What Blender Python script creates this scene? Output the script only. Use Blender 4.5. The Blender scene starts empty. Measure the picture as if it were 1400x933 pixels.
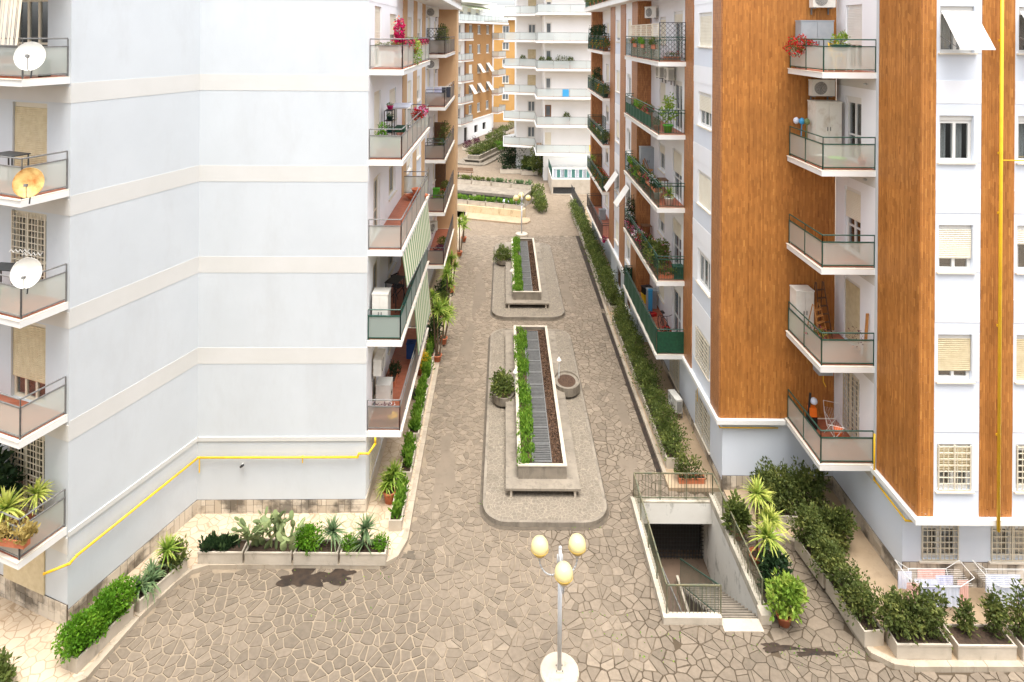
import bpy, math, random
import numpy as np
from mathutils import Vector, Matrix

# ---------------------------------------------------------------- camera, sky, sun, exposure
S = bpy.context.scene
COL = S.collection
cam_d = bpy.data.cameras.new("camera")
cam = bpy.data.objects.new("camera", cam_d); COL.objects.link(cam)
FPX = 870.0; U0 = 690.0; V0 = 46.0; H = 16.5; ROLL = .007
cam_d.sensor_width = 36.0; cam_d.lens = FPX / 1400 * 36
cam_d.shift_x = (700 - U0) / 1400; cam_d.shift_y = -(466.5 - V0) / 1400
cam_d.clip_start = .1; cam_d.clip_end = 3000
cam.matrix_world = Matrix.Translation((0, 0, H)) @ Matrix.Rotation(math.radians(90), 4, 'X') @ Matrix.Rotation(ROLL, 4, 'Z')
S.camera = cam
SUN_EL, SUN_AZ = math.radians(74), math.radians(166)     # azimuth measured clockwise from +Y
w = bpy.data.worlds.new("World"); S.world = w; w.use_nodes = True
wn = w.node_tree; wn.nodes.clear()
sky = wn.nodes.new('ShaderNodeTexSky'); sky.sky_type = 'NISHITA'; sky.sun_disc = False
sky.sun_elevation = SUN_EL; sky.sun_rotation = SUN_AZ; sky.dust_density = 4; sky.air_density = .8; sky.ozone_density = .6
hs = wn.nodes.new('ShaderNodeHueSaturation'); hs.inputs['Saturation'].default_value = .3
bg = wn.nodes.new('ShaderNodeBackground'); bg.inputs[1].default_value = .15
ow = wn.nodes.new('ShaderNodeOutputWorld')
wn.links.new(sky.outputs[0], hs.inputs['Color']); wn.links.new(hs.outputs[0], bg.inputs[0]); wn.links.new(bg.outputs[0], ow.inputs[0])
sd = bpy.data.lights.new("sun", 'SUN'); sd.energy = .6; sd.angle = math.radians(35); sd.color = (1, .955, .88)
sun = bpy.data.objects.new("sun", sd); COL.objects.link(sun)
sun_dir = Vector((math.sin(SUN_AZ) * math.cos(SUN_EL), math.cos(SUN_AZ) * math.cos(SUN_EL), math.sin(SUN_EL)))
sun.rotation_euler = sun_dir.to_track_quat('Z', 'Y').to_euler(); sun.location = (0, 0, 60)
S.view_settings.view_transform = 'Standard'; S.view_settings.look = 'None'
S.view_settings.exposure = 1.92; S.view_settings.gamma = 1
S.cycles.max_bounces = 8; S.cycles.diffuse_bounces = 5; S.cycles.transparent_max_bounces = 12

R = random.Random(7)
def ab(u, v):
    du, dv = u - U0, v - V0
    return du + ROLL * dv, dv - ROLL * du
def G(u, v, z=0.0):                       # photograph pixel -> point on the plane of height z
    a, b = ab(u, v); Y = FPX * (H - z) / b
    return (a / FPX * Y, Y)
def PY(u, v, Y):                          # pixel at a known depth -> X, Z
    a, b = ab(u, v)
    return (a / FPX * Y, H - b / FPX * Y)

# ---------------------------------------------------------------- materials
def lin(c):
    return tuple(((x / 255) / 12.92 if x / 255 <= .04045 else ((x / 255 + .055) / 1.055) ** 2.4) for x in c)
M = {}
def new_mat(name):
    m = bpy.data.materials.new(name); m.use_nodes = True; nt = m.node_tree
    b = nt.nodes['Principled BSDF']; M[name] = m
    return m, nt, b
def noise_mix(nt, c1, c2, scale, detail=6, lo=.35, hi=.65, vec=None, rough=.6):
    n = nt.nodes.new('ShaderNodeTexNoise'); n.inputs['Scale'].default_value = scale; n.inputs['Detail'].default_value = detail
    n.inputs['Roughness'].default_value = rough
    if vec is None:
        tc = nt.nodes.new('ShaderNodeNewGeometry'); vec = tc.outputs['Position']
    nt.links.new(vec, n.inputs['Vector'])
    r = nt.nodes.new('ShaderNodeMapRange'); r.inputs[1].default_value = lo; r.inputs[2].default_value = hi
    nt.links.new(n.outputs[0], r.inputs[0])
    mx = nt.nodes.new('ShaderNodeMix'); mx.data_type = 'RGBA'
    nt.links.new(r.outputs[0], mx.inputs[0])
    for k, c in ((6, c1), (7, c2)):
        if isinstance(c, tuple): mx.inputs[k].default_value = (*c, 1)
        else: nt.links.new(c, mx.inputs[k])
    return mx.outputs[2]
def bump(nt, b, scale, strength, dist=.01, vec=None):
    n = nt.nodes.new('ShaderNodeTexNoise'); n.inputs['Scale'].default_value = scale; n.inputs['Detail'].default_value = 5
    if vec is None:
        tc = nt.nodes.new('ShaderNodeNewGeometry'); vec = tc.outputs['Position']
    nt.links.new(vec, n.inputs['Vector'])
    bp = nt.nodes.new('ShaderNodeBump'); bp.inputs['Strength'].default_value = strength; bp.inputs['Distance'].default_value = dist
    nt.links.new(n.outputs[0], bp.inputs['Height']); nt.links.new(bp.outputs[0], b.inputs['Normal'])
def simple(name, c, c2=None, rough=.7, scale=3, metal=0, bmp=0, bscale=30, lo=.35, hi=.65):
    m, nt, b = new_mat(name)
    b.inputs['Roughness'].default_value = rough; b.inputs['Metallic'].default_value = metal
    if c2: nt.links.new(noise_mix(nt, lin(c), lin(c2), scale, lo=lo, hi=hi), b.inputs['Base Color'])
    else: b.inputs['Base Color'].default_value = (*lin(c), 1)
    if bmp: bump(nt, b, bscale, bmp)
    return m
def stained(name, c, c2, dirt, scale=.8, dlo=.55, dhi=.8, dscale=2.5, rough=.85, stretch=(1, 1, .35), bmp=.2, bscale=25):
    m, nt, b = new_mat(name); b.inputs['Roughness'].default_value = rough
    base = noise_mix(nt, lin(c), lin(c2), scale)
    g = nt.nodes.new('ShaderNodeNewGeometry'); mp = nt.nodes.new('ShaderNodeVectorMath'); mp.operation = 'MULTIPLY'
    mp.inputs[1].default_value = stretch; nt.links.new(g.outputs['Position'], mp.inputs[0])
    nt.links.new(noise_mix(nt, base, lin(dirt), dscale, 10, dlo, dhi, mp.outputs[0], .75), b.inputs['Base Color'])
    if bmp: bump(nt, b, bscale, bmp)
    return m
def tinted(name, c1, c2, rough=.8, noise=.25, nscale=12, bmp=.3, bscale=20, trans=0, spec=.3, c3=None):
    """colour runs from c1 to c2 with the per-piece attribute tint"""
    m, nt, b = new_mat(name); b.inputs['Roughness'].default_value = rough; b.inputs['Specular IOR Level'].default_value = spec
    at = nt.nodes.new('ShaderNodeAttribute'); at.attribute_name = 'tint'
    cr = nt.nodes.new('ShaderNodeValToRGB'); nt.links.new(at.outputs['Fac'], cr.inputs[0])
    cr.color_ramp.elements[0].color = (*lin(c1), 1); cr.color_ramp.elements[1].color = (*lin(c2), 1)
    if c3:
        e = cr.color_ramp.elements.new(.5); e.color = (*lin(c3), 1)
    col = cr.outputs[0]
    if noise:
        dark = nt.nodes.new('ShaderNodeMix'); dark.data_type = 'RGBA'; dark.blend_type = 'MULTIPLY'; dark.inputs[0].default_value = 1
        nt.links.new(col, dark.inputs[6]); dark.inputs[7].default_value = (1 - noise, 1 - noise, 1 - noise, 1)
        col = noise_mix(nt, dark.outputs[2], col, nscale)
    nt.links.new(col, b.inputs['Base Color'])
    if bmp: bump(nt, b, bscale, bmp)
    if trans:
        t = nt.nodes.new('ShaderNodeBsdfTranslucent'); nt.links.new(col, t.inputs[0])
        mx = nt.nodes.new('ShaderNodeMixShader'); mx.inputs[0].default_value = trans
        nt.links.new(b.outputs[0], mx.inputs[1]); nt.links.new(t.outputs[0], mx.inputs[2])
        nt.links.new(mx.outputs[0], nt.nodes['Material Output'].inputs[0])
    return m
def crazy(name, stone1, stone2, mortar, scale, width=.06, dirt=None, rough=.85, bd=.012):
    """irregular stones laid in mortar, as a fine flat pattern for surfaces too far off to pick the stones apart"""
    m, nt, b = new_mat(name); b.inputs['Roughness'].default_value = rough
    g = nt.nodes.new('ShaderNodeNewGeometry')
    n = nt.nodes.new('ShaderNodeTexNoise'); n.inputs['Scale'].default_value = scale * .8
    nt.links.new(g.outputs['Position'], n.inputs['Vector'])
    ad = nt.nodes.new('ShaderNodeVectorMath'); ad.operation = 'MULTIPLY_ADD'; ad.inputs[1].default_value = (.35 / scale,) * 3
    nt.links.new(n.outputs['Color'], ad.inputs[0]); nt.links.new(g.outputs['Position'], ad.inputs[2])
    ve = nt.nodes.new('ShaderNodeTexVoronoi'); ve.feature = 'DISTANCE_TO_EDGE'; ve.inputs['Scale'].default_value = scale
    vc = nt.nodes.new('ShaderNodeTexVoronoi'); vc.inputs['Scale'].default_value = scale
    for v in (ve, vc): nt.links.new(ad.outputs[0], v.inputs['Vector'])
    sp = nt.nodes.new('ShaderNodeSeparateColor'); nt.links.new(vc.outputs['Color'], sp.inputs[0])
    mx = nt.nodes.new('ShaderNodeMix'); mx.data_type = 'RGBA'; mx.inputs[6].default_value = (*lin(stone1), 1); mx.inputs[7].default_value = (*lin(stone2), 1)
    nt.links.new(sp.outputs[0], mx.inputs[0])
    r = nt.nodes.new('ShaderNodeMapRange'); r.inputs[1].default_value = width * .5; r.inputs[2].default_value = width
    nt.links.new(ve.outputs['Distance'], r.inputs[0])
    m2 = nt.nodes.new('ShaderNodeMix'); m2.data_type = 'RGBA'; m2.inputs[6].default_value = (*lin(mortar), 1)
    nt.links.new(r.outputs[0], m2.inputs[0]); nt.links.new(mx.outputs[2], m2.inputs[7])
    col = m2.outputs[2]
    if dirt: col = noise_mix(nt, col, lin(dirt), .9, 9, .55, .85, None, .7)
    nt.links.new(col, b.inputs['Base Color'])
    bp = nt.nodes.new('ShaderNodeBump'); bp.inputs['Strength'].default_value = .6; bp.inputs['Distance'].default_value = bd
    nt.links.new(r.outputs[0], bp.inputs['Height']); nt.links.new(bp.outputs[0], b.inputs['Normal'])
    return m
def glassy(name, tint, alpha, rough=.05, gl=.12, diff=None):
    m = bpy.data.materials.new(name); m.use_nodes = True; nt = m.node_tree; nt.nodes.clear(); M[name] = m
    o = nt.nodes.new('ShaderNodeOutputMaterial'); t = nt.nodes.new('ShaderNodeBsdfTransparent'); t.inputs[0].default_value = (*tint, 1)
    g = nt.nodes.new('ShaderNodeBsdfGlossy'); g.inputs['Roughness'].default_value = rough
    a = nt.nodes.new('ShaderNodeMixShader'); a.inputs[0].default_value = gl
    if diff:
        d = nt.nodes.new('ShaderNodeBsdfDiffuse'); d.inputs[0].default_value = (*lin(diff), 1)
        tr = nt.nodes.new('ShaderNodeBsdfTranslucent'); tr.inputs[0].default_value = (*lin(diff), 1)
        k = nt.nodes.new('ShaderNodeMixShader'); k.inputs[0].default_value = .5
        nt.links.new(d.outputs[0], k.inputs[1]); nt.links.new(tr.outputs[0], k.inputs[2])
        c = nt.nodes.new('ShaderNodeMixShader'); c.inputs[0].default_value = 1 - alpha
        nt.links.new(t.outputs[0], c.inputs[1]); nt.links.new(k.outputs[0], c.inputs[2]); base = c.outputs[0]
    else: base = t.outputs[0]
    nt.links.new(base, a.inputs[1]); nt.links.new(g.outputs[0], a.inputs[2]); nt.links.new(a.outputs[0], o.inputs[0])
    return m

stained('plaster_blue', (195, 200, 203), (200, 205, 208), (187, 190, 191), scale=.5, dlo=.5, dhi=.9, dscale=.7, bmp=.12)
stained('plaster_white_wall', (232, 233, 236), (236, 237, 239), (206, 203, 196), scale=.7, dlo=.6, dhi=.95, dscale=1.2, bmp=.08)
stained('plaster_pale', (214, 220, 229), (219, 225, 233), (204, 207, 211), scale=.5, dlo=.6, dhi=.95, dscale=.8, bmp=.1)
stained('plaster_cream', (202, 201, 196), (207, 206, 202), (186, 181, 170), scale=.6, dlo=.62, dhi=1, dscale=1.2, bmp=.1)
stained('plaster_white', (234, 233, 230), (238, 237, 235), (196, 186, 170), scale=.7, dlo=.66, dhi=1, dscale=1.5, bmp=.08)
stained('slab_white', (226, 225, 221), (233, 232, 228), (176, 164, 146), scale=1, dlo=.62, dhi=.95, dscale=2.2, bmp=.1)
stained('plaster_ochre', (160, 118, 70), (170, 128, 78), (136, 98, 58), scale=.5, dlo=.55, dhi=.9, dscale=.8)
stained('plaster_peach', (200, 162, 120), (208, 172, 130), (190, 146, 100), scale=.6, dlo=.6, dhi=.95)
stained('concrete', (122, 113, 100), (144, 134, 119), (78, 70, 60), scale=1.2, dlo=.5, dhi=.78, dscale=3, bmp=.4)
stained('concrete_light', (178, 167, 150), (196, 185, 168), (104, 94, 78), scale=1.5, dlo=.56, dhi=.84, dscale=2.6, bmp=.35)
stained('concrete_mossy', (176, 167, 150), (194, 185, 168), (80, 76, 52), scale=1.5, dlo=.5, dhi=.72, dscale=2.2, bmp=.35)
stained('marble', (222, 212, 194), (232, 224, 209), (176, 156, 128), scale=3, dlo=.6, dhi=.9, dscale=5, bmp=.05, rough=.5)
stained('kerb_stone', (160, 147, 128), (178, 165, 146), (96, 84, 68), scale=2, dlo=.55, dhi=.85, dscale=3)
tinted('plinth_tile', (184, 171, 152), (210, 199, 182), noise=.7, nscale=1.1, bmp=.15, rough=.6)
for n_ in M['plinth_tile'].node_tree.nodes:
    if n_.type == 'MAP_RANGE': n_.inputs[1].default_value = .6; n_.inputs[2].default_value = .47; n_.inputs[3].default_value = 0; n_.inputs[4].default_value = 1
simple('joint_dirty', (44, 38, 34), (128, 112, 94), scale=1.6, rough=.9)
tinted('facing_brown', (132, 78, 32), (230, 166, 88), noise=.2, nscale=.9, bmp=0, rough=.55, spec=.35, c3=(188, 124, 60))
simple('facing_joint', (112, 66, 30), (132, 80, 38), scale=4)
# facing seen from far: thin upright strips as a relief pattern
m_, nt_, b_ = new_mat('facing_far'); b_.inputs['Roughness'].default_value = .5
g_ = nt_.nodes.new('ShaderNodeNewGeometry'); sx = nt_.nodes.new('ShaderNodeSeparateXYZ'); nt_.links.new(g_.outputs['Position'], sx.inputs[0])
ad_ = nt_.nodes.new('ShaderNodeMath'); nt_.links.new(sx.outputs[0], ad_.inputs[0]); nt_.links.new(sx.outputs[1], ad_.inputs[1])
cb = nt_.nodes.new('ShaderNodeCombineXYZ'); nt_.links.new(sx.outputs[2], cb.inputs[0]); nt_.links.new(ad_.outputs[0], cb.inputs[1])
br = nt_.nodes.new('ShaderNodeTexBrick'); nt_.links.new(cb.outputs[0], br.inputs[0]); br.inputs['Scale'].default_value = 1
br.inputs['Brick Width'].default_value = .26; br.inputs['Row Height'].default_value = .06; br.inputs['Mortar Size'].default_value = .006
br.inputs['Color1'].default_value = (*lin((184, 124, 72)), 1); br.inputs['Color2'].default_value = (*lin((152, 98, 54)), 1); br.inputs['Mortar'].default_value = (*lin((110, 72, 44)), 1)
nt_.links.new(br.outputs[0], b_.inputs['Base Color'])
simple('terracotta_floor', (160, 92, 66), (178, 108, 80), scale=4, rough=.6)
# terracotta tiles in a grid, too small to pick apart
m_, nt_, b_ = new_mat('terracotta_tiles'); b_.inputs['Roughness'].default_value = .55
g_ = nt_.nodes.new('ShaderNodeNewGeometry')
br = nt_.nodes.new('ShaderNodeTexBrick'); nt_.links.new(g_.outputs['Position'], br.inputs[0]); br.inputs['Scale'].default_value = 1
br.inputs['Brick Width'].default_value = .22; br.inputs['Row Height'].default_value = .11; br.inputs['Mortar Size'].default_value = .006
br.inputs['Color1'].default_value = (*lin((158, 88, 62)), 1); br.inputs['Color2'].default_value = (*lin((176, 104, 76)), 1); br.inputs['Mortar'].default_value = (*lin((140, 100, 80)), 1)
nt_.links.new(br.outputs[0], b_.inputs['Base Color'])
simple('room_dark', (78, 76, 74), rough=1)  # interiors kept dark by colour, standing for the shade inside openings
simple('room_wall', (120, 112, 104), rough=1)
simple('metal_grey', (106, 106, 104), (122, 121, 118), rough=.5, scale=8)
simple('metal_green', (28, 66, 54), (40, 80, 66), rough=.45, scale=6)
simple('metal_dark', (52, 54, 56), (70, 70, 70), rough=.5, scale=6)
simple('rail_weathered', (120, 112, 84), (88, 96, 78), rough=.6, scale=5)
simple('lamp_grey', (176, 178, 180), (190, 191, 192), rough=.4, scale=5, metal=.2)
simple('yellow_pipe', (240, 196, 40), (232, 182, 34), rough=.45, scale=4)
simple('frame_white', (222, 220, 214), rough=.5)
simple('frame_cream', (214, 204, 182), rough=.5)
simple('frame_brown', (120, 86, 58), rough=.5)
simple('shutter_cream', (230, 224, 206), (224, 216, 196), rough=.6, scale=2)
simple('shutter_white', (226, 224, 218), (220, 217, 210), rough=.6, scale=2)
simple('shutter_tan', (210, 196, 162), (196, 180, 144), rough=.6, scale=5)
simple('curtain_cloth', (206, 204, 200), rough=.9)
simple('plastic_white', (226, 224, 216), (214, 210, 200), rough=.45, scale=3)
simple('plastic_cream', (222, 210, 180), (206, 192, 160), rough=.5, scale=3)
simple('steel_cabinet', (150, 158, 164), (162, 168, 172), rough=.45, scale=3)
simple('cabinet_dirty', (226, 222, 210), (186, 172, 148), rough=.5, scale=3, lo=.5, hi=.8)
simple('black_plastic', (30, 30, 32), rough=.5)
simple('fan_grille', (92, 92, 92), rough=.5)
simple('terracotta', (178, 100, 66), (194, 118, 82), rough=.75, scale=6)
simple('pot_green', (84, 160, 40), rough=.5)
simple('pot_darkgreen', (34, 74, 58), rough=.5)
simple('pot_white', (214, 212, 204), rough=.5)
simple('pot_pink', (216, 40, 120), rough=.5)
simple('soil', (52, 40, 30), (74, 58, 44), rough=1, scale=10, bmp=.8)
simple('bark_chips', (58, 42, 32), (92, 70, 54), rough=1, scale=22, bmp=1, bscale=40)
simple('bark', (112, 92, 70), (86, 70, 52), rough=.95, scale=8, bmp=.6)
simple('rust', (176, 112, 48), (222, 190, 120), rough=.7, scale=3)
simple('wood', (176, 120, 60), (150, 98, 48), rough=.6, scale=7)
simple('wood_dark', (112, 78, 50), (92, 64, 42), rough=.7, scale=7)
simple('orange_plastic', (232, 112, 22), rough=.5)
simple('yellow_plastic', (238, 190, 30), rough=.5)
simple('red_plastic', (196, 36, 26), rough=.5)
simple('blue_plastic', (60, 150, 200), rough=.5)
simple('lime_plastic', (130, 205, 70), rough=.5)
simple('teal_plastic', (40, 120, 112), rough=.5)
simple('cloth_white', (222, 224, 232), (206, 212, 228), rough=.9, scale=5)
simple('cloth_pink', (232, 184, 170), rough=.9)
simple('cloth_lilac', (186, 190, 222), (214, 214, 230), rough=.9, scale=7)
simple('cloth_dark', (56, 58, 68), rough=.9)
simple('cloth_blue', (40, 76, 140), rough=.9)
simple('globe_cream', (216, 202, 146), rough=.3)
simple('globe_base', (190, 158, 74), rough=.35)
simple('net_green', (22, 78, 50), (16, 60, 40), rough=.8, scale=10)
simple('net_teal', (60, 116, 120), (50, 100, 104), rough=.8, scale=10)
glassy('window_glass', (.84, .87, .88), 1, .05, .2)
simple('glass_far', (122, 128, 130), (92, 98, 102), rough=.15, scale=.8)
glassy('frosted', (.95, .97, .95), .62, .35, .06, (228, 232, 224))
glassy('frosted_smoky', (.9, .89, .86), .62, .35, .05, (186, 180, 170))
glassy('glass_teal', (.95, .97, .97), .55, .3, .08, (226, 234, 233))
# striped canvas
m_, nt_, b_ = new_mat('awning_striped'); b_.inputs['Roughness'].default_value = .9
g_ = nt_.nodes.new('ShaderNodeNewGeometry'); sx = nt_.nodes.new('ShaderNodeSeparateXYZ'); nt_.links.new(g_.outputs['Position'], sx.inputs[0])
mu = nt_.nodes.new('ShaderNodeMath'); mu.operation = 'MULTIPLY'; mu.inputs[1].default_value = 2.2; nt_.links.new(sx.outputs[1], mu.inputs[0])
fr_ = nt_.nodes.new('ShaderNodeMath'); fr_.operation = 'FRACT'; nt_.links.new(mu.outputs[0], fr_.inputs[0])
gt_ = nt_.nodes.new('ShaderNodeMath'); gt_.operation = 'GREATER_THAN'; gt_.inputs[1].default_value = .5; nt_.links.new(fr_.outputs[0], gt_.inputs[0])
mx_ = nt_.nodes.new('ShaderNodeMix'); mx_.data_type = 'RGBA'; mx_.inputs[6].default_value = (*lin((118, 150, 104)), 1); mx_.inputs[7].default_value = (*lin((218, 214, 190)), 1)
nt_.links.new(gt_.outputs[0], mx_.inputs[0]); nt_.links.new(mx_.outputs[2], b_.inputs['Base Color'])
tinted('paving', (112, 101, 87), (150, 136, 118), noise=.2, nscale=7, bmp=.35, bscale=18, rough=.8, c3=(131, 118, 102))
crazy('paving_far', (126, 111, 93), (136, 121, 102), (116, 102, 84), 2.2, .05, (112, 98, 82))
m_, nt_, b_ = new_mat('mortar'); b_.inputs['Roughness'].default_value = .9
g_ = nt_.nodes.new('ShaderNodeNewGeometry'); sx = nt_.nodes.new('ShaderNodeSeparateXYZ'); nt_.links.new(g_.outputs['Position'], sx.inputs[0])
mr = nt_.nodes.new('ShaderNodeMapRange'); mr.inputs[1].default_value = -1; mr.inputs[2].default_value = 4.5; mr.inputs[3].default_value = -.12; mr.inputs[4].default_value = .22; nt_.links.new(sx.outputs[0], mr.inputs[0])
nz = nt_.nodes.new('ShaderNodeTexNoise'); nz.inputs['Scale'].default_value = .55; nz.inputs['Detail'].default_value = 7; nt_.links.new(g_.outputs['Position'], nz.inputs[0])
am = nt_.nodes.new('ShaderNodeMath'); nt_.links.new(nz.outputs[0], am.inputs[0]); nt_.links.new(mr.outputs[0], am.inputs[1])
m3 = nt_.nodes.new('ShaderNodeMapRange'); m3.inputs[1].default_value = .5; m3.inputs[2].default_value = .66; nt_.links.new(am.outputs[0], m3.inputs[0])
mx_ = nt_.nodes.new('ShaderNodeMix'); mx_.data_type = 'RGBA'; nt_.links.new(m3.outputs[0], mx_.inputs[0]); nt_.links.new(noise_mix(nt_, lin((150, 135, 114)), lin((134, 120, 101)), 2), mx_.inputs[6]); mx_.inputs[7].default_value = (*lin((76, 64, 48)), 1)
nt_.links.new(mx_.outputs[2], b_.inputs['Base Color']); bump(nt_, b_, 25, .4)
crazy('pebbled', (116, 107, 94), (128, 118, 103), (146, 135, 118), 7, .07, (78, 69, 56))
crazy('pavement_stone', (184, 165, 140), (196, 178, 154), (166, 144, 117), 3.5, .05, (148, 122, 92))
stained('pavement_tan', (174, 153, 126), (162, 140, 112), (124, 104, 82), scale=.6, dlo=.5, dhi=.9)
simple('teal_canvas', (96, 150, 144), rough=.9)
simple('plaster_brown', (138, 90, 52), (124, 80, 46), scale=1)
stained('plaster_yellow', (186, 142, 80), (194, 152, 92), (196, 146, 66), scale=.5, dlo=.6, dhi=.9)
simple('roof_tan', (206, 190, 168), (220, 206, 186), scale=1)
simple('canvas_cream', (226, 214, 192), (216, 202, 178), rough=.9, scale=2)
stained('mud_floor', (112, 92, 76), (98, 82, 68), (60, 56, 40))
stained('step_stone', (104, 98, 90), (92, 88, 80), (74, 76, 58))
stained('concrete_stained_brown', (206, 184, 146), (216, 198, 164), (120, 90, 56), scale=.6, dlo=.5, dhi=.75)
stained('patch_cement', (118, 106, 91), (126, 113, 97), (102, 90, 76), scale=1, dlo=.5, dhi=.8)
simple('patch_damp', (80, 71, 60), (98, 88, 74), scale=4)
simple('floor_pale', (196, 168, 146), (206, 180, 158), scale=3)
stained('whitewash', (222, 218, 208), (230, 227, 218), (92, 88, 66), scale=1, dlo=.54, dhi=.74, dscale=1.6, stretch=(1, 1, .5))
simple('mud', (30, 22, 16), (60, 46, 34), rough=.6, scale=4)
def leafmat(name, c1, c2, c3=None, trans=.38, rough=.55):
    return tinted(name, c1, c2, rough=rough, noise=0, bmp=0, trans=trans, spec=.25, c3=c3)
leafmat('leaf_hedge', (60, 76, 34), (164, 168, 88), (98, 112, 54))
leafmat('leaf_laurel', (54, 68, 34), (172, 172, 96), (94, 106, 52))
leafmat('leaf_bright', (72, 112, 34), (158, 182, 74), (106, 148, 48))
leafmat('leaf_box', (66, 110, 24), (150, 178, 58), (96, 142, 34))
leafmat('leaf_yucca', (84, 120, 40), (206, 208, 110), (132, 160, 60))
leafmat('leaf_agave', (78, 100, 70), (160, 172, 120), (104, 130, 88))
leafmat('leaf_cactus', (98, 112, 74), (150, 160, 110), (122, 136, 90), trans=.05)
leafmat('leaf_dry', (150, 130, 70), (214, 196, 130), (180, 160, 96))
leafmat('leaf_dark', (26, 44, 28), (80, 100, 56), (44, 66, 38))
leafmat('leaf_purple', (60, 26, 44), (120, 60, 84))
leafmat('bloom_red', (150, 12, 22), (220, 50, 50))
leafmat('bloom_pink', (200, 60, 130), (244, 170, 200))
leafmat('bloom_magenta', (170, 10, 70), (226, 50, 120))
leafmat('bloom_white', (220, 214, 214), (245, 240, 240))
leafmat('bloom_orange', (220, 90, 10), (250, 160, 40))
leafmat('bloom_yellow', (214, 170, 30), (240, 214, 70))

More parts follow.
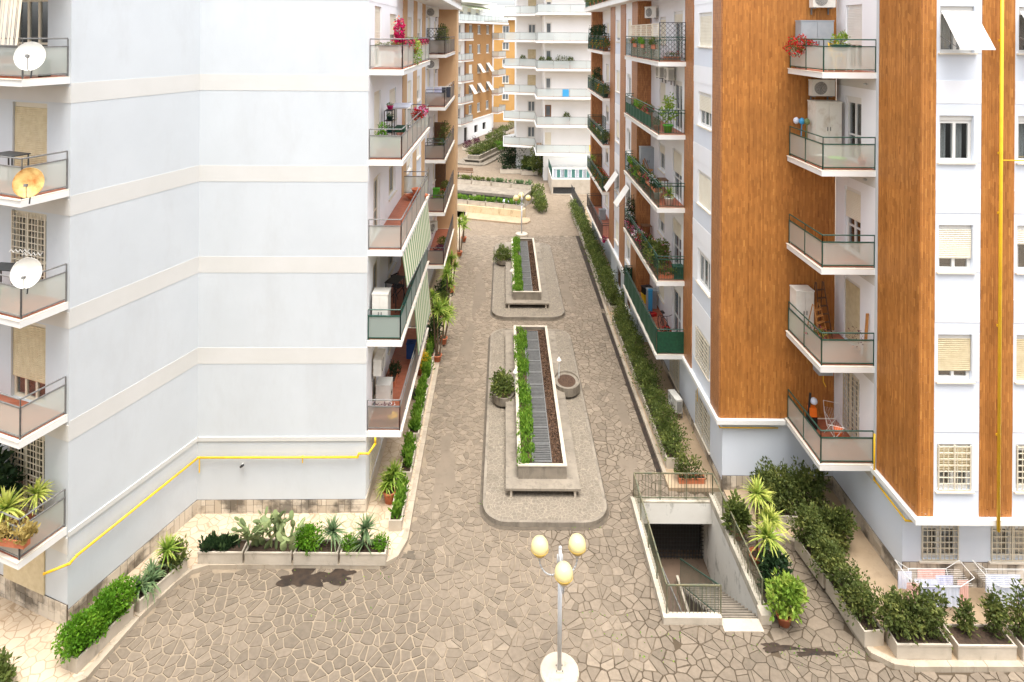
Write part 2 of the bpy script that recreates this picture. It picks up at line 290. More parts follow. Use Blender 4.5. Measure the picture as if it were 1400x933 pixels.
# ---------------------------------------------------------------- mesh helpers
class Fr:
    """a wall face: s runs along it, z up, o out of it"""
    def __init__(f, O, e, n): f.O = Vector((O[0], O[1], 0)); f.e = Vector((e[0], e[1], 0)).normalized(); f.n = Vector((n[0], n[1], 0)).normalized()
    def w(f, s, z, o=0): return f.O + f.e * s + f.n * o + Vector((0, 0, z))
    def sub(f, s): return Fr((f.w(s, 0).x, f.w(s, 0).y), f.e[:2], f.n[:2])
WORLD = Fr((0, 0), (1, 0), (0, 1))
class MB:
    def __init__(b): b.v = []; b.f = []; b.m = []; b.t = []; b.mi = 0; b.tn = None
    def face(b, pts, tint=None):
        k = len(b.v); b.v += [tuple(p) for p in pts]; b.f.append(tuple(range(k, k + len(pts)))); b.m.append(b.mi); b.t.append(tint if tint is not None else (b.tn if b.tn is not None else .5))
        return b
    def idx(b, f): b.f.append(tuple(f)); b.m.append(b.mi); b.t.append(b.tn if b.tn is not None else .5)
    def ob(b, o, ex, ey, ez):
        o, ex, ey, ez = Vector(o), Vector(ex), Vector(ey), Vector(ez)
        if ex.cross(ey).dot(ez) < 0: ex, ey = ey, ex
        k = len(b.v); b.v += [tuple(p) for p in (o, o + ex, o + ex + ey, o + ey, o + ez, o + ex + ez, o + ex + ey + ez, o + ey + ez)]
        for q in ((0, 3, 2, 1), (4, 5, 6, 7), (0, 1, 5, 4), (1, 2, 6, 5), (2, 3, 7, 6), (3, 0, 4, 7)): b.idx([k + i for i in q])
        return b
    def box(b, x0, y0, z0, x1, y1, z1): return b.ob((x0, y0, z0), (x1 - x0, 0, 0), (0, y1 - y0, 0), (0, 0, z1 - z0))
    def fb(b, fr, s0, s1, z0, z1, o0, o1): return b.ob(fr.w(s0, z0, o0), fr.e * (s1 - s0), fr.n * (o1 - o0), (0, 0, z1 - z0))
    def tube(b, p, q, r, n=6, r2=None, cap=True):
        p, q = Vector(p), Vector(q); d = (q - p)
        if d.length < 1e-6: return b
        d.normalize(); a = d.orthogonal().normalized(); c = d.cross(a); r2 = r if r2 is None else r2; k = len(b.v)
        for P, rr in ((p, r), (q, r2)):
            for i in range(n):
                t = 2 * math.pi * i / n; b.v.append(tuple(P + a * (rr * math.cos(t)) + c * (rr * math.sin(t))))
        for i in range(n): j = (i + 1) % n; b.idx((k + i, k + j, k + n + j, k + n + i))
        if cap: b.idx([k + n + i for i in range(n)]); b.idx([k + n - 1 - i for i in range(n)])
        return b
    def path(b, pts, r, n=6):
        for i in range(len(pts) - 1): b.tube(pts[i], pts[i + 1], r, n)
        return b
    def lathe(b, prof, c=(0, 0, 0), n=14, sx=1, sy=1):
        k = len(b.v)
        for r, z in prof:
            for i in range(n): t = 2 * math.pi * i / n; b.v.append((c[0] + r * math.cos(t) * sx, c[1] + r * math.sin(t) * sy, c[2] + z))
        for j in range(len(prof) - 1):
            for i in range(n): i2 = (i + 1) % n; b.idx((k + j * n + i, k + j * n + i2, k + (j + 1) * n + i2, k + (j + 1) * n + i))
        b.idx([k + (n - 1 - i) for i in range(n)]); b.idx([k + (len(prof) - 1) * n + i for i in range(n)])
        return b
    def prism(b, poly, z0, z1, bottom=True):
        ar = sum(poly[i][0] * poly[(i + 1) % len(poly)][1] - poly[(i + 1) % len(poly)][0] * poly[i][1] for i in range(len(poly)))
        if ar < 0: poly = poly[::-1]
        n = len(poly); k = len(b.v)
        b.v += [(x, y, z0) for x, y in poly] + [(x, y, z1) for x, y in poly]
        b.idx([k + n + i for i in range(n)])
        if bottom: b.idx([k + n - 1 - i for i in range(n)])
        for i in range(n): j = (i + 1) % n; b.idx((k + i, k + j, k + n + j, k + n + i))
        return b
    def sphere(b, c, r, n=12, rings=8, sz=1, z0=-1, z1=1):
        prof = []
        for i in range(rings + 1):
            t = z0 + (z1 - z0) * i / rings; ph = math.asin(max(-1, min(1, t))); prof.append((max(1e-4, r * math.cos(ph)), r * t * sz))
        return b.lathe(prof, c, n)
    def build(b, name, mats, parent=None, smooth=False):
        if not isinstance(mats, (list, tuple)): mats = [mats]
        off = worldloc(parent) if parent else Vector((0, 0, 0))
        me = bpy.data.meshes.new(name)
        me.from_pydata([(x - off.x, y - off.y, z - off.z) for x, y, z in b.v], [], b.f)
        for m in mats: me.materials.append(M[m])
        me.polygons.foreach_set('material_index', b.m)
        at = me.attributes.new('tint', 'FLOAT', 'FACE'); at.data.foreach_set('value', b.t)
        if smooth: me.polygons.foreach_set('use_smooth', [True] * len(b.f))
        me.update()
        o = bpy.data.objects.new(name, me); COL.objects.link(o)
        if parent: o.parent = parent; o['_o'] = 0
        return o
WL = {}
def worldloc(o):
    p = Vector((0, 0, 0))
    while o: p = p + Vector(o.location); o = o.parent
    return p
def tag(o, label=None, cat=None, group=None, kind=None):
    if label: o['label'] = label
    if cat: o['category'] = cat
    if group: o['group'] = group
    if kind: o['kind'] = kind
    return o
def empty(name, loc, label, cat, group=None, rz=0):
    o = bpy.data.objects.new(name, None); COL.objects.link(o); o.location = loc; o.rotation_euler = (0, 0, rz); o.empty_display_size = .1
    return tag(o, label, cat, group)
def dup(root, loc, rz=0, label=None, group=None, scale=1):
    def cp(o, par):
        c = o.copy(); COL.objects.link(c)
        if par: c.parent = par
        for ch in kids.get(o.name, []): cp(ch, c)
        return c
    kids = KIDS[root.name]
    r = cp(root, None); r.location = loc; r.rotation_euler = (0, 0, rz); r.scale = (scale,) * 3
    if label: r['label'] = label
    if group: r['group'] = group
    return r
KIDS = {}
PROTO = {}
def place(key, fn, loc, rz=0, label=None, group=None, scale=1):
    """the first of a kind is built and moved into place; later ones are copies with copies of their parts"""
    if key not in PROTO:
        r = fn(); PROTO[key] = r; k = {}
        for o in r.children_recursive: k.setdefault(o.parent.name, []).append(o)
        KIDS[r.name] = k
        r.location = loc; r.rotation_euler = (0, 0, rz); r.scale = (scale,) * 3
        if label: r['label'] = label
        if group: r['group'] = group
        return r
    return dup(PROTO[key], loc, rz, label, group, scale)
def struct(name, mb, mat):
    return tag(mb.build(name, mat), kind='structure')
# ---------------------------------------------------------------- foliage
def fastmesh(name, V, F, T, mats, parent=None, mi=None):
    """V (n,3), F (m,k) arrays; T per-face tint"""
    off = worldloc(parent) if parent else Vector((0, 0, 0))
    V = np.asarray(V, np.float32) - np.array(off[:], np.float32)
    me = bpy.data.meshes.new(name); m, k = F.shape
    me.vertices.add(len(V)); me.vertices.foreach_set('co', V.ravel())
    me.loops.add(m * k); me.loops.foreach_set('vertex_index', F.ravel().astype(np.int32))
    me.polygons.add(m); me.polygons.foreach_set('loop_start', np.arange(0, m * k, k, dtype=np.int32))
    for x in (mats if isinstance(mats, (list, tuple)) else [mats]): me.materials.append(M[x])
    me.update(calc_edges=True); me.validate(); me.shade_flat()
    at = me.attributes.new('tint', 'FLOAT', 'FACE'); at.data.foreach_set('value', np.asarray(T, np.float32))
    o = bpy.data.objects.new(name, me); COL.objects.link(o)
    if parent: o.parent = parent
    return o
def leaves(P, D, size, rng, asp=.45, jit=.35):
    """diamond leaves at P pointing along D"""
    n = len(P); D = D / (np.linalg.norm(D, axis=1, keepdims=True) + 1e-9)
    r = rng.normal(size=(n, 3)); W = np.cross(D, r); W /= (np.linalg.norm(W, axis=1, keepdims=True) + 1e-9)
    L = size * (1 + jit * rng.uniform(-1, 1, (n, 1)))
    N = np.cross(D, W)
    a = P; c = P + D * L; b = P + D * L * .5 + W * L * asp * .5 + N * L * .08; d = P + D * L * .5 - W * L * asp * .5 + N * L * .08
    V = np.stack([a, b, c, d], 1).reshape(-1, 3); F = np.arange(4 * n).reshape(n, 4)
    return V, F
def blob_pts(blobs, n, rng, shell=.45, lump=.28):
    """points in lumpy ellipsoids (cx,cy,cz,rx,ry,rz)"""
    B = np.array(blobs, float); wgt = (B[:, 3] * B[:, 4] * B[:, 5]) ** .67; wgt /= wgt.sum()
    i = rng.choice(len(B), n, p=wgt); d = rng.normal(size=(n, 3)); d /= np.linalg.norm(d, axis=1, keepdims=True)
    ph = B[i, :3].sum(1) * 7
    lum = 1 + lump * (np.sin(d[:, 0] * 5 + ph) * np.sin(d[:, 1] * 4.3 + ph * 1.7) + .6 * np.sin(d[:, 2] * 7 + ph * .6 + d[:, 0] * 6))
    r = (shell + (1 - shell) * rng.uniform(0, 1, n) ** .6) * lum
    P = B[i, :3] + d * r[:, None] * B[i, 3:6]
    out = d / B[i, 3:6]; out /= np.linalg.norm(out, axis=1, keepdims=True)
    return P, out, lum
def foliage(name, parent, mat, blobs, n, size, seed=1, asp=.5, up=.5, spread=.9, shell=.4, lump=.28, zmin=None):
    rng = np.random.default_rng(seed)
    P, D, lum = blob_pts(blobs, n, rng, shell, lump)
    if zmin is not None: P[:, 2] = np.maximum(P[:, 2], zmin + rng.uniform(0, .05, n))
    D = D + rng.normal(size=(n, 3)) * spread; D[:, 2] += up
    V, F = leaves(P, D, size, rng, asp)
    cl = .5 + .5 * np.sin(P[:, 0] * 6 + 1.3) * np.sin(P[:, 1] * 5 + P[:, 2] * 6)
    T = np.clip(.18 + .45 * cl * rng.uniform(.4, 1, n) + .35 * rng.uniform(0, 1, n) ** 2, 0, 1)
    off = np.array(worldloc(parent)[:]) if parent else 0
    return fastmesh(name, V + off, F, T, mat, parent)
def boxfoliage(name, parent, mat, x0, y0, z0, x1, y1, z1, n, size, seed=1, asp=.45, up=.8, tufts=0, spread=.6, skip=0):
    """leaves standing in a long bed (local coordinates), in tufts of uneven height"""
    rng = np.random.default_rng(seed)
    nt = tufts or max(3, int((x1 - x0) * (y1 - y0) * 14))
    cx = rng.uniform(x0, x1, nt); cy = rng.uniform(y0, y1, nt); hh = rng.uniform(.55, 1.12, nt) * (z1 - z0)
    if skip: keep = rng.uniform(0, 1, nt) > skip; cx, cy, hh = cx[keep], cy[keep], hh[keep]; nt = len(cx)
    i = rng.integers(0, nt, n); t = rng.uniform(0, 1, n)
    rad = .17 * (1.15 - t * .6)
    P = np.stack([cx[i] + rng.normal(size=n) * rad, cy[i] + rng.normal(size=n) * rad, z0 + t * hh[i]], 1)
    P[:, 0] = np.clip(P[:, 0], x0 - .08, x1 + .08); P[:, 1] = np.clip(P[:, 1], y0 - .08, y1 + .08)
    D = rng.normal(size=(n, 3)) * spread; D[:, 2] = np.abs(D[:, 2]) + up
    V, F = leaves(P, D, size, rng, asp)
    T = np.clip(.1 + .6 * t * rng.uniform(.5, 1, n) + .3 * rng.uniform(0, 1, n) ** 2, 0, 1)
    off = np.array(worldloc(parent)[:]) if parent else 0
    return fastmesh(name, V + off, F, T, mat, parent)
def rosette_arrays(c, n, L, wd, rng, droop=.5, lo=-.2, hi=1.4, yel=.0):
    Vs, Fs, Ts = [], [], []; k = 0
    for i in range(n):
        az = rng.uniform(0, 2 * math.pi); el = rng.uniform(lo, hi); ll = L * rng.uniform(.75, 1.1)
        dr = np.array([math.cos(az) * math.cos(el), math.sin(az) * math.cos(el), math.sin(el)])
        side = np.array([-math.sin(az), math.cos(az), 0.]); p = np.array(c, float); m = 4
        for j in range(m + 1):
            t = j / m; q = p + dr * ll * t - np.array([0, 0, 1]) * droop * ll * t * t * math.cos(el)
            wj = wd * (1 - t) ** .7 * (.6 + 1.2 * min(t * 3, .4)) if j < m else .002
            Vs += [q - side * wj, q + side * wj + np.array([0, 0, wj * .3])]
            if j < m: Fs.append([k + 2 * j, k + 2 * j + 1, k + 2 * j + 3, k + 2 * j + 2]); Ts.append(min(1, max(0, .25 + .5 * t + rng.uniform(-.2, .3) + yel)))
        k += 2 * (m + 1)
    return np.array(Vs), np.array(Fs), Ts
def rosettes(name, parent, mat, heads, seed=3, **kw):
    rng = np.random.default_rng(seed); VV, FF, TT = [], [], []; k = 0
    for (c, n, L, wd) in heads:
        V, F, T = rosette_arrays(c, n, L, wd, rng, **kw); VV.append(V); FF.append(F + k); TT += T; k += len(V)
    off = np.array(worldloc(parent)[:]) if parent else 0
    return fastmesh(name, np.concatenate(VV) + off, np.concatenate(FF), TT, mat, parent)

# ---------------------------------------------------------------- small things (each builder makes one at the origin)
def pot_mesh(root, r=.16, h=.26, mat='terracotta', c=(0, 0, 0), n=16, name='pot'):
    b = MB().lathe([(r * .68, 0), (r * .92, h * .82), (r * 1.04, h * .82), (r * 1.06, h), (r * .92, h), (r * .88, h * .86)], c, n)
    o = b.build(name, mat, root, True)
    MB().lathe([(r * .87, h * .8), (r * .5, h * .89)], c, n).build('soil', 'soil', root)
    return o
def trough_mesh(root, l=.7, wd=.2, h=.2, mat='terracotta'):
    b = MB(); t = .02
    b.box(-l / 2, -wd / 2, 0, l / 2, wd / 2, .03)
    b.box(-l / 2, -wd / 2, .03, -l / 2 + t, wd / 2, h); b.box(l / 2 - t, -wd / 2, .03, l / 2, wd / 2, h)
    b.box(-l / 2 + t, -wd / 2, .03, l / 2 - t, -wd / 2 + t, h); b.box(-l / 2 + t, wd / 2 - t, .03, l / 2 - t, wd / 2, h)
    b.box(-l / 2 - .015, -wd / 2 - .015, h - .03, l / 2 + .015, -wd / 2, h + .002); b.box(-l / 2 - .015, wd / 2, h - .03, l / 2 + .015, wd / 2 + .015, h + .002)
    b.build('trough', mat, root)
    MB().box(-l / 2 + t, -wd / 2 + t, .03, l / 2 - t, wd / 2 - t, h - .03).build('soil', 'soil', root)
def P_bush(pot='terracotta', leaf='leaf_dark', r=.16, h=.26, bl=None, n=260, size=.08, bloom=None, nb=60, seed=1, bs=.05):
    def f():
        root = empty('potted_plant', (0, 0, 0), '', 'potted plant'); pot_mesh(root, r, h, pot)
        B = bl or [(0, 0, h + .2, .2, .2, .24), (.08, .05, h + .32, .14, .14, .16)]
        foliage('foliage', root, leaf, B, n, size, seed)
        b = MB()
        for x, y, z, *_ in B: b.tube((0, 0, h * .8), (x * .8, y * .8, z), .01, 5)
        b.build('stem', 'bark', root)
        if bloom:
            foliage('blossom', root, bloom, [(x, y, z + .03, a * 1.08, c * 1.08, d * 1.06) for x, y, z, a, c, d in B], nb, bs, seed + 9, asp=.9, shell=.85)
        return root
    return f
def P_trough(leaf='leaf_dark', l=.7, mat='terracotta', n=400, size=.07, hh=.3, bloom=None, nb=90, seed=1, bs=.05):
    def f():
        root = empty('planted_trough', (0, 0, 0), '', 'potted plant'); trough_mesh(root, l, .2, .2, mat)
        boxfoliage('foliage', root, leaf, -l / 2, -.1, .16, l / 2, .1, .16 + hh, n, size, seed, spread=1)
        if bloom: boxfoliage('blossom', root, bloom, -l / 2, -.12, .2, l / 2, .12, .22 + hh, nb, bs, seed + 5, asp=.9, spread=1)
        return root
    return f
def P_yucca(heads, pot=(.2, .32, 'terracotta'), leaf='leaf_yucca', seed=3, n=55, droop=.35, trunk=.03, lo=-.3, yel=0):
    """heads: (x,y,z,length,width)"""
    def f():
        root = empty('potted_yucca', (0, 0, 0), '', 'potted plant'); h = 0
        if pot: pot_mesh(root, *pot); h = pot[1]
        b = MB()
        for x, y, z, L, wd in heads: b.tube((x * .25, y * .25, h * .6), (x, y, z), trunk, 7, trunk * .8)
        b.build('trunk', 'bark', root)
        rosettes('leaves', root, leaf, [((x, y, z), n, L, wd) for x, y, z, L, wd in heads], seed, droop=droop, lo=lo, yel=yel)
        return root
    return f
def P_ac():
    root = empty('air_conditioner', (0, 0, 0), '', 'air conditioner')       # front looks along -Y
    b = MB().box(-.4, -.14, 0, .4, .14, .56); b.box(-.41, -.15, .52, .41, .15, .58); b.build('casing', 'plastic_white', root)
    b = MB()
    for k in range(9):
        r = .03 + k * .024
        for i in range(20):
            t0, t1 = 2 * math.pi * i / 20, 2 * math.pi * (i + 1) / 20
            b.tube((-.1 + r * math.cos(t0), -.152, .28 + r * math.sin(t0)), (-.1 + r * math.cos(t1), -.152, .28 + r * math.sin(t1)), .004, 4, cap=False)
    b.build('fan_guard', 'plastic_white', root)
    b = MB()
    b.v = [(-.1 + .23 * math.cos(2 * math.pi * i / 24), -.1425, .28 + .23 * math.sin(2 * math.pi * i / 24)) for i in range(24)]; b.idx(range(24))
    b.build('fan_opening', 'fan_grille', root)
    b = MB()
    for x in (-.3, .3): b.box(x - .02, -.13, -.04, x + .02, .2, 0); b.box(x - .02, .16, -.25, x + .02, .2, -.04)
    b.build('bracket', 'metal_grey', root)
    b = MB()
    for k in range(10): b.box(.405, -.11, .06 + k * .045, .412, .11, .075 + k * .045)
    b.build('side_vent', 'fan_grille', root)
    return root
def P_cabinet(wd=.8, dp=.42, h=1.7, mat='plastic_white', dark=False, handle='metal_dark'):
    def f():
        root = empty('balcony_cabinet', (0, 0, 0), '', 'cabinet')
        MB().box(-wd / 2, -dp / 2, .03, wd / 2, dp / 2, h).box(-wd / 2 - .015, -dp / 2 - .02, h, wd / 2 + .015, dp / 2 + .01, h + .04).box(-wd / 2 + .03, -dp / 2 + .03, 0, wd / 2 - .03, dp / 2 - .03, .03).build('body', mat, root)
        for s in (-1, 1):
            x0, x1 = (-wd / 2 + .01, -.005) if s < 0 else (.005, wd / 2 - .01)
            d = MB().box(x0, -dp / 2 - .018, .06, x1, -dp / 2 - .001, h - .02).build('door', mat, root)
            MB().box(s * .05 - .01, -dp / 2 - .035, h * .5, s * .05 + .01, -dp / 2 - .018, h * .5 + .14).build('handle', handle, d)
        return root
    return f
def P_rack(cloths=()):
    def f():
        root = empty('clothes_rack', (0, 0, 0), '', 'drying rack'); b = MB()
        for x in (-.55, .55): b.path([(x, -.3, 0), (x, .3, .95)], .01); b.path([(x, .3, 0), (x, -.3, .95)], .01); b.path([(x, -.3, .95), (x * 1.7, -.3, 1.2)], .009); b.path([(x, .3, .95), (x * 1.7, .3, 1.2)], .009); b.tube((x * 1.7, -.3, 1.2), (x * 1.7, .3, 1.2), .009)
        for y in (-.3, .3): b.tube((-.55, y, .95), (.55, y, .95), .01); b.tube((-.45, y, 0), (-.55, y, 0), .01)
        b.tube((-.55, 0, .48), (.55, 0, .48), .01)
        b.build('frame', 'frame_white', root)
        w_ = MB()
        for k in range(9): w_.tube((-.93, -.26 + k * .065, .955 + 0.0), (.93, -.26 + k * .065, .955), .004, 4)
        w_.build('wire', 'frame_white', root)
        rng = random.Random(5)
        for (x0, x1, y, ln, m) in cloths:
            c = MB(); nseg = 8
            for sgn in (-1, 1):
                for j in range(nseg):
                    xa = x0 + (x1 - x0) * j / nseg; xb = x0 + (x1 - x0) * (j + 1) / nseg
                    ya = y + sgn * (.02 + .02 * math.sin(j * 2.1)); yb = y + sgn * (.02 + .02 * math.sin((j + 1) * 2.1))
                    c.face([(xa, y, .965), (xb, y, .965), (xb, yb, .965 - ln), (xa, ya, .965 - ln)])
            c.build('washing', m, root)
        return root
    return f
def P_dish(mat='plastic_white', seed=0):
    def f():
        root = empty('satellite_dish', (0, 0, 0), '', 'satellite dish'); b = MB()    # looks along -Y
        prof = [(.001, .0)] + [(.4 * i / 8, .10 * (i / 8) ** 2) for i in range(1, 9)]
        k = len(b.v); n = 28
        for r, z in prof:
            for i in range(n):
                t = 2 * math.pi * i / n; b.v.append((r * math.cos(t), -z, r * math.sin(t) * 1.06))
        for j in range(len(prof) - 1):
            for i in range(n): i2 = (i + 1) % n; b.idx((k + j * n + i, k + j * n + i2, k + (j + 1) * n + i2, k + (j + 1) * n + i))
        o = b.build('reflector', mat, root, True)
        r_ = MB()
        for i in range(n): t0 = 2 * math.pi * i / n; t1 = 2 * math.pi * (i + 1) / n; r_.tube((.4 * math.cos(t0), -.10, .424 * math.sin(t0)), (.4 * math.cos(t1), -.10, .424 * math.sin(t1)), .008, 4, cap=False)
        r_.build('rim', mat, root)
        MB().path([(0, 0, -.4), (.05, -.25, -.42), (.12, -.5, -.1)], .012).build('arm', 'metal_grey', root)
        MB().box(.08, -.58, -.13, .15, -.46, -.05).build('receiver', 'metal_grey', root)
        MB().path([(0, .02, 0), (0, .12, -.05), (0, .12, -.6)], .02).build('mast', 'metal_dark', root)
        return root
    return f
def P_chair(mat='wood'):
    def f():
        root = empty('folding_chair', (0, 0, 0), '', 'chair')
        b = MB()
        for k in range(5): b.box(-.2, -.2 + k * .08, .44, .2, -.14 + k * .08, .46)
        b.build('seat', mat, root)
        b = MB()
        for k in range(4): b.box(-.2, .19, .55 + k * .09, .2, .21, .61 + k * .09)
        b.build('backrest', mat, root)
        for x in (-.21, .21):
            MB().tube((x, -.2, 0), (x, .2, .92), .014).build('leg', mat, root); MB().tube((x * .9, .2, 0), (x * .9, -.18, .46), .014).build('leg', mat, root)
        return root
    return f
def P_ladder(h=1.9, mat='wood'):
    def f():
        root = empty('step_ladder', (0, 0, 0), '', 'ladder'); b = MB()
        for x in (-.2, .2): b.tube((x * 1.2, -.35, 0), (x * .7, 0, h), .022, 5); b.tube((x * 1.2, .3, 0), (x * .7, .05, h), .018, 5)
        b.build('frame', mat, root)
        for k in range(6):
            t = (k + 1) / 7; b = MB().box(-.21 * (1 - t * .3), -.35 + .35 * t - .05, h * t, .21 * (1 - t * .3), -.35 + .35 * t + .05, h * t + .022); b.build('rung', mat, root)
        return root
    return f
def P_table(mat='wood_dark', wd=.6, dp=.4, h=.7):
    def f():
        root = empty('small_table', (0, 0, 0), '', 'table'); MB().box(-wd / 2, -dp / 2, h - .03, wd / 2, dp / 2, h).build('table_top', mat, root)
        for sx_ in (-1, 1):
            for sy_ in (-1, 1): MB().box(sx_ * (wd / 2 - .04) - .015, sy_ * (dp / 2 - .04) - .015, 0, sx_ * (wd / 2 - .04) + .015, sy_ * (dp / 2 - .04) + .015, h - .03).build('leg', mat, root)
        return root
    return f
def P_shelf():
    root = empty('plant_shelf', (0, 0, 0), '', 'shelf'); b = MB()
    for x in (-.28, .28):
        for y in (-.15, .15): b.box(x - .015, y - .015, 0, x + .015, y + .015, 1.5)
    b.build('frame', 'black_plastic', root)
    for z in (.15, .62, 1.08, 1.48): MB().box(-.28, -.15, z, .28, .15, z + .02).build('shelf_board', 'black_plastic', root)
    return root
def P_bicycle():
    root = empty('bicycle', (0, 0, 0), '', 'bicycle')
    for y in (-.5, .5):
        b = MB(); n = 24
        for i in range(n): t0 = 2 * math.pi * i / n; t1 = 2 * math.pi * (i + 1) / n; b.tube((0, y + .33 * math.cos(t0), .34 + .33 * math.sin(t0)), (0, y + .33 * math.cos(t1), .34 + .33 * math.sin(t1)), .018, 5, cap=False)
        wo = b.build('wheel', 'black_plastic', root)
        b = MB()
        for i in range(10): t0 = 2 * math.pi * i / 10; b.tube((0, y, .34), (0, y + .32 * math.cos(t0), .34 + .32 * math.sin(t0)), .003, 4)
        b.build('spokes', 'metal_grey', wo)
    b = MB(); b.path([(0, -.5, .34), (0, -.32, .8), (0, .2, .8), (0, .5, .34), (0, -.02, .3), (0, .2, .8)], .016); b.path([(0, -.02, .3), (0, -.34, .72)], .016); b.path([(0, -.32, .8), (0, -.28, 1.0)], .014); b.path([(0, .2, .8), (0, .24, .95)], .014)
    b.build('frame', 'metal_dark', root)
    MB().box(-.06, .12, .94, .06, .36, .99).build('saddle', 'black_plastic', root)
    MB().path([(-.28, -.2, 1.02), (-.1, -.28, 1.0), (.1, -.28, 1.0), (.28, -.2, 1.02)], .013).build('handlebar', 'black_plastic', root)
    return root
def P_bucket(mat='lime_plastic', r=.2, h=.22):
    def f():
        b = MB().lathe([(r * .7, 0), (r, h), (r * 1.06, h), (r * .94, h - .01), (r * .66, .015)], (0, 0, 0), 16)
        o = b.build('plastic_basin', mat, None, True); return tag(o, '', 'basin')
    return f
def P_bin(mat='pot_darkgreen', wd=.45, dp=.4, h=.55):
    def f():
        root = empty('storage_box', (0, 0, 0), '', 'box'); MB().ob((-wd / 2 + .02, -dp / 2 + .02, 0), (wd - .04, 0, 0), (0, dp - .04, 0), (0, 0, h)).build('body', mat, root)
        MB().box(-wd / 2, -dp / 2, h, wd / 2, dp / 2, h + .05).box(-.08, -.02, h + .05, .08, .02, h + .08).build('lid', mat, root); return root
    return f
def P_lattice(wd=1.2, h=1.5, mat='frame_white', arch=False):
    def f():
        root = empty('trellis', (0, 0, 0), '', 'trellis'); b = MB()      # stands in the X-Z plane
        b.box(-wd / 2, -.015, 0, -wd / 2 + .03, .015, h); b.box(wd / 2 - .03, -.015, 0, wd / 2, .015, h); b.box(-wd / 2, -.015, h, wd / 2, .015, h + .03); b.box(-wd / 2, -.015, 0, wd / 2, .015, .03)
        b.build('frame', mat, root); b = MB(); st = .2
        k = -h
        while k < wd:
            for s in (1, -1):
                xa, za, xb, zb = k, 0, k + h, h
                if xa < 0: za = -xa; xa = 0
                if xb > wd: zb = h - (xb - wd); xb = wd
                if zb > za + .02:
                    if s < 0: xa2, xb2 = wd - xa, wd - xb
                    else: xa2, xb2 = xa, xb
                    b.tube((xa2 - wd / 2, .006 * s, za), (xb2 - wd / 2, .006 * s, zb), .009, 4)
            k += st
        b.build('lattice', mat, root); return root
    return f
# ---------------------------------------------------------------- building pieces
def wall(root, fr, s0, s1, z0, z1, mat, holes=(), depth=.22, room=.7, name='wall'):
    """a wall face with real openings: reveals, and a room coloured dark for shade behind each"""
    b = MB()
    ss = sorted({s0, s1, *[x for h in holes for x in (h[0], h[2]) if s0 < x < s1]}); zz = sorted({z0, z1, *[x for h in holes for x in (h[1], h[3]) if z0 < x < z1]})
    for i in range(len(ss) - 1):
        for j in range(len(zz) - 1):
            sm, zm = (ss[i] + ss[i + 1]) / 2, (zz[j] + zz[j + 1]) / 2
            if any(h[0] < sm < h[2] and h[1] < zm < h[3] for h in holes): continue
            b.face([fr.w(ss[i], zz[j]), fr.w(ss[i + 1], zz[j]), fr.w(ss[i + 1], zz[j + 1]), fr.w(ss[i], zz[j + 1])])
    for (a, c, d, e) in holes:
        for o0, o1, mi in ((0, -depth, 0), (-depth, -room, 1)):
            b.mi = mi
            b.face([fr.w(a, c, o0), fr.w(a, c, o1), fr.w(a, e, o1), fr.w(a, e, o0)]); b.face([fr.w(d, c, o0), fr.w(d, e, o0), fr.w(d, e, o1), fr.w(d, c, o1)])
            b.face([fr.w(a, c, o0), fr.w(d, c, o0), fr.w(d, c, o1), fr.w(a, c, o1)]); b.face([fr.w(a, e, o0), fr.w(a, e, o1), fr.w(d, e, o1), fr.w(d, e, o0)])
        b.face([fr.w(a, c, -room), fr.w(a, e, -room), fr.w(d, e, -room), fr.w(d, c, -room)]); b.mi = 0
    return b.build(name, [mat, 'room_dark'], root)
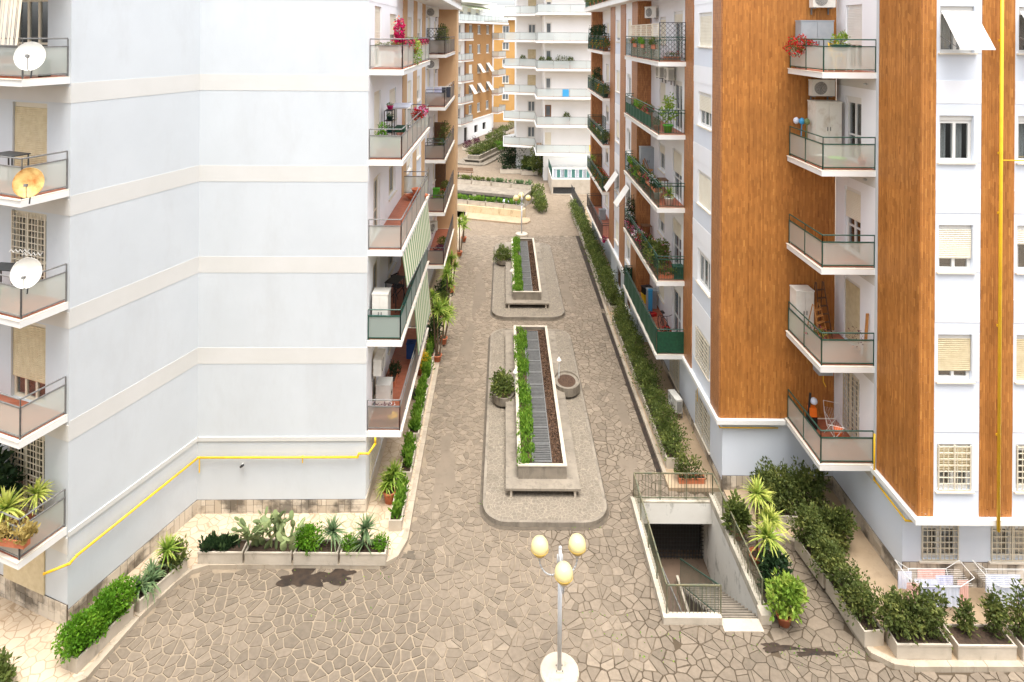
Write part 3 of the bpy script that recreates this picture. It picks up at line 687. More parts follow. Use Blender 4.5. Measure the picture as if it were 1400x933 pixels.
def window(root, fr, a, z0, d, z1, shut=0, kind='window', frame='frame_white', shm='shutter_cream', n=2, curtain=.8, grille=False, sill=True, proj=0, detail=True, seed=0, o=-.13):
    """frame, panes, roller shutter, curtain, sill and grille of one opening"""
    b = MB(); t = .05 if detail else .1
    zt = z1 - (.14 if detail and kind != 'plain' else 0)
    b.fb(fr, a, a + t, z0, zt, o - .03, o + .03); b.fb(fr, d - t, d, z0, zt, o - .03, o + .03); b.fb(fr, a + t, d - t, z0, z0 + t, o - .03, o + .03); b.fb(fr, a + t, d - t, zt - t, zt, o - .03, o + .03)
    if zt < z1: b.fb(fr, a, d, zt, z1, o - .05, o + .06)
    wl = (d - a - 2 * t) / n
    for k in range(n):
        x0, x1 = a + t + wl * k, a + t + wl * (k + 1); q = .04
        b.fb(fr, x0, x0 + q, z0 + t, zt - t, o - .025, o + .035); b.fb(fr, x1 - q, x1, z0 + t, zt - t, o - .025, o + .035)
        b.fb(fr, x0 + q, x1 - q, z0 + t, z0 + t + q, o - .025, o + .035); b.fb(fr, x0 + q, x1 - q, zt - t - q, zt - t, o - .025, o + .035)
        if kind == 'door': b.fb(fr, x0 + q, x1 - q, z0 + .85, z0 + .91, o - .025, o + .03)
    wo = b.build('balcony_door' if kind == 'door' else 'window', frame, root)
    for k in range(n):
        x0, x1 = a + t + wl * k, a + t + wl * (k + 1)
        MB().fb(fr, x0 + .03, x1 - .03, z0 + t + .03, zt - t - .03, o - .006, o + .006).build('pane', 'window_glass' if detail else 'glass_far', wo)
    rr = random.Random(seed * 7 + int(a * 13) + int(z0 * 31) + 5)
    if curtain > 0 and detail:
        for k in range(n):
            if rr.random() < curtain:
                c = MB(); x0, x1 = a + t + wl * k, a + t + wl * (k + rr.uniform(.45, 1)); m = 9
                for j in range(m):
                    u0, u1 = x0 + (x1 - x0) * j / m, x0 + (x1 - x0) * (j + 1) / m; p0, p1 = o - .12 + .03 * math.sin(j * 1.9), o - .12 + .03 * math.sin((j + 1) * 1.9)
                    c.face([fr.w(u0, z0 + .05, p0), fr.w(u1, z0 + .05, p1), fr.w(u1, zt - .05, p1), fr.w(u0, zt - .05, p0)])
                c.build('curtain', 'curtain_cloth', wo)
    if shut > 0:
        c = MB(); zb = zt - (zt - z0) * shut; m = max(2, int((zt - zb) / .055)); so = o + .075
        for j in range(m):
            za, zc = zb + (zt - zb) * j / m, zb + (zt - zb) * (j + 1) / m; zm = za + (zc - za) * .8
            c.face([fr.w(a + .01, za, so), fr.w(d - .01, za, so), fr.w(d - .01, zm, so + .012), fr.w(a + .01, zm, so + .012)]); c.face([fr.w(a + .01, zm, so + .012), fr.w(d - .01, zm, so + .012), fr.w(d - .01, zc, so - .002), fr.w(a + .01, zc, so - .002)])
        c.build('shutter', shm, wo)
    if proj:
        c = MB(); zb = z0 + .1; top = zt; m = 24
        for j in range(m):
            f0, f1 = j / m, (j + 1) / m
            za, zc = top - (top - zb) * f0 * .95, top - (top - zb) * f1 * .95; oa, oc = .03 + proj * f0, .03 + proj * f1
            c.face([fr.w(a + .01, za, oa), fr.w(d - .01, za, oa), fr.w(d - .01, zc, oc + .012), fr.w(a + .01, zc, oc + .012)])
        c.ob(fr.w(a, zb + .0, proj + .02), fr.e * (d - a), fr.n * .03, (0, 0, .05))
        c.build('tilted_shutter', shm, wo)
        c = MB()
        for x in (a + .01, d - .01): c.tube(fr.w(x, (z0 + zt) / 2 - .1, -.05), fr.w(x, zb + .03, proj + .03), .01, 4)
        c.build('shutter_arm', 'metal_grey', wo)
    if sill and kind != 'door': MB().fb(fr, a - .06, d + .06, z0 - .05, z0 - .002, -.2, .07).build('sill', 'marble', wo)
    if grille:
        c = MB(); go = .02; st = .13; k = 1
        c.fb(fr, a + .02, a + .05, z0 + .02, z1 - .02, go - .015, go + .015); c.fb(fr, d - .05, d - .02, z0 + .02, z1 - .02, go - .015, go + .015)
        mid = (a + d) / 2; c.fb(fr, mid - .02, mid + .02, z0 + .02, z1 - .02, go - .015, go + .015)
        x = a + .05 + st
        while x < d - .08:
            if abs(x - mid) > .05: c.fb(fr, x - .009, x + .009, z0 + .04, z1 - .04, go - .008, go + .008)
            x += st
        z = z0 + .02
        while z < z1: c.fb(fr, a + .05, d - .05, z, z + .02, go - .011, go + .011); z += st * 1.35
        c.build('grille', 'frame_cream', wo)
    return wo
def hole(a, z0, d, z1): return (a, z0, d, z1)
def railing(parent, pts, zf, mat='metal_green', fill='glass', gm='frosted', h=.86, hand=.2, step=1.15, net=None, raised=True):
    """pts: plan points of the rail line; one frame part, each infill panel a part of its own"""
    b = MB()
    for i in range(len(pts) - 1):
        p, q = Vector((*pts[i], 0)), Vector((*pts[i + 1], 0)); L = (q - p).length; d = (q - p).normalized(); n = max(1, round(L / step)); nn = Vector((-d.y, d.x, 0))
        b.ob(p + nn * -.018 + Vector((0, 0, zf + h - .04)), d * L, nn * .036, (0, 0, .035)); b.ob(p + nn * -.014 + Vector((0, 0, zf + .06)), d * L, nn * .028, (0, 0, .03))
        if raised: b.tube(p + Vector((0, 0, zf + h + hand)), q + Vector((0, 0, zf + h + hand)), .022, 6)
        for k in range(n + 1):
            c = p + d * (L * k / n)
            b.ob(c - d * .016 - nn * .016 + Vector((0, 0, zf)), d * .032, nn * .032, (0, 0, h - .005))
            if raised: b.ob(c - d * .01 - nn * .01 + Vector((0, 0, zf + h)), d * .02, nn * .02, (0, 0, hand))
        if fill == 'bars':
            m = int(L / .115)
            for k in range(m): c = p + d * (L * (k + .5) / m); b.ob(c - d * .006 - nn * .006 + Vector((0, 0, zf + .09)), d * .012, nn * .012, (0, 0, h - .12))
    fo = b.build('railing', mat, parent)
    if fill == 'glass':
        for i in range(len(pts) - 1):
            p, q = Vector((*pts[i], 0)), Vector((*pts[i + 1], 0)); L = (q - p).length; d = (q - p).normalized(); n = max(1, round(L / step)); nn = Vector((-d.y, d.x, 0))
            for k in range(n):
                c = p + d * (L * k / n + .025)
                MB().ob(c - nn * .004 + Vector((0, 0, zf + .095)), d * (L / n - .05), nn * .008, (0, 0, h - .14)).build('glass_panel', gm, parent)
    if net:
        for i in range(len(pts) - 1):
            p, q = Vector((*pts[i], 0)), Vector((*pts[i + 1], 0)); L = (q - p).length; d = (q - p).normalized(); nn = Vector((-d.y, d.x, 0)); m = max(3, int(L / .25)); c = MB()
            for k in range(m):
                u, v = p + d * (L * k / m) + nn * (.03 + .012 * math.sin(k * 1.7)), p + d * (L * (k + 1) / m) + nn * (.03 + .012 * math.sin((k + 1) * 1.7))
                c.face([u + Vector((0, 0, zf + .05)), v + Vector((0, 0, zf + .05)), v + Vector((0, 0, zf + h + .0)), u + Vector((0, 0, zf + h + .0))])
            c.build('screen', net, parent)
    return fo
def balcony(root, fr, s0, s1, zb, dep, near=True, far=True, th=.17, inner=0, tiles='terracotta_tiles', **kw):
    b = MB(); b.fb(fr, s0, s1, zb, zb + th, -inner, dep)
    so = b.build('balcony', 'slab_white', root)
    MB().fb(fr, s0 + .0, s1 - .0, zb + th, zb + th + .025, -inner + .002, dep + .03).build('marble_edge', 'marble', so)
    MB().fb(fr, s0 + .1, s1 - .1, zb + th + .025, zb + th + .04, -inner + .004, dep - .06).build('floor_tiles', tiles, so)
    zf = zb + th + .03; q = .06
    pts = []
    if near: pts.append(tuple(fr.w(s0 + q, 0, .02)[:2]))
    pts += [tuple(fr.w(s0 + q, 0, dep - q)[:2]), tuple(fr.w(s1 - q, 0, dep - q)[:2])]
    if far: pts.append(tuple(fr.w(s1 - q, 0, .02)[:2]))
    railing(so, pts, zf, **kw)
    return so, zb + th + .04
def band(root, fr, s0, s1, z0, z1, o=.012, mat='plaster_cream', name='wall_band'):
    return MB().fb(fr, s0, s1, z0, z1, -.02, o).build(name, mat, root)
def cladding(root, fr, s0, s1, z0, z1, wd=.052, ln=.24, o=.0, seed=1):
    """upright ceramic strips, each one a little box of its own, joined because they are far too many and too thin to pick apart"""
    rng = np.random.default_rng(seed); nc = max(1, int(round((s1 - s0) / wd))); wd = (s1 - s0) / nc; B = []; T = []
    for c in range(nc):
        z = z0 - rng.uniform(0, ln); x0 = s0 + c * wd
        tc = rng.normal() * .06
        while z < z1:
            a, e = max(z, z0), min(z + ln * rng.uniform(.9, 1.06), z1)
            if e - a > .01: B.append((x0 + .0022, x0 + wd - .0022, a + .0003, e - .0003, rng.uniform(.013, .0155), rng.uniform(-.0005, .0005))); T.append(np.clip(.42 + tc + rng.normal() * .07 + (.15 if rng.uniform() < .02 else 0), 0, 1))
            z = e if z >= z0 else z + ln
    B = np.array(B); n = len(B); O = np.array(fr.O[:]); E = np.array(fr.e[:]); N = np.array(fr.n[:]); Zv = np.array([0, 0, 1.])
    def pt(s, z, oo): return O + s[:, None] * E + z[:, None] * Zv + oo[:, None] * N
    f = B[:, 4] + o; tilt = B[:, 5]; back = np.full(n, o - .01); m = (B[:, 0] + B[:, 1]) / 2
    # five front faces per strip: rounded face in two facets, two side faces, top, bottom
    V = np.stack([pt(B[:, 0], B[:, 2], f - .004 + tilt), pt(m, B[:, 2], f), pt(B[:, 1], B[:, 2], f - .004 - tilt), pt(B[:, 0], B[:, 3], f - .004 + tilt), pt(m, B[:, 3], f), pt(B[:, 1], B[:, 3], f - .004 - tilt),
                  pt(B[:, 0], B[:, 2], back), pt(B[:, 1], B[:, 2], back), pt(B[:, 0], B[:, 3], back), pt(B[:, 1], B[:, 3], back)], 1).reshape(-1, 3)
    q = np.array([(0, 1, 4, 3), (1, 2, 5, 4), (6, 0, 3, 8), (2, 7, 9, 5), (3, 5, 9, 8), (6, 7, 2, 0)])
    F = (np.arange(n)[:, None, None] * 10 + q[None]).reshape(-1, 4)
    fastmesh_o = fastmesh('facing_strips', V, F, np.repeat(T, 6), 'facing_brown', root); tag(fastmesh_o, kind='stuff')
    MB().fb(fr, s0, s1, z0, z1, o - .03, o - .001).build('facing_bed', 'facing_joint', root)
    return fastmesh_o
def plinth(root, fr, s0, s1, z0, z1, seed=1, o=.03, individually=True):
    """random-laid stone tiles over a dark joint bed"""
    rr = random.Random(seed); MB().fb(fr, s0, s1, z0, z1, -.02, o - .012).build('plinth', 'joint_dirty', root)
    s = s0; hgt = z1 - z0
    rest = MB(); g = .008
    while s < s1 - .02:
        wv = min(rr.choice([.3, .42, .24]), s1 - s)
        if s1 - s - wv < .12: wv = s1 - s
        cuts = [z0, z1] if rr.random() < .2 else ([z0, z0 + hgt * rr.choice([.33, .5, .66]), z1] if rr.random() < .7 else [z0, z0 + hgt * .3, z0 + hgt * .7, z1])
        for j in range(len(cuts) - 1):
            sp = [s, s + wv] if rr.random() < .7 or wv < .28 else [s, s + wv * .5, s + wv]
            for k in range(len(sp) - 1):
                b = MB() if individually else rest; b.tn = rr.random()
                b.fb(fr, sp[k] + g, sp[k + 1] - g, cuts[j] + g, cuts[j + 1] - g, 0, o + rr.uniform(-.003, .004))
                if individually: b.build('stone_tile', 'plinth_tile', root)
        s += wv
    if not individually and rest.f: tag(rest.build('stone_tiles', 'plinth_tile', root), kind='stuff')
def pipe(pts, r, label, clamps=()):
    root = empty('gas_pipe', pts[0], label, 'pipe'); b = MB(); b.path(pts, r, 8)
    for p in pts[1:-1]: b.sphere(p, r * 1.25, 8, 6)
    b.build('pipe', 'yellow_pipe', root, True)
    for p, d in clamps: MB().ob(Vector(p) - Vector((.03, .03, .03)), (.06, 0, 0), (0, .06, 0), (0, 0, .06)).tube(p, Vector(p) + Vector(d), r * .6, 6).build('clamp', 'yellow_pipe', root)
    return root
# ---------------------------------------------------------------- ground
g = MB(); pit = (4.72, 17.95, 7.42, 22.45)
x0, y0, x1, y1 = pit
for (a, b_, c, d) in ((-900, -20, 900, y0), (-900, y1, 900, 2500), (-900, y0, x0, y1), (x1, y0, 900, y1)):
    g.face([(a, b_, -.02), (c, b_, -.02), (c, d, -.02), (a, d, -.02)])
struct('ground', g, 'paving_far')
road = MB()
YB = 52.0
for (a, b_, c, d) in ((-16, 8, 22, y0), (-16, y1, 22, YB), (-16, y0, x0, y1), (x1, y0, 22, y1)):
    road.face([(a, b_, -.012), (c, b_, -.012), (c, d, -.012), (a, d, -.012)])
road = struct('road', road, 'mortar')
def clip(poly, nx, ny, c):
    """keep nx*x+ny*y<=c"""
    out = []
    for i in range(len(poly)):
        p, q = poly[i], poly[(i + 1) % len(poly)]; dp, dq = nx * p[0] + ny * p[1] - c, nx * q[0] + ny * q[1] - c
        if dp <= 0: out.append(p)
        if (dp < 0 < dq) or (dq < 0 < dp): t = dp / (dp - dq); out.append((p[0] + (q[0] - p[0]) * t, p[1] + (q[1] - p[1]) * t))
    return out
def inpoly(x, y, P):
    c = False; j = len(P) - 1
    for i in range(len(P)):
        if (P[i][1] > y) != (P[j][1] > y) and x < (P[j][0] - P[i][0]) * (y - P[i][1]) / (P[j][1] - P[i][1]) + P[i][0]: c = not c
        j = i
    return c
# pavement outlines (surveyed kerb lines)
kerbL = [(-17, 12.2), (-13.2, 14.3), G(118, 933), G(190, 850), G(240, 802), G(262, 785), G(285, 778), G(400, 777), G(520, 778), G(543, 766), G(557, 742), G(566, 690), G(600, 500), G(618, 400), G(632, 318), G(640, 288)]
kerbL = [p for p in kerbL]
paveL = kerbL + [(-4.9, 62), (-24, 62), (-24, 12.2)]
kerbR = [(22, 16.45), G(1400, 918), G(1250, 918), G(1222, 914), G(1190, 898), G(1168, 868), G(1150, 840), G(1128, 790), G(1104, 752), (8.9, 20.9)]
paveR = kerbR + [(8.0, 22.5), (8.0, 24), (22, 24)]
kerbR2 = [(6.05, 23.8), (6.02, 30), (6.05, 36.3), (6.1, 38), (6.35, 52), (6.4, 60)]
paveR2 = kerbR2 + [(9, 60), (9, 23.0), (6.05, 23.0)]
INX = [(-.75, 21.2, 3.6, 35.3), (-.72, 36.6, 3.62, 49.7)]
rng = random.Random(11)
sp = .29; cells = {}
nx_, ny_ = int(28 / sp), int((YB - 14.5) / sp)
for i in range(-2, nx_ + 2):
    for j in range(-2, ny_ + 2):
        if rng.random() < .15: continue
        cells[(i, j)] = (-12.5 + (i + rng.uniform(.02, .98)) * sp, 14.5 + (j + rng.uniform(.02, .98)) * sp)
stones = []
for (i, j), (px, py) in cells.items():
    if not (-12.4 < px < 14.6 and 14.8 < py < YB): continue
    if py > 23.5 and not (-3.6 < px < 6.6): continue
    if inpoly(px, py, paveL) or inpoly(px, py, paveR) or inpoly(px, py, paveR2): continue
    if any(a + .5 < px < c - .5 and b_ + .5 < py < d - .5 for a, b_, c, d in INX): continue
    if x0 - .02 < px < x1 + .02 and y0 - .02 < py < y1 + .02: continue
    P = [(px - 1, py - 1), (px + 1, py - 1), (px + 1, py + 1), (px - 1, py + 1)]
    gap = .006 + .013 * (.5 + .5 * math.sin(px * .9 + 1) * math.sin(py * .7)) + (.014 if px < -1.8 and py < 20.5 else .004 if py < 21 else 0)
    for di in range(-3, 4):
        for dj in range(-3, 4):
            q = cells.get((i + di, j + dj))
            if q is None or (di == 0 and dj == 0): continue
            dx, dy = q[0] - px, q[1] - py; L = math.hypot(dx, dy)
            if L < 1e-3: continue
            P = clip(P, dx / L, dy / L, (dx * (px + q[0]) / 2 + dy * (py + q[1]) / 2) / L - gap * .55)
            if not P: break
        if not P: break
    if not P or len(P) < 3: continue
    e = .03
    if px < x0 and y0 - 1 < py < y1 + 1: P = clip(P, 1, 0, x0 - e)
    elif px > x1 and y0 - 1 < py < y1 + 1: P = clip(P, -1, 0, -(x1 + e))
    elif py < y0 and x0 - 1 < px < x1 + 1: P = clip(P, 0, 1, y0 - e)
    elif py > y1 and x0 - 1 < px < x1 + 1: P = clip(P, 0, -1, -(y1 + e))
    ar0 = abs(sum(P[k - 1][0] * P[k][1] - P[k][0] * P[k - 1][1] for k in range(len(P)))) / 2 if len(P) > 2 else 0
    parts = [P]
    if ar0 > .085 and rng.random() < .7:          # break the bigger stones along a random line
        cx_, cy_ = sum(p[0] for p in P) / len(P) + rng.uniform(-.05, .05), sum(p[1] for p in P) / len(P) + rng.uniform(-.05, .05); t = rng.uniform(0, math.pi); ux, uy = math.cos(t), math.sin(t); c0 = ux * cx_ + uy * cy_
        parts = [clip(P, ux, uy, c0 - gap * .5), clip(P, -ux, -uy, -c0 - gap * .5)]
    for P in parts:
        Q = [P[k] for k in range(len(P)) if math.hypot(P[k][0] - P[k - 1][0], P[k][1] - P[k - 1][1]) > .025]
        if len(Q) < 3: continue
        ar = abs(sum(Q[k - 1][0] * Q[k][1] - Q[k][0] * Q[k - 1][1] for k in range(len(Q)))) / 2
        if ar < .005: continue
        C = []                                     # knock the corners off so that no stone is a clean polygon
        for k in range(len(Q)):
            p, a_, b2 = Q[k], Q[k - 1], Q[(k + 1) % len(Q)]; t = rng.uniform(.02, .11)
            C.append((p[0] + (a_[0] - p[0]) * t, p[1] + (a_[1] - p[1]) * t)); C.append((p[0] + (b2[0] - p[0]) * t, p[1] + (b2[1] - p[1]) * t))
        mx_, my_ = sum(p[0] for p in Q) / len(Q), sum(p[1] for p in Q) / len(Q)
        stones.append((my_, mx_, C, ar))
def stone_into(b, px, py, C):
    n = len(C); k = len(b.v); h = rng.uniform(.002, .011); tx, ty = rng.uniform(-.012, .012), rng.uniform(-.012, .012)
    cx_, cy_ = sum(c[0] for c in C) / n, sum(c[1] for c in C) / n
    for c in C: b.v.append((c[0], c[1], -.02))
    for c in C:
        x_, y_ = cx_ + (c[0] - cx_) * .955, cy_ + (c[1] - cy_) * .955
        b.v.append((x_, y_, h + (x_ - cx_) * tx + (y_ - cy_) * ty))
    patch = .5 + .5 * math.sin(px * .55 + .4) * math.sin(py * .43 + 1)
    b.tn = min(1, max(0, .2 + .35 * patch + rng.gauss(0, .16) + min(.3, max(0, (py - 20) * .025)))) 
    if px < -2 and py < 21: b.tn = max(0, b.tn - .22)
    b.idx([k + n + i for i in range(n)])
    for i in range(n): j = (i + 1) % n; b.idx((k + i, k + j, k + n + j, k + n + i))
def inview(px, py):
    u = U0 + FPX * px / py; v = V0 + FPX * H / py
    return 5 < u < 1395 and v < 945
stones.sort(key=lambda s: -(s[3] / s[0] ** 3 if inview(s[1], s[0]) else 0))
for (py, px, C, ar) in stones[:296]:
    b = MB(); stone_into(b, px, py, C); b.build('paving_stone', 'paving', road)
b = MB()
for (py, px, C, ar) in stones[296:]: stone_into(b, px, py, C)
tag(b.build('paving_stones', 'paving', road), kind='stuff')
# kerbs and pavements
def sheet(name, poly, z, mat, h=.14):
    return struct(name, MB().prism(poly, z - h, z, False), mat)
KZ = .12
sheetL = sheet('pavement', paveL, KZ, 'pavement_stone')
sheetR = sheet('pavement', paveR, KZ, 'pavement_tan')
sheetR2 = sheet('pavement', paveR2, KZ, 'pavement_tan')
def kerb(parent, line, inward, wdt=.16, ln=1.0, z=KZ):
    """kerb stones laid end to end along a line"""
    P = [Vector((*p, 0)) for p in line]; acc = []
    for i in range(len(P) - 1):
        L = (P[i + 1] - P[i]).length; n = max(1, round(L / ln))
        for k in range(n): acc.append((P[i].lerp(P[i + 1], k / n), P[i].lerp(P[i + 1], (k + 1) / n)))
    for p, q in acc:
        d = (q - p).normalized(); nn = Vector((-d.y, d.x, 0)) * inward; g_ = d * .006
        b = MB(); zt = z + .014 + rng.uniform(-.003, .003)
        b.prism([tuple((p + g_ - nn * .02)[:2]), tuple((q - g_ - nn * .02)[:2]), tuple((q - g_ + nn * wdt)[:2]), tuple((p + g_ + nn * wdt)[:2])], -.03, zt, False)
        b.build('kerb_stone', 'kerb_stone', parent)
kerb(sheetL, kerbL, 1); kerb(sheetR, kerbR, -1, ln=.9); kerb(sheetR2, kerbR2, -1, ln=1.1, wdt=.12)
# damp earth where the paving has washed out, and small weeds in the joints
def blotch(cx, cy, rx, ry, seed, name='mud_patch', mat='mud', z=.014):
    rr = random.Random(seed); b = MB(); n = 40; pts = []
    for i in range(n):
        t = 2 * math.pi * i / n; k = 1 + .28 * math.sin(3 * t + seed) + .16 * math.sin(7 * t + 2 * seed) + rr.uniform(-.1, .1)
        pts.append((cx + rx * k * math.cos(t), cy + ry * k * math.sin(t)))
    b.v = [(cx, cy, z + .006)] + [(x, y, z) for x, y in pts]
    for i in range(n): b.idx((0, 1 + i, 1 + (i + 1) % n))
    o = b.build(name, mat); return tag(o, kind='stuff')
blotch(*G(412, 791), .62, .32, 3); blotch(*G(455, 789), .62, .24, 5); blotch(*G(1062, 886), .45, .12, 8); blotch(*G(1115, 893), .5, .1, 9)
for (u, v, rx, ry, sd_) in ((608, 640, .35, 1.9, 21), (640, 470, .3, 2.2, 23), (860, 640, .3, .7, 25), (655, 400, .35, 3, 27), (850, 560, .2, 1.6, 28), (775, 400, .3, 2.5, 30)):
    blotch(*G(u, v), rx, ry, sd_, 'cement_patch', 'patch_cement', .0105)
for (u, v, rx, ry, sd_) in ((598, 470, .14, 1.4, 31), (612, 410, .16, 2.2, 32), (845, 440, .2, 2.0, 33), (905, 600, .12, 1.2, 34), (560, 760, .2, .15, 35)):
    blotch(*G(u, v), rx, ry, sd_, 'damp_patch', 'patch_damp', .0125)
rngw = np.random.default_rng(4); WP = []
for (u, v, n, s_) in ((1045, 885, 16, .5), (1090, 893, 20, .5), (1130, 900, 20, .5), (668, 705, 12, .2), (800, 722, 14, .5), (480, 792, 16, .6), (450, 850, 14, .6), (880, 900, 16, .6), (905, 870, 14, .3), (1165, 895, 30, .3), (812, 842, 18, .4), (845, 870, 18, .4), (660, 690, 12, .2)):
    cx, cy = G(u, v)
    for _ in range(n): WP.append((cx + rngw.normal() * s_, cy + rngw.normal() * s_ * .3, .005))
WP = np.array(WP); D_ = rngw.normal(size=(len(WP), 3)); D_[:, 2] = abs(D_[:, 2]) + .5
V_, F_ = leaves(WP, D_, .055, rngw)
tag(fastmesh('weeds', V_, F_, rngw.uniform(0, 1, len(F_)), 'leaf_bright'), kind='stuff')

# ---------------------------------------------------------------- the two raised islands
def rrect(x0, y0, x1, y1, r, n=8):
    P = []
    for cx, cy, t0 in ((x1 - r, y1 - r, 0), (x0 + r, y1 - r, 90), (x0 + r, y0 + r, 180), (x1 - r, y0 + r, 270)):
        for k in range(n + 1): t = math.radians(t0 + 90 * k / n); P.append((cx + r * math.cos(t), cy + r * math.sin(t)))
    return P
def island(ox, oy, L, width, rz, lab, tag_g, seed, chips=True, bl=0, leaf='leaf_bright', small=False):
    """built along +Y from (0,0) = front left corner of the platform; turned into place at the end"""
    root = empty('planter_island', (0, 0, 0), lab, 'planter island', tag_g)
    MB().prism(rrect(0, 0, width, L, .85), -.05, .16, False).build('platform', 'pebbled', root)
    P = rrect(-.03, -.03, width + .03, L + .03, .88, 6); n = len(P)
    for i in range(n):
        p, q = Vector((*P[i], 0)), Vector((*P[(i + 1) % n], 0)); ln = (q - p).length; m = max(1, round(ln / 1.2)); d = (q - p).normalized(); nn = Vector((-d.y, d.x, 0))
        for k in range(m):
            a, c = p.lerp(q, k / m) + d * .004, p.lerp(q, (k + 1) / m) - d * .004
            MB().prism([tuple(a[:2]), tuple(c[:2]), tuple((c + nn * .1)[:2]), tuple((a + nn * .1)[:2])], -.05, .168 + R.uniform(-.004, .004), False).build('kerb_stone', 'concrete', root)
    bx0, bx1 = .8, width - .87; by0, by1 = 1.1, L - .9
    b = MB(); b.box(bx0 + .1, by0 + .65, .16, bx1 - .1, by1 - .1, .42); b.box(bx0 + .02, by0 + .9, .16, bx0 + .1, by1, .42); b.box(bx1 - .1, by0 + .9, .16, bx1 - .02, by1, .42)
    b.build('bench_base', 'concrete', root)
    MB().box(bx0 - .03, by0, .40, bx1 + .03, by1 + .03, .48).build('bench_top', 'concrete', root)
    for fx in (bx0 + .12, bx1 - .2): MB().box(fx, by0 + .04, .16, fx + .08, by0 + .64, .40).build('bench_foot', 'concrete_light', root)
    px0, px1 = bx0 + .42, bx1 - .42; py0, py1 = by0 + .5, by1 - .45; t = .09; zt = .93
    b = MB(); b.box(px0, py0, .48, px1, py0 + t, zt); b.box(px0, py1 - t, .48, px1, py1, zt); b.box(px0, py0 + t, .48, px0 + t, py1 - t, zt); b.box(px1 - t, py0 + t, .48, px1, py1 - t, zt); b.build('planter_wall', 'concrete', root)
    b = MB(); e = .02; b.box(px0 - e, py0 - e, zt, px1 + e, py0 + t + e, zt + .04); b.box(px0 - e, py1 - t - e, zt, px1 + e, py1 + e, zt + .04); b.box(px0 - e, py0 + t + e, zt, px0 + t + e, py1 - t - e, zt + .04); b.box(px1 - t - e, py0 + t + e, zt, px1 + e, py1 - t - e, zt + .04); b.build('coping', 'concrete_light', root)
    MB().box(px0 + t, py0 + t, .48, px1 - t, py1 - t, .78).build('soil', 'bark_chips', root)
    gx0, gx1 = px0 + .52, px1 - .5; gy0, gy1 = py0 + .35, py1 - .35
    if small: gx0, gx1 = px0 + .5, px1 - .48
    MB().box(gx0, gy0, .781, gx1, gy1, .8).build('shaft_shade', 'room_dark', root)  # flat dark sheet: the shade below the gratings put into its colour
    m = max(3, round((gy1 - gy0) / 1.0))
    for k in range(m):
        a, c = gy0 + (gy1 - gy0) * k / m + .015, gy0 + (gy1 - gy0) * (k + 1) / m - .015
        b = MB(); b.box(gx0, a, .8, gx0 + .03, c, .86); b.box(gx1 - .03, a, .8, gx1, c, .86); b.box(gx0 + .03, a, .8, gx1 - .03, a + .03, .86); b.box(gx0 + .03, c - .03, .8, gx1 - .03, c, .86)
        go = b.build('grating', 'metal_grey', root); b = MB(); y = a + .06
        while y < c - .05: b.box(gx0 + .03, y, .815, gx1 - .03, y + .03, .845); y += .1
        b.build('grating_bars', 'metal_grey', go)
    if chips:
        rg = np.random.default_rng(seed); n = int(380 * (py1 - py0)); Pp = np.stack([rg.uniform(gx1 + .02, px1 - t, n), rg.uniform(py0 + t, py1 - t, n), np.full(n, .785)], 1); k = int(n * .12)
        Pp[:k, 0] = rg.uniform(gx0, px1 - t, k); Pp[:k, 1] = rg.uniform(py0 + t, gy0, k)
        D = rg.normal(size=(n, 3)); D[:, 2] = np.abs(D[:, 2]) * .4; V, F = leaves(Pp, D, .07, rg, .6)
        tag(fastmesh('bark_mulch', V, F, rg.uniform(0, 1, n), 'mulch', root), kind='stuff')
    if leaf:
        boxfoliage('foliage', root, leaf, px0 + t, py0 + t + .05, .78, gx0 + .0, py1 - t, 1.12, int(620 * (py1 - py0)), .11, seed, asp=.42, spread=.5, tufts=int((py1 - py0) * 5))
    k = {}
    root.location = (ox, oy, 0); root.rotation_euler = (0, 0, rz)
    return root
tinted('mulch', (44, 32, 24), (120, 92, 70), noise=0, bmp=0, rough=.9)
for (a, c, d, e) in ((-.62, 21.3, 4.25, 13.9), (-.6, 36.7, 4.2, 13.0)):
    tag(MB().prism([(a + x, c + y) for x, y in rrect(-.14, -.16, d + .1, e + .1, .95)], 0, .0135, False).build('dirt_edge', 'patch_damp'), kind='stuff')
tag(MB().box(5.84, 23.9, 0, 6.03, 37.6, .0137).box(5.9, 38.2, 0, 6.2, 52, .0137).build('gutter', 'mud'), kind='structure')
island(-.62, 21.3, 13.9, 4.25, 0, 'long grey planter island in the middle of the alley, nearest the lamp', 'planter islands down the alley', 1)
island(-.6, 36.7, 13.0, 4.2, 0, 'shorter grey planter island farther up the alley, behind the near one', 'planter islands down the alley', 2)
def oval_planter(x, y, r, h, bush, label, sy_=1.3):
    root = empty('round_planter', (x, y, 0), label, 'planter'); MB().lathe([(r * .72, 0), (r, .12), (r * 1.0, h), (r * .9, h), (r * .88, h - .08), (.01, h - .06)], (x, y, .16), 20, 1, sy_).build('bowl', 'concrete', root, False)
    MB().lathe([(r * .88, h - .1), (r * .5, h - .055), (.01, h - .05)], (x, y, .16), 20, 1, sy_).build('soil', 'bark_chips', root)
    if bush: foliage('foliage', root, 'leaf_hedge', bush, 1500, .13, 5, up=.5)
    return root
oval_planter(-.06 + .12, 28.3, .5, .45, [(0, 0, .85, .52, .62, .5), (-.15, .3, .8, .4, .4, .35)], 'round planter with a full green bush beside the near island')
oval_planter(2.95, 29.2, .62, .5, None, 'empty oval concrete planter on the right side of the near island')
oval_planter(0.02, 45.2, .5, .4, [(0, 0, .8, .6, .7, .5)], 'low green bush in a planter left of the farther island')
def bollard(x, y, label):
    root = empty('path_light', (x, y, .16), label, 'path light'); MB().tube((x, y, .16), (x, y, 1.5), .025, 8).build('post', 'frame_white', root)
    MB().lathe([(.11, 0), (.02, .15)], (x, y, 1.42), 12).build('lamp_shade', 'plastic_white', root)
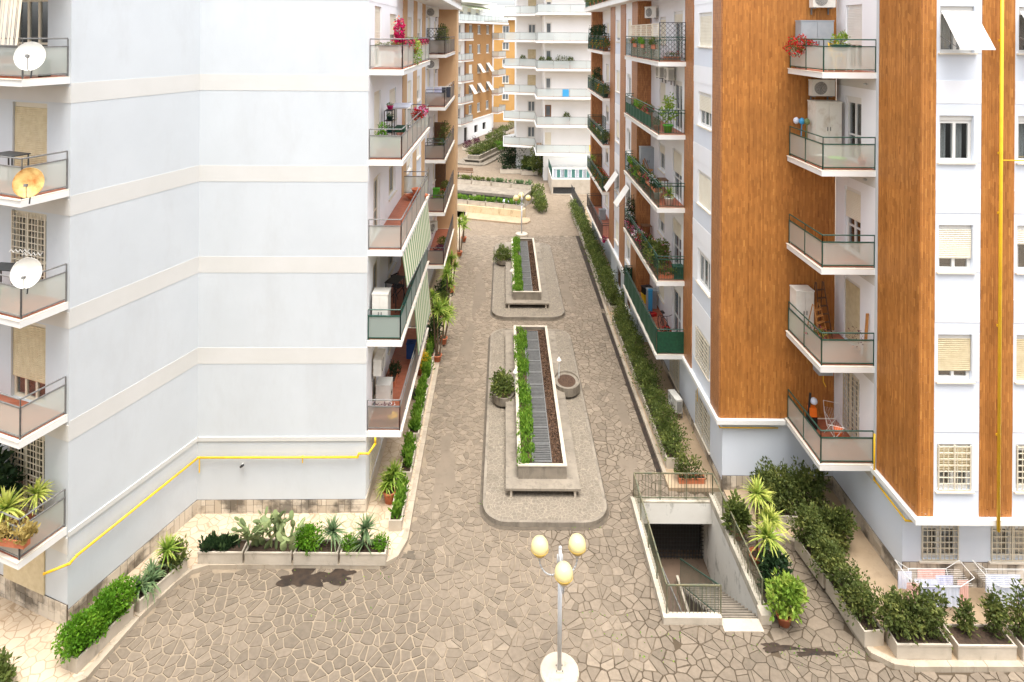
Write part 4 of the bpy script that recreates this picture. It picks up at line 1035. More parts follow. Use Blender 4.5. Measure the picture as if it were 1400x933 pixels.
bollard(*G(704, 548, .16), 'small white path light on the left of the near planter'); bollard(*G(764, 530, .16), 'small white path light by the empty oval planter')
bollard(*G(699, 398, .16), 'small white path light at the left of the farther planter')

# ---------------------------------------------------------------- street lamps
def lamp_post(x, y, rz, label, hgt=3.45):
    root = empty('street_lamp', (0, 0, 0), label, 'street lamp', 'street lamps with three round globes')
    MB().lathe([(.5, 0), (.5, .14), (.47, .17)], (0, 0, 0), 36).build('base', 'concrete_light', root)
    MB().box(-.1, -.1, .17, .1, .1, .19).build('base_plate', 'concrete_light', root)
    for sx_ in (-.075, .075):
        for sy_ in (-.075, .075): MB().tube((sx_, sy_, .19), (sx_, sy_, .215), .012, 6).build('bolt', 'metal_dark', root)
    b = MB().tube((0, 0, .19), (0, 0, 2.45), .055, 14).tube((0, 0, 2.45), (0, 0, hgt - .15), .042, 12); b.sphere((0, 0, hgt - .15), .045, 12, 6); b.build('pole', 'lamp_grey', root, True)
    MB().tube((0, 0, 2.5), (0, 0, 2.62), .075, 14).build('collar', 'lamp_grey', root)
    for k in range(3):
        t = math.radians(-90 + 120 * k + 4); dx, dy = math.cos(t), math.sin(t); pts = [(dx * .055, dy * .055, 3.15)]
        pts = [(dx * .07, dy * .07, 3.1), (dx * .07, dy * .07, 2.75)]
        for j in range(11): a = math.pi * j / 10; pts.append((dx * (.07 + .25 * (1 - math.cos(a))), dy * (.07 + .25 * (1 - math.cos(a))), 2.75 - .26 * math.sin(a)))
        pts.append((dx * .57, dy * .57, 2.86))
        ao = MB().path(pts, .02, 8).build('arm', 'lamp_grey', root, True)
        MB().lathe([(.07, -.0), (.10, .06), (.09, .1)], (dx * .57, dy * .57, 2.83), 14).build('holder', 'lamp_grey', ao)
        gz = 3.12; MB().sphere((dx * .57, dy * .57, gz), .228, 28, 12, 1.08, -.25, 1).build('globe', 'globe_cream', root, True)
        MB().sphere((dx * .57, dy * .57, gz), .226, 28, 8, 1.08, -.92, -.26).build('globe_bottom', 'globe_base', root, True)
        MB().lathe([(.229, -.07), (.234, -.06), (.229, -.05)], (dx * .57, dy * .57, gz), 28).build('rim', 'globe_base', root)
    root.location = (x, y, 0); root.rotation_euler = (0, 0, rz)
    return root
lamp_post(1.52, 16.35, 0, 'three-globe lamp post on a round white base in the foreground')
lamp_post(*G(713, 322), math.radians(60), 'distant three-globe lamp post behind the farther island')
# ---------------------------------------------------------------- right building
FR, Z0R = 3.13, 2.62            # storey height, underside of the first balcony slab
RB = empty('apartment_building', (7.8, 22.8, 0), 'tall white and pale blue apartment block with brown ceramic cladding on the right', 'building', 'apartment blocks')
TOP = 21.6
fA = Fr((7.8, 22.8), (0, 1), (-1, 0)); fF = Fr((7.8, 22.8), (1, 0), (0, -1)); fS = Fr((11.9, 18.2), (0, 1), (-1, 0)); fW = Fr((11.9, 18.2), (1, 0), (0, -1))
MB().prism([(8.0, 23.2), (12.5, 23.2), (12.5, 19), (24, 19), (24, 51), (8.4, 51)], TOP, TOP + .3).build('roof', 'concrete', RB)
def sillz(k): return 3.52 + FR * k
# frontal brown wall, side wall with the balcony doors, brown return, street front
zc0 = Z0R + .02
MB().fb(fF, 0, 4.1, Z0R, TOP, -.3, -.03).build('wall', 'plaster_white', RB); cladding(RB, fF, .02, 4.08, zc0 + .14, TOP, seed=1)
holes = []
for k in range(6): z = Z0R + FR * k + .22; holes.append(hole(3.0, z, 4.0, z + 2.2))
wall(RB, fS, 2.1, 4.6, Z0R, TOP, 'plaster_white_wall', holes)
for k in range(6): band(RB, fS, 2.1, 4.58, Z0R + FR * k - .38, Z0R + FR * k - .01)
MB().fb(fS, 0, 2.1, Z0R, TOP, -.3, -.03).build('wall', 'plaster_white', RB); cladding(RB, fS, .0, 2.0, zc0 + .14, TOP, seed=2)
MB().fb(fS, 2.0, 2.12, Z0R, TOP, -.05, .03).build('corner_strip', 'plaster_blue', RB)
door_spec = [(0, True, 1), (.98, False, 1), (.45, False, .5), (0, False, .4), (.6, False, .6), (0, False, .3)]
for k in range(6):
    s, gr, cu = door_spec[k]; h = holes[k]
    window(RB, fS, h[0], h[1], h[2], h[3], shut=s, kind='door', grille=gr, curtain=cu, n=2, seed=k, shm='shutter_tan' if k == 1 else ('shutter_cream' if k == 2 else 'shutter_white'))
# street front, Y = 18.2
bays = [(.45, 1.75), (2.7, 4.0)]
MB().fb(fW, 0, .45, Z0R, TOP, -.3, -.03).build('wall', 'plaster_white', RB); cladding(RB, fW, 0, .45, zc0 + .14, TOP, seed=3)
MB().fb(fW, 1.75, 2.7, Z0R, TOP, -.3, -.03).build('wall', 'plaster_white', RB); cladding(RB, fW, 1.75, 2.7, zc0 + .14, TOP, seed=4)
MB().fb(fW, 4.0, 8, Z0R, TOP, -.3, -.03).build('wall', 'plaster_white', RB); cladding(RB, fW, 4.0, 5.0, zc0 + .14, TOP, seed=5)
wspec = {(0, 0): dict(shut=.55, grille=True, curtain=.6, shm='shutter_tan'), (0, 1): dict(shut=.78, shm='shutter_tan', curtain=0), (0, 2): dict(shut=.7, curtain=0), (0, 3): dict(shut=0, curtain=1), (0, 4): dict(proj=.75, curtain=1, shm='shutter_white'),
         (1, 0): dict(shut=0, grille=True, curtain=.3), (1, 1): dict(shut=1, shm='shutter_tan', curtain=0), (1, 2): dict(shut=.35, curtain=1), (1, 3): dict(shut=0, curtain=.5), (1, 4): dict(proj=.75, curtain=0, shm='shutter_white')}
for bi, (a, d) in enumerate(bays):
    hs_ = [hole(a + .1, sillz(k), a + 1.08, sillz(k) + 1.33) for k in range(5)]
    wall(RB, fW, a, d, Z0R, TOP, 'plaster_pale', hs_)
    for k in range(5):
        h = hs_[k]; window(RB, fW, h[0], h[1], h[2], h[3], seed=k + 10 * bi, frame='frame_white', **wspec[(bi, k)])
        band(RB, fW, a + .01, d - .01, Z0R + FR * (k + 1) - .55, Z0R + FR * (k + 1) + .1, mat='plaster_white_wall')
        MB().fb(fW, a + 1.1, a + 1.28, sillz(k), sillz(k) + 1.36, -.01, .014).build('window_jamb', 'plaster_white', RB)
# white ledge under the cladding
for fr, a, d in ((fA, .11, 11.3), (fF, -.14, 2.3), (fS, .105, 2.1), (fW, -.14, 9)):
    MB().fb(fr, a, d, Z0R - .0, Z0R + .15, -.1, .14).build('ledge', 'slab_white', RB)
MB().prism([(11.9, 18.3), (20, 18.3), (20, 19.2), (11.9, 19.2)], Z0R + .01, Z0R + .13).build('soffit', 'plaster_white', RB)
# ground storey
gF = Fr((7.95, 22.95), (1, 0), (0, -1)); gS = Fr((11.95, 18.95), (0, 1), (-1, 0)); gW = Fr((11.95, 18.95), (1, 0), (0, -1)); gA = Fr((7.95, 22.95), (0, 1), (-1, 0))
wall(RB, gF, 0, 4.0, 0, Z0R, 'plaster_pale'); wall(RB, gS, 0, 4.0, 0, Z0R, 'plaster_pale')
gh = [hole(.55, .9, 1.68, 2.25), hole(2.62, .9, 3.9, 2.25)]
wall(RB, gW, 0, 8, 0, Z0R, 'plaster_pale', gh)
for i, h in enumerate(gh): window(RB, gW, *h, shut=.25, grille=True, curtain=.8, seed=50 + i, shm='shutter_white')
ga = [hole(1.35, .55, 3.15, 1.95), hole(5.6, .5, 7.2, 1.9), hole(13.2, .5, 14.4, 1.9), hole(16, .5, 17.5, 1.9)]
wall(RB, gA, 0, 28, 0, Z0R, 'plaster_pale', ga)
for i, h in enumerate(ga): window(RB, gA, *h, grille=i < 2, curtain=.5, seed=60 + i, n=3)
plinth(RB, gF, 0, 4.0, .0, .62, 21); plinth(RB, gS, 0, 3.95, .0, .62, 22); plinth(RB, gW, 0, 6, .0, .86, 23); plinth(RB, gA, 0, 27.9, 0, .45, 24, individually=False)
# alley side: bays of plaster between brown piers
def pier(fr, s0, s1, ret=True, mat='facing_far'):
    MB().fb(fr, s0, s1, Z0R, TOP, -.3, .04).build('pier', mat, RB)
pier(fA, 0.02, .95); pier(fA, 3.4, 4.6)
LBREF = {}
def baywall(fr, s0, s1, wins, zb0=Z0R, shuts=None, kind='window', frame='frame_white', top=TOP, root=None, F=FR, z0=Z0R, n=2, wh=1.33, sl=.9, bands=True, proj=()):
    root = root or RB; hs_ = []
    nk = int((top - zb0) / F) + 1
    for k in range(nk):
        for wi, (a, d, kd) in enumerate(wins):
            zb = z0 + F * k + (sl if kd == 'window' else .22); zt = zb + (wh if kd == 'window' else 2.2)
            if zt < top: hs_.append((hole(a, zb, d, zt), kd, k, wi))
    wall(root, fr, s0, s1, zb0, top, 'plaster_white_wall', [h[0] for h in hs_])
    for k in range(nk):
        zz = z0 + F * k + .13
        if zz + 1 < top and zz > 0: MB().fb(fr, s0 + .02, s1 - .02, zz, zz + (sl - .2 if wins and wins[0][2] == 'window' else .07), -.02, .006).build('blue_panel', 'plaster_pale', root)
    for h, kd, k, wi in hs_:
        rr = random.Random(k * 17 + wi * 5 + int(s0 * 10)); sh = rr.choice([0, .3, .55, 1, 1, .8]) if shuts is None else shuts.get((k, wi), 0)
        pj = .7 if (k, wi) in proj else 0
        window(root, fr, *h, kind=kd, shut=0 if pj else sh, curtain=.6, seed=k + 3 * wi, frame=frame, n=n, proj=pj, shm='plastic_white' if pj else 'shutter_cream')
    if bands:
        for k in range(nk):
            zz = z0 + F * (k + 1)
            if zz + .1 < top: band(root, fr, s0 + .01, s1 - .01, zz - .55, zz + .1, mat='plaster_cream' if root == LBREF.get('r') else 'plaster_white_wall')
baywall(fA, .95, 3.4, [(1.15, 2.75, 'window')], shuts={(0, 0): 0, (1, 0): 0, (2, 0): 1, (3, 0): .5, (4, 0): 1}, n=3)
# grille over the lowest window of that bay
c = MB(); a, d, z_, zt_ = 1.15, 2.75, Z0R + .9, Z0R + 2.23
for x in np.arange(a, d + .01, .16): c.fb(fA, x - .012, x + .012, z_, zt_, .03, .05)
for z in np.arange(z_, zt_ + .01, .16): c.fb(fA, a, d, z - .012, z + .012, .034, .056)
c.build('grille', 'frame_cream', RB)
baywall(fA, 4.6, 11.0, [(5.1, 6.6, 'door'), (8.0, 9.2, 'window')], shuts={(0, 0): 0, (1, 0): .3, (2, 0): .45, (3, 0): 0, (4, 0): .2, (1, 1): .5, (2, 1): .3, (3, 1): 1, (4, 1): 1, (0, 1): 1})
# the step out of the facade after the first balcony stack
fB = Fr((7.1, 33.8), (0, 1), (-1, 0)); fBf = Fr((7.1, 33.8), (1, 0), (0, -1))
MB().fb(fBf, -.04, .7, Z0R, TOP, -.3, .0).build('wall', 'facing_far', RB)
pier(fB, .31, 1.5); baywall(fB, 1.5, 3.4, [(1.9, 3.0, 'window')], proj=((1, 0),)); pier(fB, 3.4, 5.0); baywall(fB, 5.0, 7.0, [(5.4, 6.6, 'window')], proj=((1, 0),)); pier(fB, 7.0, 8.7)
MB().fb(Fr((7.1, 42.5), (1, 0), (0, 1)), 0, .8, Z0R, TOP, -.3, 0).build('wall', 'facing_far', RB)
MB().fb(fB, -.14, 8.8, Z0R, Z0R + .15, -.1, .14).build('ledge', 'slab_white', RB)
wall(RB, Fr((7.2, 33.9), (0, 1), (-1, 0)), 0, 8.6, 0, Z0R, 'plaster_blue', [hole(2, .7, 3.4, 1.9), hole(5, .7, 6.4, 1.9)]); MB().fb(Fr((7.2, 33.9), (1, 0), (0, -1)), 0, .8, 0, Z0R, -.2, 0).build('wall', 'plaster_blue', RB)
for h in ((2, .7, 3.4, 1.9), (5, .7, 6.4, 1.9)): window(RB, Fr((7.2, 33.9), (0, 1), (-1, 0)), *h, curtain=.3, frame='frame_brown', n=3)
fC = Fr((7.8, 42.5), (0, 1), (-1, 0))
baywall(fC, 0, 8.5, [(2.0, 3.4, 'door'), (5, 6.3, 'window')])
MB().box(6.95, 50.6, Z0R, 9, 51.2, TOP).build('wall', 'facing_far', RB); MB().box(7.1, 50.7, 0, 9, 51.1, Z0R).build('wall', 'plaster_blue', RB)
MB().box(7.6, 42.6, 0, 7.95, 50.7, Z0R).build('wall', 'plaster_blue', RB)
# roof terrace slab
for k, (s0_, s1_, fr_) in enumerate(((4.3, 28.6, fA),)):
    so, _ = balcony(RB, fr_, s0_, s1_, Z0R + FR * 5, 1.35, fill='bars', mat='metal_green', th=.3)
# balconies
BR1, BR2, BR3 = [], [], []
fR1 = Fr((11.9, 20.3), (0, 1), (-1, 0)); fR2 = Fr((7.8, 27.2), (0, 1), (-1, 0)); fR3 = Fr((7.8, 42.5), (0, 1), (-1, 0))
for k in range(5):
    z = Z0R + FR * k
    BR1.append(balcony(RB, fR1, 0, 2.48, z, 1.75, far=False, mat='metal_green', fill='glass', gm='frosted', step=1.3, h=.84)[1])
    st = dict(fill='bars', mat='metal_green', step=1.4)
    if k == 0: st['net'] = 'net_green'
    BR2.append(balcony(RB, fR2, 0, 7.6, z, 1.23, raised=True, hand=.1, h=.95, **st)[1])
    BR3.append(balcony(RB, fR3, 0, 8.0, z, 1.23, raised=True, hand=.1, h=.92, fill='bars', mat='metal_dark' if k == 0 else 'metal_green', step=1.6)[1])
# the block the photograph is taken from: unseen, added to keep sky light off the near walls
NB = empty('apartment_building', (0, -1.2, 0), 'unseen pale apartment block that the view is taken from, added to shade the near walls', 'building', 'apartment blocks')
fN = Fr((16, -1.2), (-1, 0), (0, 1)); hn = [hole(2 + 4 * i, .9 + 3.13 * k, 3.4 + 4 * i, 2.4 + 3.13 * k) for i in range(8) for k in range(7)]
wall(NB, fN, -6, 40, -.02, 25, 'plaster_cream', hn)
for h in hn: window(NB, fN, *h, kind='plain', detail=False, shut=.5, o=-.1)
MB().prism([(22, -1.2), (-24, -1.2), (-24, -12), (22, -12)], 25, 25.3).build('roof', 'concrete', NB)
# ---------------------------------------------------------------- left building
FL, Z0L = 3.1, 2.64
A = (-11.9, 17.48); B_ = (-10.35, 21.63); C_ = (-4.64, 21.72)
LB = empty('apartment_building', (-4.64, 21.7, 0), 'tall pale blue apartment block with cream bands and blank angled walls on the left', 'building', 'apartment blocks')
dAB = Vector((B_[0] - A[0], B_[1] - A[1])); LAB = dAB.length; dAB.normalize()
fAB = Fr(A, dAB[:], (dAB.y, -dAB.x)); fBC = Fr(B_, (C_[0] - B_[0], C_[1] - B_[1]), (0, -1)); LBC = math.hypot(C_[0] - B_[0], C_[1] - B_[1])
f0 = Fr(A, (-dAB.y, dAB.x), (-dAB.x, -dAB.y)); fL = Fr(C_, (0, 1), (1, 0))
# f0: wall running left from the corner A
MB().prism([A, B_, C_, (-4.8, 45.9), (-20, 45.9), (-22, 22)], TOP, TOP + .3).build('roof', 'concrete', LB)
wall(LB, fAB, 0, LAB, 0, TOP, 'plaster_blue'); wall(LB, fBC, 0, LBC, 0, TOP, 'plaster_blue')
for k in range(1, 6):
    for fr, L in ((fAB, LAB), (fBC, LBC)): band(LB, fr, 0, L, 5.2 + FL * (k - 1), 5.75 + FL * (k - 1), o=.008)
for fr, L in ((fAB, LAB), (fBC, LBC)): band(LB, fr, 0, L + .02, 2.58, 2.72, o=.035)
plinth(LB, fAB, 0, LAB, 0, .58, 31); plinth(LB, fBC, 0, LBC, 0, .58, 32)
hs0 = []
for k in range(0, 6): zb = Z0L + FL * k + .2; hs0.append(hole(.95, zb, 1.5, zb + 2.3)); hs0.append(hole(1.5, zb + .0, 2.35, zb + 2.3))
hs1 = [hole(.95, Z0L + FL * k + .2, 2.4, Z0L + FL * k + 2.5) for k in range(6)]
wall(LB, f0, 0, 7, 0, TOP, 'plaster_blue', hs1)
sh0 = {0: (0, True), 1: (.72, False), 2: (.0, True), 3: (.9, False), 4: (0, False), 5: (0, False)}
for k in range(6):
    h = hs1[k]; window(LB, f0, *h, kind='door', shut=sh0[k][0], grille=sh0[k][1], frame='frame_cream', shm='shutter_tan', n=3, seed=70 + k, curtain=.2)
    band(LB, f0, 0, 6, 5.2 + FL * (k - 1), 5.65 + FL * (k - 1), o=.016)
plinth(LB, f0, 0, 5, 0, .72, 33)
MB().fb(f0, .9, 2.6, .72, 2.1, .0, .04).build('shutter_door', 'shutter_tan', LB)
# alley facade
def pierL(s0, s1): MB().fb(fL, s0, s1, 0, TOP, -.3, .04).build('pier', 'plaster_peach', LB)
LW = dict(root=LB, F=FL, z0=Z0L)
def bayL(s0, s1, wins, shuts=None, n=2, fr=fL, frame='frame_cream'): baywall(fr, s0, s1, wins, zb0=0, shuts=shuts, root=LB, F=FL, z0=Z0L, n=n, frame=frame)
bayL(0, 7.2, [(1.0, 2.2, 'door'), (4.0, 5.6, 'window')], shuts={(4, 0): .7, (4, 1): .6, (3, 0): 1, (3, 1): 1, (2, 0): 0, (2, 1): 0, (1, 0): 0, (1, 1): .3, (0, 0): .3, (0, 1): 0})
pierL(7.2, 8.4); bayL(8.4, 10.6, [(8.8, 10.1, 'window')]); pierL(10.6, 11.8); bayL(11.8, 14.0, [(12.2, 13.4, 'window')]); pierL(14.0, 15.3)
bayL(15.3, 22.8, [(16.6, 18, 'door'), (20, 21.2, 'window')])
MB().box(-5.2, 44.5, 0, -3.35, 46.2, TOP).build('pier', 'plaster_peach', LB)
gL = [(.6, 1.0)]
b = MB()
for z in np.arange(.9, 2.2, .16): b.fb(fL, .5, 2.4, z, z + .02, .03, .05)
for s in np.arange(.5, 2.41, .16): b.fb(fL, s, s + .02, .9, 2.2, .034, .056)
b.build('grille', 'frame_cream', LB)
MB().fb(fL, -.02, 22.8, 0, .6, -.01, .035).build('plinth', 'concrete_light', LB)
fL1 = Fr((-4.64, 21.8), (0, 1), (1, 0)); fL2 = Fr((-4.64, 37.4), (0, 1), (1, 0))
BL0, BL1, BL2 = [], [], []
for k in range(5):
    z = Z0L + FL * k
    BL0.append(balcony(LB, f0, .05, 5.6, z, 1.25, far=False, mat='metal_grey', fill='glass', gm='frosted', step=1.35, h=.84)[1])
    kw = dict(mat='metal_green', gm='frosted', net='net_teal') if k == 1 else dict(mat='metal_grey', gm='frosted_smoky' if k == 0 else 'frosted')
    BL1.append(balcony(LB, fL1, 0, 7.7, z, 1.19, fill='glass', step=1.2, h=.84, hand=.2, **kw)[1])
    BL2.append(balcony(LB, fL2, 0, 7.08, z, 1.19, far=False, fill='glass', gm='frosted_smoky', mat='metal_dark', step=1.2, h=.86, hand=.15)[1])
so, zTL = balcony(LB, fL, 5.5, 24.4, Z0L + FL * 5, 1.55, fill='glass', gm='frosted_smoky', mat='metal_dark', th=.3)
so, zTL = balcony(LB, f0, .05, 5.6, Z0L + FL * 5, 1.25, far=False, fill='glass', mat='metal_grey')
# side wall for the low flight of the building behind the far end
# ---------------------------------------------------------------- white terraced block at the end of the alley
WB = empty('apartment_building', (5, 70, 0), 'white apartment block with long glass terraces closing the far end of the alley', 'building', 'apartment blocks')
ZT = 22.6
def fwin(root, fr, a, z0, d, z1, shut=0, kind='door', frame='frame_white', shm='shutter_cream', n=2):
    return window(root, fr, a, z0, d, z1, shut=shut, kind='plain' if kind == 'window' else kind, frame=frame, shm=shm, n=n, detail=False, sill=kind == 'window')
fWr = Fr((4.5, 71.6), (1, 0), (0, -1)); fWl = Fr((1.5, 77), (1, 0), (0, -1)); fWs = Fr((4.5, 71.6), (0, 1), (-1, 0))
hr = []
for k in range(6):
    z = 3.3 + 3.1 * k
    hr += [hole(5.9 - .2, z, 6.7, z + 2.1), hole(7.0, z + (.0 if k % 2 else .75), 8.0, z + 2.1)]
    hr.append(hole(.1, z, .8, z + 2.1))
wall(WB, fWr, 0, 14, 0, ZT, 'plaster_white', hr)
for i, h in enumerate(hr): fwin(WB, fWr, *h, shut=[0, .4, 1, 0, .6, 0, 0, .8][i % 8], n=1 if i % 3 != 1 else 2, frame='frame_brown' if i % 5 == 0 else 'frame_white')
hl = []
for k in range(6): z = 3.3 + 3.1 * k; hl += [hole(1.3, z + .6, 2.3, z + 2.0)]; 
wall(WB, fWl, 0, 3.2, 0, ZT, 'plaster_white', hl)
for i, h in enumerate(hl): fwin(WB, fWl, *h, shut=[0, 0, 1, .8, 0, 1][i], kind='window', shm='shutter_tan')
hsw = [hole(1.6, 3.3 + 3.1 * k, 2.9, 5.4 + 3.1 * k) for k in range(6)]
wall(WB, fWs, 0, 5.4, 0, ZT, 'plaster_white', hsw)
for i, h in enumerate(hsw): fwin(WB, fWs, *h, shut=[.0, 1, .5, 0, 1, .2][i], frame='frame_brown')
wall(WB, Fr((1.5, 77), (0, 1), (-1, 0)), 0, 16, 0, ZT, 'plaster_white'); MB().prism([(1.5, 77), (4.5, 77), (4.5, 71.6), (20, 71.6), (20, 92), (1.5, 92)], ZT, ZT + .3).build('roof', 'concrete', WB)
for k in range(7):
    z = 3.1 + 3.1 * k
    poly = [(3.5, 69.9), (18, 69.9), (18, 71.8), (4.4, 71.8), (4.4, 77.2), (1.4, 77.2), (1.4, 84), (-.1, 82), (-.1, 75.5), (3.5, 74.4)]
    so = MB().prism(poly, z, z + .22).build('terrace', 'slab_white', WB)
    MB().prism([(3.6, 70), (18, 70), (18, 71.7), (4.5, 71.7), (4.5, 76.9), (1.5, 76.9), (0.0, 76.9), (0, 75.6), (3.6, 74.5)], z + .22, z + .235).build('floor_tiles', 'floor_pale', so)
    railing(so, [(0, 82), (0, 75.6), (3.6, 74.5), (3.6, 70.05), (18, 70.05)], z + .22, mat='metal_grey', fill='glass', gm='glass_teal', h=.95, step=1.7, raised=False)
    MB().box(4.55, 71.2, z - .3, 12, 71.6, z - .001).build('beam', 'slab_white', WB)
# podium with garage door, terrace and canvas screens
PD = empty('garage_podium', (7, 65.5, 0), 'low stone-faced garage podium with a dark door below the white block', 'garage')
fP = Fr((4.95, 65.5), (1, 0), (0, -1))
wall(PD, fP, 0, 8, -.02, 1.5, 'concrete_light', [hole(.15, 0, 2.4, .72)], room=2)
b = MB()
for k in range(10): b.fb(fP, .17, 2.38, .02 + k * .07, .08 + k * .07, -.2, -.17)
b.build('garage_door', 'metal_dark', PD)
wall(PD, Fr((4.95, 65.5), (0, 1), (-1, 0)), 0, 6, -.02, 1.5, 'concrete_light'); MB().box(4.95, 65.5, 1.5, 13, 71.6, 1.62).build('deck', 'slab_white', PD)
railing(PD, [(5.0, 71), (5.0, 65.55), (12.9, 65.55)], 1.62, mat='metal_green', fill='bars', h=.95, raised=False)
for k in range(16):
    b = MB()
    for j in range(6): x = 5.1 + k * .38; b.face([(x + j * .06, 65.62 + .02 * math.sin(j * 1.5), 1.7), (x + j * .06 + .06, 65.62 + .02 * math.sin(j * 1.5 + 1.5), 1.7), (x + j * .06 + .06, 65.62 + .02 * math.sin(j * 1.5 + 1.5), 2.55), (x + j * .06, 65.62 + .02 * math.sin(j * 1.5), 2.55)])
    b.build('canvas_strip', 'teal_canvas' if k % 2 else 'cloth_white', PD)
simple_done = None
# ---------------------------------------------------------------- orange block on the cross street
OB = empty('apartment_building', (-5, 98, 0), 'orange apartment block with white windows and a white ground storey beyond the cross street', 'building', 'apartment blocks')
eO = Vector((3.6, 10)).normalized(); fO = Fr((-5.85, 96.5), eO[:], (eO.y, -eO.x)); LO = 11.2
zO0 = 3.0; FO = 3.1
ho = []
for k in range(5):
    for j, s in enumerate((1.2, 4.6, 8.4)): z = 3.75 + FO * k + .2; ho.append((hole(s, z, s + 1.35, z + 1.5), k, j))
wall(OB, fO, 0, LO, zO0, 18.0, 'plaster_ochre', [h[0] for h in ho])
for h, k, j in ho:
    pj = (k in (1, 2)) and not (k == 2 and j == 0)
    window(OB, fO, *h, kind='plain', shut=1 if (k == 2 and j == 0) else 0, proj=.9 if pj else 0, detail=False, shm='plastic_white')
wall(OB, fO, -9, LO, 0, zO0, 'plaster_white', [hole(-.5, 0, .7, 2.2), hole(3.5, .8, 5, 2), hole(7, .8, 8.5, 2), hole(-5, .8, -3, 2)])
MB().fb(fO, -9, LO + 4, 2.95, 3.1, -.1, .12).build('ledge', 'slab_white', OB)
wall(OB, fO, -9, -.6, zO0, 18, 'plaster_white', [hole(-3 - .2, 3.3 + FO * k, -1.9, 5.4 + FO * k) for k in range(5)])
for k in range(5): fwin(OB, fO, -3.2, 3.3 + FO * k, -1.9, 5.4 + FO * k, shut=.5 * (k % 2))
MB().fb(fO, -.6, 0, zO0, 18, -.5, .02).build('pier', 'plaster_brown', OB)
fO2 = Fr(fO.w(LO, 0, -1.4)[:2], eO[:], (eO.y, -eO.x))
wall(OB, fO2, 0, 4.4, 0, 18, 'plaster_white', [hole(1, 3.3 + FO * k, 2.3, 5.4 + FO * k) for k in range(5)])
for k in range(5): fwin(OB, fO2, 1, 3.3 + FO * k, 2.3, 5.4 + FO * k, shut=1 if k % 2 == 0 else .3)
for k in range(5):
    z = zO0 + FO * k
    so = balcony(OB, fO, -4.5, -.1, z, 1.3, fill='glass', gm='glass_teal', mat='metal_grey', raised=False, h=1.0, step=1.5)[0]
    so = balcony(OB, fO, LO - .2, LO + 3.6, z, 1.2, inner=1.4, fill='glass', gm='glass_teal', mat='metal_grey', raised=False, h=1.0, step=1.5)[0]
MB().fb(fO, -7, LO + 4, 18, 18.3, -8, 1.5).build('terrace', 'slab_white', OB)
railing(OB, [tuple(fO.w(-7, 0, 1.4)[:2]), tuple(fO.w(LO + 3.9, 0, 1.4)[:2])], 18.3, mat='metal_grey', fill='glass', gm='glass_teal', h=1.0, raised=False, step=1.6)
wall(OB, Fr(fO.w(0, 0, -1.5)[:2], eO[:], (eO.y, -eO.x)), -7, LO, 18.3, 21.2, 'plaster_white', [hole(1, 18.4, 2.5, 20.5), hole(4, 18.4, 5.5, 20.5), hole(7.4, 18.4, 9, 20.5)])
for s in (1, 4, 7.4): fwin(OB, Fr(fO.w(0, 0, -1.5)[:2], eO[:], (eO.y, -eO.x)), s, 18.4, s + 1.5, 20.5, shut=.3)
MB().fb(fO, -7.5, LO + .5, 21.2, 21.5, -9, .6).build('roof', 'slab_white', OB)
MB().ob(fO.w(1, 20.9, -1.4), fO.e * 9, fO.n * 2.4 + Vector((0, 0, -.7)), (0, 0, .04)).build('awning', 'awning_striped', OB)
# second, ochre block farther back
OC = empty('apartment_building', (0, 122, 0), 'yellow ochre apartment block in the gap behind the orange block', 'building', 'apartment blocks')
fQ = Fr((-3.0, 118), (1, .12), (.12, -1))
hq = [(hole(s, 4.1 + 3.1 * k, s + 1.3, 5.6 + 3.1 * k)) for k in range(5) for s in (2.6, 5.3)]
wall(OC, fQ, -4, 14, 0, 19, 'plaster_yellow', hq)
for i, h in enumerate(hq): window(OC, fQ, *h, kind='plain', shut=[0, 1, 0, 0][i % 4], proj=.8 if i in (3, 5) else 0, detail=False)
for k in range(5): balcony(OC, fQ, 4.6 - .0 + (2.2 if k % 2 else 2.6), 12, 3.1 * k + 2.6, 1.4, fill='glass', gm='glass_teal', mat='metal_grey', raised=False, h=1.0)
MB().fb(fQ, -4.5, 14, 19, 19.3, -10, .8).build('roof', 'slab_white', OC); railing(OC, [tuple(fQ.w(-4, 0, .7)[:2]), tuple(fQ.w(14, 0, .7)[:2])], 19.3, mat='metal_grey', fill='glass', gm='glass_teal', h=1, raised=False)
MB().ob(fQ.w(1, 19.4, -3), fQ.e * 12, fQ.n * -6 + Vector((0, 0, 2.0)), (0, 0, .2)).build('sloping_roof', 'roof_tan', OC)
# pale hillside of roofs far behind, closing the view
fl = empty('apartment_building', (0, 170, 0), 'pale distant apartment slab just visible over the roofs', 'building', 'apartment blocks')
wall(fl, Fr((-60, 170), (1, 0), (0, -1)), 0, 120, 0, 24, 'plaster_cream', [hole(5 + 4 * i, 5 + 3.1 * k, 6.6 + 4 * i, 6.6 + 3.1 * k) for i in range(12, 17) for k in range(6)])
# ---------------------------------------------------------------- sunken stair beside the right-hand block
SW = empty('stairwell', (4.72, 17.95, 0), 'open basement stairwell with white rim and green railing at the right', 'stairwell')
ZB = -2.7; X0, Y0, X1, Y1 = pit; YS = 22.4
b = MB(); b.box(X0 - .14, Y0 - .14, ZB, X0, Y1 + 1.2, -.02); b.box(X0, Y0 - .14, ZB, X1, Y0, -.02); b.build('pit_wall', 'concrete_mossy', SW); MB().box(X1, Y0 - .14, ZB, X1 + .16, Y1 + 1.2, -.02).build('pit_wall', 'whitewash', SW)
MB().box(X0 - .1, Y0 - .1, ZB - .1, X1 + .1, Y1 + 1.3, ZB).build('pit_floor', 'mud_floor', SW)
MB().box(X0, YS, -.72, X1, Y1 + .02, -.0).build('lintel', 'whitewash', SW)
MB().box(X0 - .14, YS, 0.0, X1 + .1, Y1 + .2, .06).build('lintel_top', 'concrete_mossy', SW)
